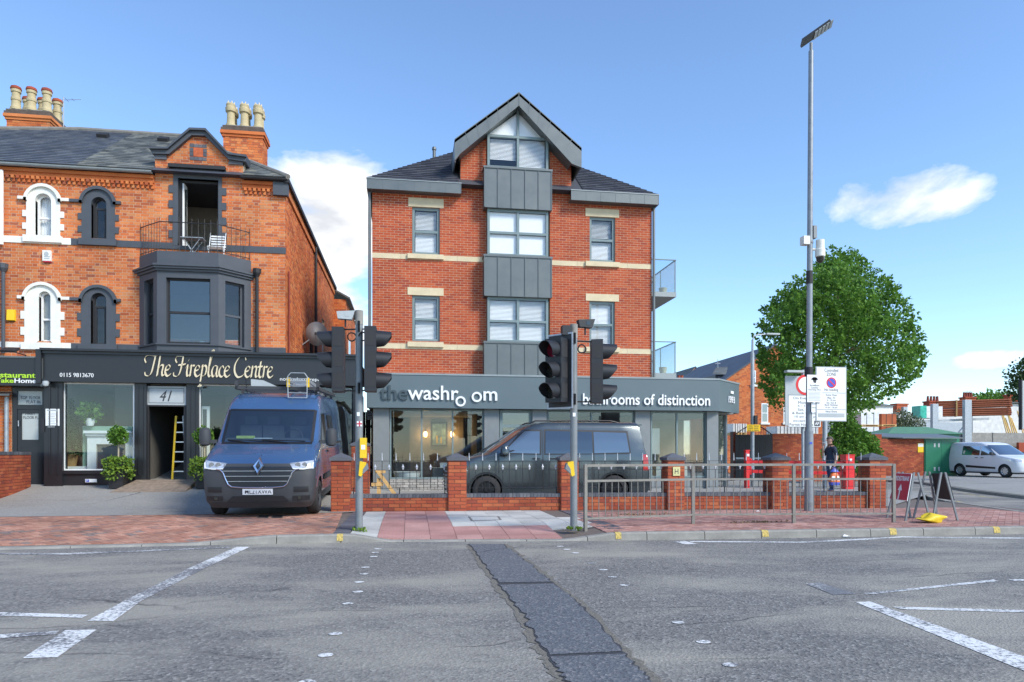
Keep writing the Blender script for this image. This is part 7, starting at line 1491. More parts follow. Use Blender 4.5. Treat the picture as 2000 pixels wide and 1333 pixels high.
for sg in (-1, 1):
    hl = part('headlight', H1.fpatch(lambda t: sg*(.62-.06*t), lambda t: sg*(.985-.01*t), lambda u: .93+.0*u if sg > 0 else .93, lambda u: (1.085-.05*(u if sg > 0 else 1-u))+.0, .012, 12, 6) if sg > 0 else H1.fpatch(lambda t: -.985+.01*t, lambda t: -.62+.06*t, .93, lambda u: 1.085-.05*(1-u), .012, 12, 6), M['lamp'], rv, True)
    for yy in (.71, .83): part('reflector', MB().lathe([(.055, 0), (.055, .004)], (0, 0, 0), 16, 'X').add([], []) if 0 else MB().tube(H1.front(sg*yy, 1.0, .008), H1.front(sg*yy, 1.0, .022), .05, 16), M['chrome'], hl)
    part('running_light', MB().path([H1.front(sg*.62, .935, .018), H1.front(sg*.80, .925, .018), H1.front(sg*.955, .945, .018), H1.front(sg*.975, 1.04, .018)], .012, 6), M['sign_white'], hl)
    part('bumper_intake', H1.fpatch(sg*.66 if sg < 0 else sg*.92, sg*.92 if sg < 0 else sg*.66, .50, .60, .01, 8, 3) if 0 else H1.fpatch(min(sg*.64, sg*.90), max(sg*.64, sg*.90), .50, .60, .010, 8, 3), M['grille'], rv, True)
    f = part('fog_lamp_recess', H1.fpatch(min(sg*.62, sg*.92), max(sg*.62, sg*.92), .345, .43, .012, 8, 3), M['grille'], rv, True); part('fog_lamp', MB().tube(H1.front(sg*.74, .39, .005), H1.front(sg*.74, .39, .03), .035, 12), M['lens_dark'], f)
    m = part('mirror', MB().lathe([(.05, -.17), (.10, -.14), (.115, 0), (.10, .15), (.05, .19)], (1.05, sg*1.21, 1.50), 12), M['trim'], rv, True); part('mirror_arm', MB().box(1.02, 1.12, sg*.98, sg*1.14, 1.38, 1.45), M['trim'], m)
    part('door_window', H1.spatch([(1.25, 1.42), (2.05, 1.42), (2.05, 2.0), (1.62, 2.0)], sg, .006), M['vglass_side'], rv, True)
    part('door_seam', H1.spatch([(2.11, .5), (2.125, .5), (2.125, 2.1), (2.11, 2.1)], sg, .003, 6), M['grille'], rv); part('side_moulding', H1.spatch([(1.4, .62), (4.0, .62), (4.0, .74), (1.4, .74)], sg, .014), M['trim'], rv)
    part('door_handle', MB().box(1.95, 2.1, sg*1.02, sg*1.045, 1.18, 1.22), M['grille'], rv); part('load_door_rail', H1.spatch([(2.3, 1.32), (5.2, 1.32), (5.2, 1.36), (2.3, 1.36)], sg, .008), M['grille'], rv)
    part('quarter_window', H1.spatch([(2.5, 1.45), (3.5, 1.45), (3.5, 1.98), (2.5, 1.98)], sg, .005), M['vglass_side'], rv, True)
part('lower_grille', H1.fpatch(lambda t: -.55+.1*t, lambda t: .55-.1*t, .33, .43, .012), M['grille'], rv, True); part('bumper_edge', H1.fpatch(-.8, .8, .285, .31, .014), M['trim'], rv, True)
npl = part('number_plate', H1.fpatch(-.27, .27, .455, .565, .02, 4, 1), M['plate'], rv); t = MB(); o_ = H1.front(0, .475, .0215); text(t, 'ML21XWA', (o_.x, .225, .475), (0, -1, 0), (0, 0, 1), .47, .080, .002, bold=.004); part('lettering', t, M['ink'], npl)
for y0, y1 in ((.75, .05), (.10, -.72)): part('wiper', MB().path([H1.front(y0*.4+y1*.6, 1.40, .03), H1.front(y0*.7+y1*.3, 1.43, .03), H1.front(y0, 1.455, .025)], .012, 6).path([H1.front(y0, 1.455, .022), H1.front(y1, 1.435, .022)], .008, 5), M['grille'], rv)
part('aerial', MB().tube((2.0, .62, 2.42), (1.85, .62, 2.75), .006, 5), M['grille'], rv)
for sg in (-1, 1): wheel(rv, .87, 1.0, .335, .335, sg, 'trim', 6); wheel(rv, 4.55, 1.0, .335, .335, sg, 'trim', 6)
rk = part('roof_rack', MB().box(1.95, 2.02, -.86, .86, 2.50, 2.57), M['trim'], rv)
for sg in (-1, 1): part('rack_side', MB().box(1.95, 5.2, sg*.80, sg*.86, 2.50, 2.57).box(1.95, 2.05, sg*.80, sg*.86, 2.571, 2.68), M['trim'], rk)
for x in (2.7, 3.5, 4.3, 5.1): part('rack_bar', MB().box(x, x+.05, -.79, .79, 2.505, 2.55), M['trim'], rk)
for x in (2.2, 3.9, 5.0):
    for sg in (-1, 1): part('rack_foot', MB().box(x, x+.06, sg*.74, sg*.79, 2.40, 2.505), M['trim'], rk)
part('wind_deflector', MB().prism([(2.03, .55, 2.52), (2.03, -.1, 2.52), (2.03, .3, 2.70), (2.03, .55, 2.72)], (.01, 0, 0)), M['sign_grey'], rk)
# ladder bundle on the rack
ldr = thing('roof_ladder', 'folded aluminium ladder with yellow feet strapped on the roof of the blue van', 'ladder', (-2.33, 15.2, 2.72)); LX = -2.33; z = 2.73
for k, dz in enumerate((0, .10)):
    for sg in (-1, 1): part('stile', MB().box(LX+sg*.20-.015, LX+sg*.20+.015, 14.95, 18.2, z+dz, z+dz+.075), M['galv'], ldr)
    for i in range(11): part('rung', MB().tube((LX-.19, 15.1+i*.28, z+dz+.04), (LX+.19, 15.1+i*.28, z+dz+.04), .016, 8), M['galv'], ldr)
    for sg in (-1, 1): part('foot', MB().box(LX+sg*.20-.03, LX+sg*.20+.03, 14.90, 14.97, z+dz-.01, z+dz+.085), M['yellow'], ldr)
part('hook_frame', MB().path([(LX-.19, 14.85, z-.24), (LX-.20, 14.85, z+.20), (LX-.14, 14.85, z+.28), (LX+.14, 14.85, z+.28), (LX+.20, 14.85, z+.20), (LX+.19, 14.85, z-.24), (LX-.19, 14.85, z-.24)], .010, 8), M['galv'], ldr, True)
for dz in (-.1, .06, .2): part('hook_rung', MB().tube((LX-.19, 14.85, z+dz-.04), (LX+.19, 14.85, z+dz-.04), .009, 8), M['galv'], ldr)
# ------------------------------------------------------------------ grey side-on van
vx = PXp(871, 15.8); tv = thing('grey_van', 'dark grey van with black alloys parked side-on behind the railings', 'van', (vx, 16.75, groundz(3, 16.7)), 0, world=False); tv.location.z = groundz(3, 16.7)-.01
H2 = Hull([(.16, .16, .86, 4.82), (.26, .05, .92, 4.92), (.45, .0, .945, 4.95), (.70, .01, .95, 4.95), (.88, .06, .95, 4.94), (.97, .13, .948, 4.93), (1.04, .26, .945, 4.92), (1.12, .55, .94, 4.90), (1.17, .78, .935, 4.88), (1.22, .90, .93, 4.86), (1.50, 1.30, .885, 4.81), (1.74, 1.66, .835, 4.76), (1.82, 1.80, .815, 4.74), (1.88, 1.93, .785, 4.72), (1.92, 2.08, .735, 4.69), (1.94, 2.28, .66, 4.63), (1.947, 2.6, .52, 4.5)], 4.95, .5, 3.0, .10)
mgrey = paint('grey_van_paint', (.075, .09, .096), .24, .6)
H2.mesh('body', [mgrey, M['trim'], M['grille']], [(.94, .33), (4.03, .33)], .375, lambda x, y, z: 1 if z < .27 else 0, tv)
for sg in (-1, 1):
    part('door_window', H2.spatch([(1.33, 1.20), (2.20, 1.18), (2.22, 1.71), (1.86, 1.71)], sg, .007), M['vglass'] if 0 else M['vglass_side'], tv, True); part('quarter_light', H2.spatch([(1.12, 1.20), (1.30, 1.20), (1.70, 1.62), (1.66, 1.60)], sg, .005), M['vglass_side'], tv, True)
    part('side_window', H2.spatch([(2.34, 1.18), (3.49, 1.18), (3.49, 1.70), (2.36, 1.72)], sg, .007), M['vglass_tint'], tv, True); part('rear_side_window', H2.spatch([(3.53, 1.19), (4.40, 1.21), (4.34, 1.68), (3.53, 1.70)], sg, .007), M['vglass_side'], tv, True)
    for x0, z0, z1 in ((2.27, .35, 1.74), (3.51, .35, 1.17), (1.22, .70, 1.17)): part('door_seam', H2.spatch([(x0, z0), (x0+.02, z0), (x0+.02, z1), (x0, z1)], sg, .003, 10), M['grille'], tv)
    part('waist_line', H2.spatch([(1.0, .985), (4.75, .985), (4.75, .995), (1.0, .995)], sg, .003, 12), M['grille'], tv); part('sill_trim', H2.spatch([(1.42, .375), (3.6, .375), (3.6, .395), (1.42, .395)], sg, .008, 8), M['chrome'], tv)
    part('tail_light', H2.spatch([(4.74, .78), (4.87, .78), (4.86, 1.16), (4.74, 1.16)], sg, .008, 6), M['tail'], tv); part('headlight', H2.spatch([(.10, .74), (.5, .78), (.42, .93), (.16, .90)], sg, .008, 8), M['lamp'], tv)
    for q4 in ([(1.27, 1.17), (2.24, 1.15), (2.26, 1.75), (1.82, 1.75)], [(2.31, 1.15), (4.44, 1.17), (4.38, 1.73), (2.32, 1.76)]): part('window_seal', H2.spatch(q4, sg, .003), M['grille'], tv, True)
    part('crease', H2.spatch([(.9, .80), (4.7, .80), (4.7, .825), (.9, .825)], sg, .005, 12), mgrey, tv)
    for x0 in (2.03, 2.43): part('door_handle', MB().box(x0, x0+.17, sg*.953, sg*.975, 1.045, 1.075), M['grille'], tv)
    m = part('mirror', MB().lathe([(.05, -.11), (.10, -.08), (.11, .03), (.07, .11)], (1.36, sg*1.05, 1.24), 12), mgrey, tv, True); part('mirror_arm', MB().box(1.32, 1.42, sg*.92, sg*1.0, 1.16, 1.2), M['grille'], m)
    ar = MB()
    for (wx, wz) in ((.94, .33), (4.03, .33)):
        n = 18
        for i in range(n):
            a0, a1 = math.radians(5+170*i/n), math.radians(5+170*(i+1)/n)
            q = [H2.side(wx+r*math.cos(a), wz+r*math.sin(a), sg, .012 if r > .4 else .004) for a, r in ((a0, .372), (a1, .372), (a1, .425), (a0, .425))]; ar.add(q, [(0, 1, 2, 3) if sg < 0 else (3, 2, 1, 0)])
    part('wheel_arch_trim', ar, mgrey, tv, True)
    rb = part('roof_rail', MB().path([(2.0, sg*.66, 1.90), (2.15, sg*.67, 1.965), (4.0, sg*.67, 1.975), (4.35, sg*.66, 1.90)], .018, 8), M['grille'], tv, True)
    wheel(tv, .94, .945, .33, .335, sg, 'alloy_black', 14, .25); wheel(tv, 4.03, .945, .33, .335, sg, 'alloy_black', 14, .25)
part('windscreen', H2.fpatch(lambda t: -.84+.06*t, lambda t: .84-.06*t, 1.23, 1.73, .006, 24, 10), M['vglass'], tv, True)
part('front_grille', H2.fpatch(-.6, .6, .62, .86, .008), M['grille'], tv, True)
for k in range(6): part('grille_bar', H2.fpatch(-.62, .62, .30+k*.09, .325+k*.09, .012, 20, 1), M['sign_grey'], tv, True)
part('rear_spoiler', MB().prism([(4.50, -.7, 1.885), (4.78, -.7, 1.90), (4.80, -.7, 1.87), (4.6, -.7, 1.84)], (0, 1.4, 0)), mgrey, tv)
part('rear_window', MB().obox((4.80, -.62, 1.22), (0, 1.24, 0), (-.10, 0, .48), (.012, 0, .002)), M['vglass'], tv); part('rear_bumper', H2.spatch([(4.35, .28), (4.93, .28), (4.93, .42), (4.35, .42)], -1, .012), M['chrome'], tv) if 0 else part('rear_bumper', MB().box(4.86, 4.99, -.84, .84, .28, .5), M['trim'], tv)
# ------------------------------------------------------------------ white van on the far forecourt
wv = thing('white_van', 'small white van parked on the forecourt beyond the green kiosk', 'van', (30.7, 29.65, .10), math.radians(94), world=False)
H3 = Hull([(.18, .14, .82, 4.30), (.30, .03, .88, 4.38), (.55, .0, .91, 4.4), (.78, .03, .92, 4.4), (.92, .12, .92, 4.4), (1.0, .35, .918, 4.4), (1.07, .70, .91, 4.39), (1.13, .98, .90, 4.38), (1.40, 1.38, .85, 4.34), (1.66, 1.78, .79, 4.28), (1.75, 1.98, .75, 4.22), (1.81, 2.3, .68, 4.15), (1.83, 2.7, .55, 4.0)], 4.4, .5, 3.0)
mwh = paint('white_van_paint', (.72, .74, .76), .3, 0)
H3.mesh('body', [mwh, M['trim'], M['grille']], [(.85, .32), (3.5, .32)], .37, lambda x, y, z: 1 if z < .28 else 0, wv)
for sg in (-1, 1):
    part('door_window', H3.spatch([(1.32, 1.14), (2.2, 1.12), (2.2, 1.60), (1.85, 1.60)], sg, .005), M['vglass'], wv, True); part('side_window', H3.spatch([(2.28, 1.12), (3.35, 1.14), (3.35, 1.62), (2.28, 1.60)], sg, .005), M['vglass'], wv, True)
    part('side_moulding', H3.spatch([(1.35, .42), (3.1, .48), (3.1, .60), (1.35, .52)], sg, .01), M['grille'], wv); part('headlight', H3.spatch([(.1, .78), (.62, .88), (.5, .98), (.16, .90)], sg, .008), M['lamp'], wv, True)
    for x0 in (2.02, 2.36): part('door_handle', MB().box(x0, x0+.16, sg*.918, sg*.94, .98, 1.01), M['grille'], wv)
    m = part('mirror', MB().lathe([(.04, -.08), (.09, -.05), (.09, .06), (.05, .1)], (1.5, sg*1.0, 1.2), 10), M['trim'], wv, True); part('mirror_arm', MB().box(1.46, 1.54, sg*.88, sg*.95, 1.13, 1.16), M['trim'], m)
    wheel(wv, .85, .90, .32, .32, sg, 'hubcap', 8); wheel(wv, 3.5, .90, .32, .32, sg, 'hubcap', 8)
part('windscreen', H3.fpatch(lambda t: -.82+.08*t, lambda t: .82-.08*t, 1.15, 1.66, .006, 24, 10), M['vglass'], wv, True); part('grille', H3.fpatch(-.5, .5, .50, .72, .008), M['grille'], wv, True)
# ================================================================== trees and bushes
def tree(name, label, base, clumps, leaf_n, size, trunk_r, m, rng, limb=True, group=None, sprays=()):
    x, y, z = base; o = thing(name, label, 'tree', base, group=group); tk = MB(); top = max(c[2] for c in clumps)
    zc = min(c[2]-c[3] for c in clumps); mid = Vector((x, y, z+(top-z)*.45))
    tk.tube((x, y, z-.1), (x+.05, y, zc+.3), trunk_r, 12, trunk_r*.8); tk.tube((x+.05, y, zc+.3), (x, y, top-.6), trunk_r*.8, 10, trunk_r*.2)
    part('trunk', tk, M['bark'], o, True)
    lb = MB()
    for c in clumps:
        h = max(zc+.2, min(c[2]-.5*math.hypot(c[0]-x, c[1]-y), top-1)); p = Vector((x+.03, y, h)); q = Vector(c[:3]); mm = (p+q)/2+Vector((0, 0, -.15)); lb.tube(p, mm, trunk_r*.2, 6, trunk_r*.1); lb.tube(mm, q, trunk_r*.1, 5, trunk_r*.03)
    part('limbs', lb, M['bark'], o, True)
    cr = MB()
    for c in clumps:
        n = int(leaf_n*(c[3]**2))
        for _ in range(n):
            d = Vector((rng.gauss(0, 1), rng.gauss(0, 1), rng.gauss(0, 1))).normalized(); r = c[3]*(rng.random()**.45)*(1+.25*math.sin(7*d.x+c[0]*9)*math.sin(6*d.z+c[2]*5)); q = Vector((d.x*r, d.y*r, d.z*r*.8)); leaf(cr, Vector(c[:3])+q, size, rng, .35, d*.6)
    for a, b in sprays:
        a, b = Vector(a), Vector(b)
        for i in range(46): t = rng.random()**.8; leaf(cr, a+(b-a)*t*1.05+Vector((rng.gauss(0, .11), rng.gauss(0, .11), rng.gauss(0, .10)))*(1.25-t), size, rng, .25, (b-a).normalized()*.8)
    part('crown', cr, m, o); return o
rng = random.Random(5)
TX, TY = 17.2, 25.6; TD = TX*SS+TY*CC
def tp(px, py, dy=0): d = ray(px, py); t = TD+dy; return (d[0]*t, d[1]*t, EYE+d[2]*t)
cl = []                                             # crown outline (left, right) by height in the picture
OL = [(488, 1645, 1660), (505, 1612, 1682), (521, 1594, 1700), (549, 1551, 1742), (571, 1522, 1755), (597, 1501, 1776), (620, 1486, 1788), (656, 1479, 1793), (680, 1476, 1806), (705, 1482, 1806), (730, 1487, 1800), (757, 1486, 1765), (785, 1502, 1705), (800, 1535, 1690)]
def lr(py):
    for (a, l0, r0), (b, l1, r1) in zip(OL, OL[1:]):
        if a <= py <= b: t = (py-a)/(b-a); return l0+(l1-l0)*t, r0+(r1-r0)*t
    return OL[-1][1:]
while len(cl) < 125:
    py = rng.uniform(522, 795); l, r_ = lr(py); rad = rng.uniform(.35, .85); m_ = rad/TD*F*1.2
    if r_-l < 2*m_: continue
    px = rng.uniform(l+m_, r_-m_); u = (px-(l+r_)/2)/((r_-l)/2); v = (py-655)/165; dp = math.sqrt(max(.03, 1-u*u*.85-v*v*.85))*3.1
    cl.append((*tp(px, py, rng.uniform(-1, 1)*dp), rad))
SPR = []
for py in range(492, 796, 4):                       # shoots reaching out to the outline
    l, r_ = lr(py)
    for e, sg in ((l, 1), (r_, -1)):
        if rng.random() < .8: SPR.append((tp(e+sg*rng.uniform(22, 40), py+rng.uniform(4, 26), rng.uniform(-.9, .9)), tp(e+sg*rng.uniform(-6, 12), py-rng.uniform(-4, 14), rng.uniform(-.9, .9))))
for i in range(120):
    px, py = rng.uniform(1515, 1770), rng.uniform(520, 770); l, r_ = lr(py)
    if l+30 < px < r_-30: SPR.append((tp(px, py+14, -2.2), tp(px+rng.uniform(-18, 18), py-rng.uniform(0, 18), -3.0)))
tree('street_tree', 'large round-crowned green tree behind the zone sign', (TX, TY, .1), cl, 560, .135, .15, M['leaf'], rng, sprays=SPR)
# whip ends sticking out of the crown
wh = MB()
def bush(name, label, cs, m, n=700, size=.11, cat='bush', stems=True):
    b = cs[0]; o = thing(name, label, cat, (b[0], b[1], .1)); mb = MB()
    for (x, y, z, r) in cs: ball_leaves(mb, (x, y, z), r, int(n*r*r*4), size, rng, .9)
    part('foliage', mb, m, o); st = MB()
    for (x, y, z, r) in cs: st.tube((b[0]+(x-b[0])*.3, b[1], .05), (x, y, z), .025, 6, .008)
    part('stems', st, M['bark'], o)
def gp3(px, py, Y): x, z = P(px, py, Y); return (x, Y, z)
bush('roadside_bush', 'bright green bush below the tree beside the stout red post', [(*gp3(px, py, 23.0+dy), r) for px, py, dy, r in ((1650, 835, .3, .5), (1672, 855, 0, .5), (1690, 868, 0, .48), (1640, 862, .2, .5), (1665, 880, -.2, .5), (1700, 888, 0, .4), (1628, 885, 0, .4), (1660, 905, 0, .45), (1690, 905, 0, .4), (1650, 815, .6, .35))], M['leaf'], 800, .11)
bush('yard_shrub', 'feathery grey-green shrub behind the green kiosk', [(*gp3(px, py, 42+dy), r) for px, py, dy, r in ((1760, 815, 0, .6), (1775, 822, .3, .6), (1790, 828, 0, .55), (1745, 825, 0, .6), (1770, 838, 0, .7), (1752, 840, 0, .6))], leafmat('leaf_grey', [((.12, .15, .08), 3), ((.16, .19, .11), 3), ((.09, .12, .06), 2)]), 250, .13)
def far_tree(name, label, pts, Y, m, n=220, size=.3):
    c = [(*gp3(px, py, Y+dy), r) for px, py, dy, r in pts]; tree(name, label, (c[0][0], Y, .1), c, n/ (1), size, .2, m, rng)
far_tree('background_tree', 'dark green tree at the right edge above the yard', [(1996, 735, 0, 1.6), (2012, 715, 0, 1.6), (1990, 760, 0, 1.4), (2015, 750, 1, 1.8), (2005, 785, 0, 1.5), (2030, 780, 0, 1.8)], 62, M['leaf_dark'], 180)
far_tree('background_tree', 'low green trees on the skyline above the brown pipes', [(1925, 782, 0, 1.6), (1940, 778, 0, 1.6), (1955, 779, 0, 1.5), (1912, 786, 0, 1.4), (1968, 784, 0, 1.5)], 85, M['leaf'], 130, .4)
# ================================================================== background buildings
def gable_house(name, label, X0, X1, Y0, depth, ez, rz_, wallm, roofm, wins=(), n_ind=120, flip=False, roof_ov=.2, bricks=True):
    o = thing(name, label, 'house', ((X0+X1)/2, Y0+depth/2, .1)); xm = (X0+X1)/2
    c = part('wall', MB().prism([(X0, Y0, .05), (X1, Y0, .05), (X1, Y0, ez), (xm, Y0, rz_), (X0, Y0, ez)], (0, depth, 0)), M['mortar_old'] if bricks else wallm, o); w = X1-X0
    H2_ = [(a-X0, b-X0, cc-.05, d-.05) for a, b, cc, d in wins]
    if bricks: field('brick', c, (X0, Y0-.001, .05), (1, 0, 0), (0, 0, 1), cells_bond(w, rz_, .232, .08, 'flemish'), [(0, 0), (w, 0), (w, ez-.05), (w/2, rz_-.05), (0, ez-.05)], H2_, .01, .01, wallm, n_ind)
    for (a, b, cc, d) in wins:
        f = part('window', MB().box(a, b, Y0-.02, Y0+.01, cc, d), M['white'], o); part('pane', MB().box(a+.07, b-.07, Y0-.03, Y0-.021, cc+.07, (cc+d)/2-.03), M['vglass_side'], f); part('pane', MB().box(a+.07, b-.07, Y0-.03, Y0-.021, (cc+d)/2+.03, d-.07), M['vglass_side'], f); part('sill', MB().box(a-.08, b+.08, Y0-.1, Y0-.001, cc-.12, cc-.001), M['cream'], f)
    s = (rz_-ez)/(w/2); r = MB()
    for sg, e in ((-1, X0), (1, X1)): r.prism([(xm, Y0-.15, rz_+.02), (e+sg*roof_ov, Y0-.15, ez-s*roof_ov+.02), (e+sg*roof_ov, Y0+depth+.1, ez-s*roof_ov+.02), (xm, Y0+depth+.1, rz_+.02)], (0, 0, .1))
    part('roof', r, roofm, o); return o
HY_ = 42.; hx0, hx1 = PXp(1418, HY_), PXp(1606, HY_); hz = lambda px, py: P(px, py, HY_)[1]
hs = gable_house('brick_house', 'orange brick house with slate roof and grey dormer behind the black gate', hx0, hx1, HY_, 12, hz(1418, 742), hz(1512, 676), M['brick_old'], M['slate'], [(PXp(1487, HY_), PXp(1500, HY_), hz(1490, 826), hz(1490, 788)), (PXp(1467, HY_), PXp(1476, HY_), hz(1470, 752), hz(1470, 724)), (PXp(1530, HY_), PXp(1545, HY_), hz(1530, 826), hz(1530, 788))], 300)
dx0, dx1 = PXp(1391, HY_+2), PXp(1432, HY_+2)
dm = part('dormer', MB().box(dx0, dx1+1.5, HY_+1.5, HY_+5, hz(1400, 755), hz(1400, 727)), M['anthracite'], hs); part('dormer_roof', MB().prism([(dx0-.3, HY_+1.2, hz(1400, 727)), (dx1+1.6, HY_+1.2, hz(1400, 727)), (dx1+1.6, HY_+3.2, hz(1400, 704)), (dx0+.9, HY_+3.2, hz(1400, 706))], (0, .1, .06)), M['slate_old'], dm); part('dormer_window', MB().box(dx0+.15, dx0+.9, HY_+1.44, HY_+1.499, hz(1400, 747), hz(1400, 731)), M['vglass'], dm)
part('side_extension', MB().box(PXp(1380, HY_+3), hx0-.01, HY_+2, HY_+10, .05, hz(1400, 756)), M['brick_old'], hs)
fn = thing('finial', 'thin metal weather vane on the dormer ridge', 'weather vane', (PXp(1402, 45), 45, 6)); fx, fz = P(1402, 712, 45); part('rod', MB().tube((fx, 45, fz-.5), (fx, 45, fz+.35), .025, 6), M['galv'], fn); part('arms', MB().box(fx-.18, fx+.18, 44.99, 45.01, fz+.05, fz+.09), M['galv'], fn)
gable_house('distant_house', 'brick gabled house on the skyline left of the weather vane', PXp(1338, 75), PXp(1378, 75), 75, 8, P(1350, 742, 75)[1], P(1358, 718, 75)[1], M['brick_pier'], M['slate_old'], bricks=False)
dh = thing('distant_terrace', 'slate-roofed terrace on the skyline beside the balcony', 'house', (PXp(1330, 66), 68, .1)); part('wall', MB().box(PXp(1300, 66), PXp(1385, 66), 66, 72, .05, P(1340, 752, 66)[1]), M['brick_pier'], dh); part('roof', MB().prism([(PXp(1312, 66), 65.7, P(1340, 752, 66)[1]), (PXp(1388, 66), 65.7, P(1340, 752, 66)[1]), (PXp(1375, 66), 69, P(1340, 733, 66)[1]), (PXp(1335, 66), 69, P(1340, 733, 66)[1])], (0, .3, .1)), M['slate_old'], dh)
for px in (1326, 1332): part('chimney_pot', MB().lathe([(.16, 0), (.13, .4), (.16, .45)], (PXp(px, 67), 67, P(1340, 746, 66)[1]+.3), 10), M['brick_pier'], dh)
# yard wall and gate
YW = 30.; ZW = P(1600, 848, YW)[1]
lowwall('yard_wall', (PXp(1509, YW), YW), (PXp(1722, YW), YW), .05, ZW, 'tall old brick wall behind the man and the red barrier', .25, False, 300)
part_ = thing('iron_gate', 'black boarded gate with an arched top beside the showroom', 'gate', (PXp(1472, YW), YW, .08)); ga, gb = PXp(1437, YW), PXp(1507, YW); nb_ = 18
for k in range(nb_): xa = ga+(gb-ga)*k/nb_; part('board', MB().box(xa+.004, xa+(gb-ga)/nb_-.004, YW, YW+.03, .1, ZW-.05), M['blackm'], part_)
part('top_rail', MB().path([(ga+(gb-ga)*i/16, YW, ZW-.03+.42*math.sin(math.pi*i/16)) for i in range(17)], .025, 6), M['iron'], part_)
for i in range(1, 22): xa = ga+(gb-ga)*i/22; part('bar', MB().tube((xa, YW, ZW-.05), (xa, YW, ZW-.03+.42*math.sin(math.pi*i/22)), .01, 5), M['iron'], part_)
part('mid_rail', MB().box(ga, gb, YW-.03, YW-.002, 1.05, 1.13), M['galv'], part_)
lowwall('gate_wall', (PXp(1432, YW+.3), YW+.3), (PXp(1437.5, YW+.3), YW+.3), .05, ZW+.1, 'narrow brick pier of the black gate beside the showroom', .3, False, 20)
M['wrap'] = mat('pallet_wrap', (.55, .56, .57), .4, var=.25, scale=6); M['wrap_white'] = mat('white_wrap', (.70, .70, .70), .4, var=.15, scale=5)
def pallets(px0, px1, py0, py1, Y, lab, m='wrap', nx=2, nz=1):
    x0, x1 = PXp(px0, Y), PXp(px1, Y); z0, z1 = P(px0, py1, Y)[1], P(px0, py0, Y)[1]; o = thing('pallet_stack', lab, 'pallet stack', ((x0+x1)/2, Y, z0), group='wrapped pallets in the yard')
    for i in range(nx):
        for k in range(nz):
            a = x0+(x1-x0)*i/nx; b = x0+(x1-x0)*(i+1)/nx-.05; c = z0+(z1-z0)*k/nz; d = z0+(z1-z0)*(k+1)/nz
            p = part('wrapped_pack', MB().box(a, b, Y, Y+1.1, c+.13, d-.02), M[m], o); part('pallet', MB().box(a, b, Y-.02, Y+1.1, c, c+.03).box(a, b, Y-.02, Y+1.1, c+.09, c+.125).box(a, a+.1, Y-.02, Y+1.1, c+.031, c+.089).box(b-.1, b, Y-.02, Y+1.1, c+.031, c+.089), M['wood'], p)
            for t in (.3, .7): part('strap', MB().box(a+(b-a)*t, a+(b-a)*t+.03, Y-.012, Y-.001, c+.13, d-.02), M['blackm'], p)
pallets(1432, 1460, 827, 850, 33, 'wrapped pallets just above the black gate', 'wrap_white', 2)
pallets(1518, 1600, 832, 852, 33, 'grey wrapped blocks stacked behind the yard wall', 'wrap', 4); 
pallets(1682, 1718, 805, 862, 40, 'tall wrapped pallets beside the tree', 'wrap_white', 1, 2); pallets(1722, 1752, 808, 858, 41, 'brown brick packs on pallets left of the green kiosk', 'brick_pier', 1, 2)
# white rendered building with hipped slate roof, white shed, concrete wall
YB_ = 55.; wbz = lambda py: P(1715, py, YB_)[1]
rb = thing('rendered_house', 'white rendered building with a hipped slate roof beside the tree', 'house', (PXp(1700, YB_), YB_+3, .1)); a, b = PXp(1640, YB_), PXp(1744, YB_); part('wall', MB().box(a, b, YB_, YB_+8, .05, wbz(793)), M['cream'], rb)
part('roof', MB().add([(a-.2, YB_-.2, wbz(793)), (b+.2, YB_-.2, wbz(793)), (b+.2, YB_+8.2, wbz(793)), (a-.2, YB_+8.2, wbz(793)), (b-1.6, YB_+4, wbz(772)), (a+2, YB_+4, wbz(772))], [(0, 1, 4, 5), (1, 2, 4), (2, 3, 5, 4), (3, 0, 5), (3, 2, 1, 0)]), M['slate_old'], rb)
YK = 60.; sh = thing('white_shed', 'long white painted brick building behind the builders yard', 'building', (PXp(1950, YK), YK+4, .1)); a, b = PXp(1750, YK), PXp(2100, YK); kz = lambda py: P(1950, py, YK)[1]; part('wall', MB().box(a, PXp(1895, YK), YK, YK+6, .05, kz(808)).prism([(PXp(1895, YK)+.01, YK-.3, .05), (b, YK-.3, .05), (b, YK-.3, kz(792)), (PXp(1960, YK), YK-.3, kz(789)), (PXp(1895, YK)+.01, YK-.3, kz(800))], (0, 6, 0)), mat('whitewashed_brick', (.62, .61, .57), .85, var=.15, scale=3, bump=.5, bscale=14), sh)
part('roof', MB().prism([(PXp(1893, YK), YK-.6, kz(800)), (PXp(1960, YK), YK-.6, kz(788)), (PXp(1960, YK), YK+6, kz(788)), (PXp(1893, YK), YK+6, kz(800))], (0, 0, .12)).prism([(PXp(1960, YK), YK-.6, kz(788)), (b, YK-.6, kz(792)), (b, YK+6, kz(792)), (PXp(1960, YK), YK+6, kz(788))], (0, 0, .12)), M['slate_old'], sh); part('cladding', MB().box(a, PXp(1895, YK), YK-.06, YK-.002, kz(850), kz(826)), M['galv'], sh)
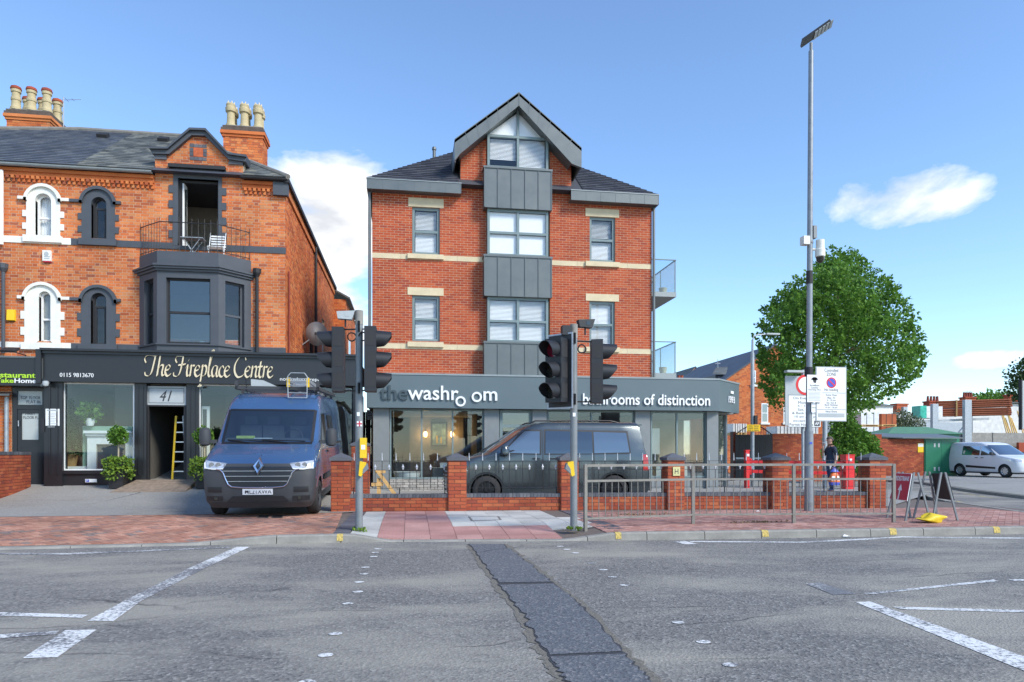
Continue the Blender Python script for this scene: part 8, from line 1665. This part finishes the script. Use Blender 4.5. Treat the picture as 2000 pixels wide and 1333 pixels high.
for i, (px0, px1, yt, yb) in enumerate(((1752, 1773, 791, 804), (1815, 1840, 786, 800), (1973, 2004, 773, 795), (1886, 1906, 778, 795))):
    Yc = 66.+i; a, b = PXp(px0, Yc), PXp(px1, Yc); zt = P(px0, yt, Yc)[1]; c = thing('chimney_stack', ['squat brick chimney left of the green wrapped packs', 'brick chimney with a row of red pots behind the green packs', 'brick chimney at the right edge above the white building', 'brick chimney behind the brown pipes'][i], 'chimney', ((a+b)/2, Yc, 3)); part('stack', MB().box(a, b, Yc, Yc+.9, .1, zt).box(a-.08, b+.08, Yc-.08, Yc+.98, zt+.001, zt+.15), M['brick_pier'], c)
    if i in (1, 3):
        for k in range(4): part('pot', MB().lathe([(.15, 0), (.11, .5), (.14, .55)], (a+.2+(b-a-.4)*k/3, Yc+.45, zt+.15), 10), mat('red_clay_pot', (.25, .06, .04), .8), c, True)
for i, (px, py) in enumerate(((1828, 775), (1894, 764))): x, z = P(px, py, 70); ae = thing('tv_aerial', ['aerial above the chimney with red pots', 'aerial above the brown pipes'][i], 'aerial', (x, 70, z-1.5)); part('mast', MB().tube((x, 70, z-1.6), (x, 70, z), .025, 5), M['galv'], ae); part('boom', MB().tube((x-.7, 70, z-.05), (x+.6, 70, z-.05), .02, 5).tube((x-.5, 69.7, z-.05), (x-.5, 70.3, z-.05), .015, 5).tube((x, 69.7, z-.05), (x, 70.3, z-.05), .015, 5), M['galv'], ae)
YC = 44.; cw = thing('concrete_wall', 'grey concrete panel wall behind the white van', 'wall', (PXp(1940, YC), YC, .1)); czt, czb = P(1940, 846, YC)[1], .1; x = PXp(1876, YC); k = 0
while x < PXp(2060, YC): part('concrete_panel', MB().box(x+.01, x+2.6, YC, YC+.12, czb, czt), M['kerb'], cw); part('post', MB().box(x-.08, x+.009, YC-.04, YC+.14, czb, czt+.02), M['kerb'], cw); x += 2.7
part('brick_base', MB().box(PXp(1990, YC-.5), PXp(2060, YC-.5), YC-.5, YC-.3, .1, P(1990, 865, YC)[1]), M['brick_pier'], cw)
# steel rack with pipes
YP_ = 46.; rk_ = thing('storage_rack', 'grey steel cantilever rack holding brown pipes in the builders yard', 'rack', (PXp(1860, YP_), YP_, .1)); rz0 = lambda py: P(1860, py, YP_)[1]
for px0, px1, yt in ((1822, 1833, 789), (1885, 1898, 781), (1765, 1773, 795)): part('column', MB().box(PXp(px0, YP_-2.4), PXp(px1, YP_-2.4), YP_-2.4, YP_-2.15, .1, P(px0, yt, YP_-2.4)[1]), M['galv'], rk_)
part('beam', MB().obox((PXp(1775, YP_), YP_-.1, rz0(828)), (PXp(1930, YP_)-PXp(1775, YP_), 0, rz0(815)-rz0(823)), (0, .12, 0), (0, 0, .18)), M['galv'], rk_)
for px in (1832, 1890): part('brace', MB().tube((PXp(px, YP_), YP_-.1, rz0(822)), (PXp(px-20, YP_), YP_-.1, rz0(845)), .04, 6), M['galv'], rk_)
M['pipe'] = mat('terracotta_pipe', (.34, .10, .04), .5, var=.15, scale=3)
pd = Vector((.82, -.57, .0))
for bi, (yb, yt) in enumerate(((798, 783), (814, 801))):
    o = thing('pipe_bundle', ['upper bundle of brown drainage pipes on the rack', 'lower bundle of brown drainage pipes on the rack'][bi], 'pipes', (PXp(1890, YP_-.6), YP_-.6, rz0(yb)), group='bundles of brown pipes'); s0 = Vector((PXp(1843, YP_), YP_+1.3-.6, 0)); zb_ = rz0(yb)+.08
    for r in range(4):
        for c in range(5):
            q = s0+Vector((.57, .82, 0))*(c*.16-.4)+Vector((0, 0, zb_+r*.145)); L_ = 4.6+random.uniform(-.1, .1); part('pipe', MB().tube(q, q+pd*L_, .066, 10, cap=False).tube(q+pd*(L_-.2), q+pd*L_, .078, 10, cap=False).tube(q+pd*.1, q+pd*(L_-.05), .05, 8), M['pipe'], o, True)
    part('strap', MB().obox(s0+pd*1.2-Vector((.57, .82, 0))*.5+Vector((0, 0, zb_-.08)), pd*.09, Vector((.57, .82, 0))*1.0, (0, 0, .6)), M['wood'], o)
for i, px in enumerate((1795, 1818)):
    a, b = PXp(px-3, YP_), PXp(px+9, YP_); o = thing('wrapped_pack', ['left of two packs wrapped in green film on the rack', 'right of two packs wrapped in green film on the rack'][i], 'pack', ((a+b)/2, YP_, rz0(818)), group='green wrapped packs'); part('film', MB().box(a, b, YP_-.3, YP_+.6, rz0(818), rz0(794)), mat('green_film', (.04, .42, .30), .35, var=.3, scale=5), o); part('white_film', MB().box(b+.001, b+.36, YP_-.28, YP_+.58, rz0(817.5), rz0(795)), M['wrap_white'], o)
tp_ = thing('timber_poles', 'yellow timber poles leaning against the white wall at the right', 'timber', (PXp(1970, 50), 50, .1))
for i in range(9): px = 1957+i*4+(8 if i > 5 else 0); a = P(px+9, 846, 49.5); b = P(px-2, 803+(i % 3)*7, 50.5); part('pole', MB().tube((a[0], 49.5, a[1]), (b[0], 50.5, b[1]), .055, 6), mat('yellow_pole', (.58, .38, .08), .6) if i % 2 else M['wood'], tp_)
# green kiosk and brick meter house
KY = 34.5; kx = lambda px, Y=KY: PXp(px, Y); kz = lambda py, Y=KY: P(1840, py, Y)[1]; M['green'] = mat('kiosk_green', (.018, .16, .085), .4, var=.06); M['green_pale'] = mat('kiosk_green_roof', (.09, .22, .12), .55, var=.15, scale=4)
ks = thing('green_kiosk', 'large green metal kiosk with a pitched lid behind the brick meter house', 'kiosk', (kx(1810), KY+2, .1)); a, b = kx(1735, KY+1), kx(1874, KY+1); Yk = KY+1
part('cabinet', MB().box(a, b, Yk, Yk+2.2, .09, kz(848, Yk)), M['green'], ks); part('lid', MB().add([(a-.2, Yk-.2, kz(848, Yk)), (b+.2, Yk-.2, kz(848, Yk)), (b+.2, Yk+2.4, kz(848, Yk)), (a-.2, Yk+2.4, kz(848, Yk)), (b-1.2, Yk+1.1, kz(833, Yk)), (a+1.2, Yk+1.1, kz(833, Yk))], [(0, 1, 4, 5), (1, 2, 4), (2, 3, 5, 4), (3, 0, 5), (3, 2, 1, 0)]), M['green_pale'], ks)
mh = thing('meter_house', 'small brick meter house with green double doors and a yellow notice', 'meter house', (kx(1795), KY-.5, .1)); a, m_, b = kx(1716), kx(1804.5), kx(1868); Y0 = KY-.7; zt = kz(858, Y0)
a, m_, b = PXp(1716, Y0), PXp(1804.5, Y0), PXp(1868, Y0); c = part('wall', MB().box(a, m_, Y0+.0, Y0+1.5, .05, zt), M['mortar_pier'], mh); field('brick', c, (a, Y0-.001, .05), (1, 0, 0), (0, 0, 1), cells_bond(m_-a, zt-.05, .225, .075), [(0, 0), (m_-a, 0), (m_-a, zt-.05), (0, zt-.05)], [], .01, .009, M['brick_pier'], 300)
part('door_box', MB().box(m_+.003, b, Y0-.05, Y0+1.5, .09, zt), M['green'], mh)
for k in (0, 1): d = part('door', MB().box(m_+.05+k*(b-m_-.08)/2, m_+.04+(k+1)*(b-m_-.08)/2, Y0-.075, Y0-.051, .14, zt-.06), M['green'], mh); [part('hinge', MB().box(m_+(b-m_)*(.27+.13*k), m_+(b-m_)*(.27+.13*k)+.1, Y0-.085, Y0-.0755, zz, zz+.22), M['sign_grey'], d) for zz in (.35, zt-.45)]
part('roof', MB().prism([(a-.1, Y0+1.7, zt+.30), (b+.1, Y0+1.7, zt+.30), (b+.1, Y0-.35, zt+.02), (PXp(1755, Y0), Y0-.35, zt+.02), (a-.1, Y0+.2, zt+.1)], (0, 0, .06)), M['zinc'], mh)
t0, t1 = PXp(1792, Y0), PXp(1803, Y0); pl = part('notice', MB().box(t0, t1, Y0-.03, Y0-.012, kz(884, Y0), kz(866, Y0)), M['yellow'], mh); part('notice_top', MB().box(t0+.01, t1-.01, Y0-.034, Y0-.0305, kz(873, Y0), kz(867, Y0)), M['sign_white'], pl)
sb_ = thing('roadside_board', 'dark framed board at the right edge of the picture', 'sign', (PXp(1999, 26), 26, .1)); part('board', MB().box(PXp(1996, 26), PXp(1996, 26)+1.2, 26, 26.1, P(1998, 838, 26)[1], P(1998, 744, 26)[1]), M['sign_grey'], sb_); part('frame', MB().box(PXp(1994, 26), PXp(1996, 26)-.002, 25.97, 26.12, P(1998, 840, 26)[1], P(1998, 742, 26)[1]), M['blackm'], sb_); part('post', MB().box(PXp(1999, 26)+.3, PXp(1999, 26)+.4, 26.12, 26.2, .08, P(1998, 744, 26)[1]), M['blackm'], sb_)
# ================================================================== the man
def skin(name, nodes, edges, mats, parent, matfn=None, sub=2, root=0):
    me = bpy.data.meshes.new(name); me.from_pydata([n[0] for n in nodes], edges, []); ob = bpy.data.objects.new(name, me); COL.objects.link(ob)
    md = ob.modifiers.new('s', 'SKIN'); md.use_smooth_shade = True
    for i, n in enumerate(nodes): sv = me.skin_vertices[0].data[i]; r = n[1]; sv.radius = r if isinstance(r, tuple) else (r, r); sv.use_root = i == root
    sd = ob.modifiers.new('d', 'SUBSURF'); sd.levels = sub; sd.render_levels = sub
    dg = bpy.context.evaluated_depsgraph_get(); dg.update(); m2 = bpy.data.meshes.new_from_object(ob.evaluated_get(dg)); bpy.data.objects.remove(ob); bpy.data.meshes.remove(me)
    m2.materials.clear()
    for m in mats: m2.materials.append(m)
    for p in m2.polygons: p.use_smooth = True; p.material_index = matfn(p.center) if matfn else 0
    o = bpy.data.objects.new(name, m2); COL.objects.link(o); o.parent = parent; ORG[o] = Vector((0, 0, 0)); return o
mx_, my_ = G(1622, 963, .12); man = thing('person', 'man in a navy polo shirt and jeans, hand at his mouth, carrying a bag', 'person', (mx_, my_, .12), 0, world=False)
M['skin'] = mat('skin', (.50, .27, .19), .6, var=.08); M['navy'] = mat('navy_cotton', (.02, .028, .05), .85, var=.15); M['denim'] = mat('denim', (.035, .055, .13), .85, var=.2, scale=20); M['hair'] = mat('grey_brown_hair', (.08, .065, .05), .8, var=.3, scale=40); M['shoe'] = mat('brown_leather', (.16, .07, .03), .6)
# local frame: faces -X; y away from the viewer
k = 1.70/1.78
def q(x, y, z): return (x*k, y*k, z*k)
nd = [(q(0, 0, .98), (.15, .12)), (q(.0, 0, 1.15), (.14, .115)), (q(.01, 0, 1.32), (.165, .12)), (q(.02, 0, 1.43), (.14, .09)), (q(.0, 0, 1.50), .058), (q(-.025, 0, 1.57), .06), (q(-.045, 0, 1.66), (.098, .078)), (q(-.035, 0, 1.74), (.088, .07)),
      (q(.0, -.10, .93), .095), (q(-.03, -.10, .52), .068), (q(.03, -.10, .10), .046), (q(-.12, -.11, .045), (.045, .035)), (q(.0, .10, .93), .095), (q(.04, .10, .52), .068), (q(.10, .10, .10), .046), (q(-.05, .11, .045), (.045, .035)),
      (q(.02, -.19, 1.41), .065), (q(.07, -.23, 1.14), .047), (q(-.02, -.24, .90), .036), (q(-.03, -.235, .82), (.036, .02)), (q(.02, .19, 1.41), .062), (q(-.08, .22, 1.17), .046), (q(-.20, .10, 1.40), .034), (q(-.205, .06, 1.48), (.034, .022))]
ed = [(0, 1), (1, 2), (2, 3), (3, 4), (4, 5), (5, 6), (6, 7), (0, 8), (8, 9), (9, 10), (10, 11), (0, 12), (12, 13), (13, 14), (14, 15), (3, 16), (16, 17), (17, 18), (18, 19), (3, 20), (20, 21), (21, 22), (22, 23)]
def bodymat(c):
    x, y, z = c[0]/k, c[1]/k, c[2]/k
    if z < .085: return 3
    if z < .99 and abs(y) < .185: return 2
    if z > 1.475 and abs(y) < .12 and x > -.15: return 0
    if abs(y) > .165: return 1 if z > 1.19 and x > -.12 else 0
    if x < -.13 and z > 1.1: return 0
    return 1
body = skin('body', nd, ed, [M['skin'], M['navy'], M['denim'], M['shoe']], man, bodymat)
hc = Vector(q(-.03, 0, 1.70)); hm = MB()
def hair(u, v): a = 2*math.pi*u; p = math.pi/2*v; r = math.cos(p); X = .112*r*math.cos(a); dz = -.03-.07*max(0, math.cos(a))*(1-v); return hc+Vector((X+.012, .088*r*math.sin(a), .095*math.sin(p)+(dz+.045)*(1-v)))
hm.grid(hair, 20, 8); part('hair', hm, M['hair'], man, True)
part('nose', MB().prism([q(-.135, -.012, 1.655), q(-.135, .012, 1.655), q(-.13, .0, 1.70)], (-.028, 0, -.006)), M['skin'], man); part('ear', MB().lathe([(.012, -.03), (.022, 0), (.01, .03)], q(-.02, -.085, 1.66), 8), M['skin'], man, True); part('eye', MB().lathe([(.004, 0), (.011, .006), (.004, .012)], q(-.125, -.04, 1.69), 8, 'Y'), M['ink'], man)
part('eye', MB().lathe([(.004, 0), (.011, .006), (.004, .012)], q(-.125, .03, 1.69), 8, 'Y'), M['ink'], man); part('mouth', MB().box(-.136*k, -.128*k, -.025, .02, 1.608*k, 1.616*k), mat('lip', (.35, .13, .11), .6), man)
part('collar', MB().lathe([(.085, 0), (.075, .035), (.07, .03)], q(.0, 0, 1.465), 14), M['navy'], man, True)
def fingers(base, dirs, par):
    for i, (o_, d1, d2, r) in enumerate(dirs): b = Vector(base)+Vector(o_); part('finger', MB().tube(b, b+Vector(d1), r, 7, r*.9).tube(b+Vector(d1), b+Vector(d1)+Vector(d2), r*.9, 7, r*.7), M['skin'], par, True)
fingers(q(-.205, .06, 1.50), [((-.005, -.02+.014*i, .0), (.028+.004*(i == 1), -.012, .042), (.03, -.018, .012), .0085) for i in range(4)]+[((.012, .02, -.01), (.035, -.01, .02), (.02, -.01, .02), .0095)], man)
fingers(q(-.03, -.235, .80), [((-.03+.018*i, 0, -.01), (.0, .006, -.042-.006*(i in (1, 2))), (.008, .03, -.018), .0085) for i in range(4)]+[((-.042, .005, .02), (-.014, .012, -.03), (.01, .018, -.022), .0095)], man)
part('cigarette', MB().tube(q(-.185, .03, 1.60), q(-.25, .03, 1.595), .0045, 6), M['sign_white'], man)
# carrier bags in the hanging hand
bgx, bgy, bgz = mx_-.03, my_-.24, .12+.78*k
bg_ = thing('carrier_bag', 'orange, white and blue plastic carrier bag held by the man', 'bag', (bgx, bgy, .3))
M['bag_o'] = mat('orange_plastic', (.75, .16, .03), .4, var=.1); M['bag_b'] = mat('blue_plastic', (.06, .09, .42), .4, var=.1)
def bag2(u, v): a = 2*math.pi*u; s = math.sin(math.pi*min(1, v*.8+.2))**.4*(1-.25*v); return (bgx+.0+.19*s*math.cos(a)*(1+.06*math.sin(5*a)), bgy+.10*s*math.sin(a)*(1+.08*math.sin(4*a)), bgz-.50+.42*v)
part('body', MB().grid(bag2, 24, 8), M['bag_o'], bg_, True); part('blue_top', MB().grid(lambda u, v: (bgx+(.145-.09*v)*math.cos(2*math.pi*u), bgy+(.08-.055*v)*math.sin(2*math.pi*u), bgz-.10+.10*v), 18, 3), M['bag_b'], bg_, True); part('blue_base', MB().grid(lambda u, v: (lambda p: (bgx+(p[0]-bgx)*1.02, bgy+(p[1]-bgy)*1.02, p[2]))(bag2(u, v*.22)), 24, 2), M['bag_b'], bg_, True)
for i in range(2): part('white_patch', MB().grid(lambda u, v: (lambda p: (bgx+(p[0]-bgx)*1.03, bgy+(p[1]-bgy)*1.03, p[2]))(bag2(.62+i*.17+.10*u, .35+.3*v)), 4, 3), M['sign_white'], bg_, True)
for s in (-.05, .05): part('handle', MB().path([(bgx+s, bgy, bgz-.01), (bgx+s*.6, bgy, bgz+.03), (bgx, bgy, bgz+.045)], .008, 6), M['bag_b'], bg_)
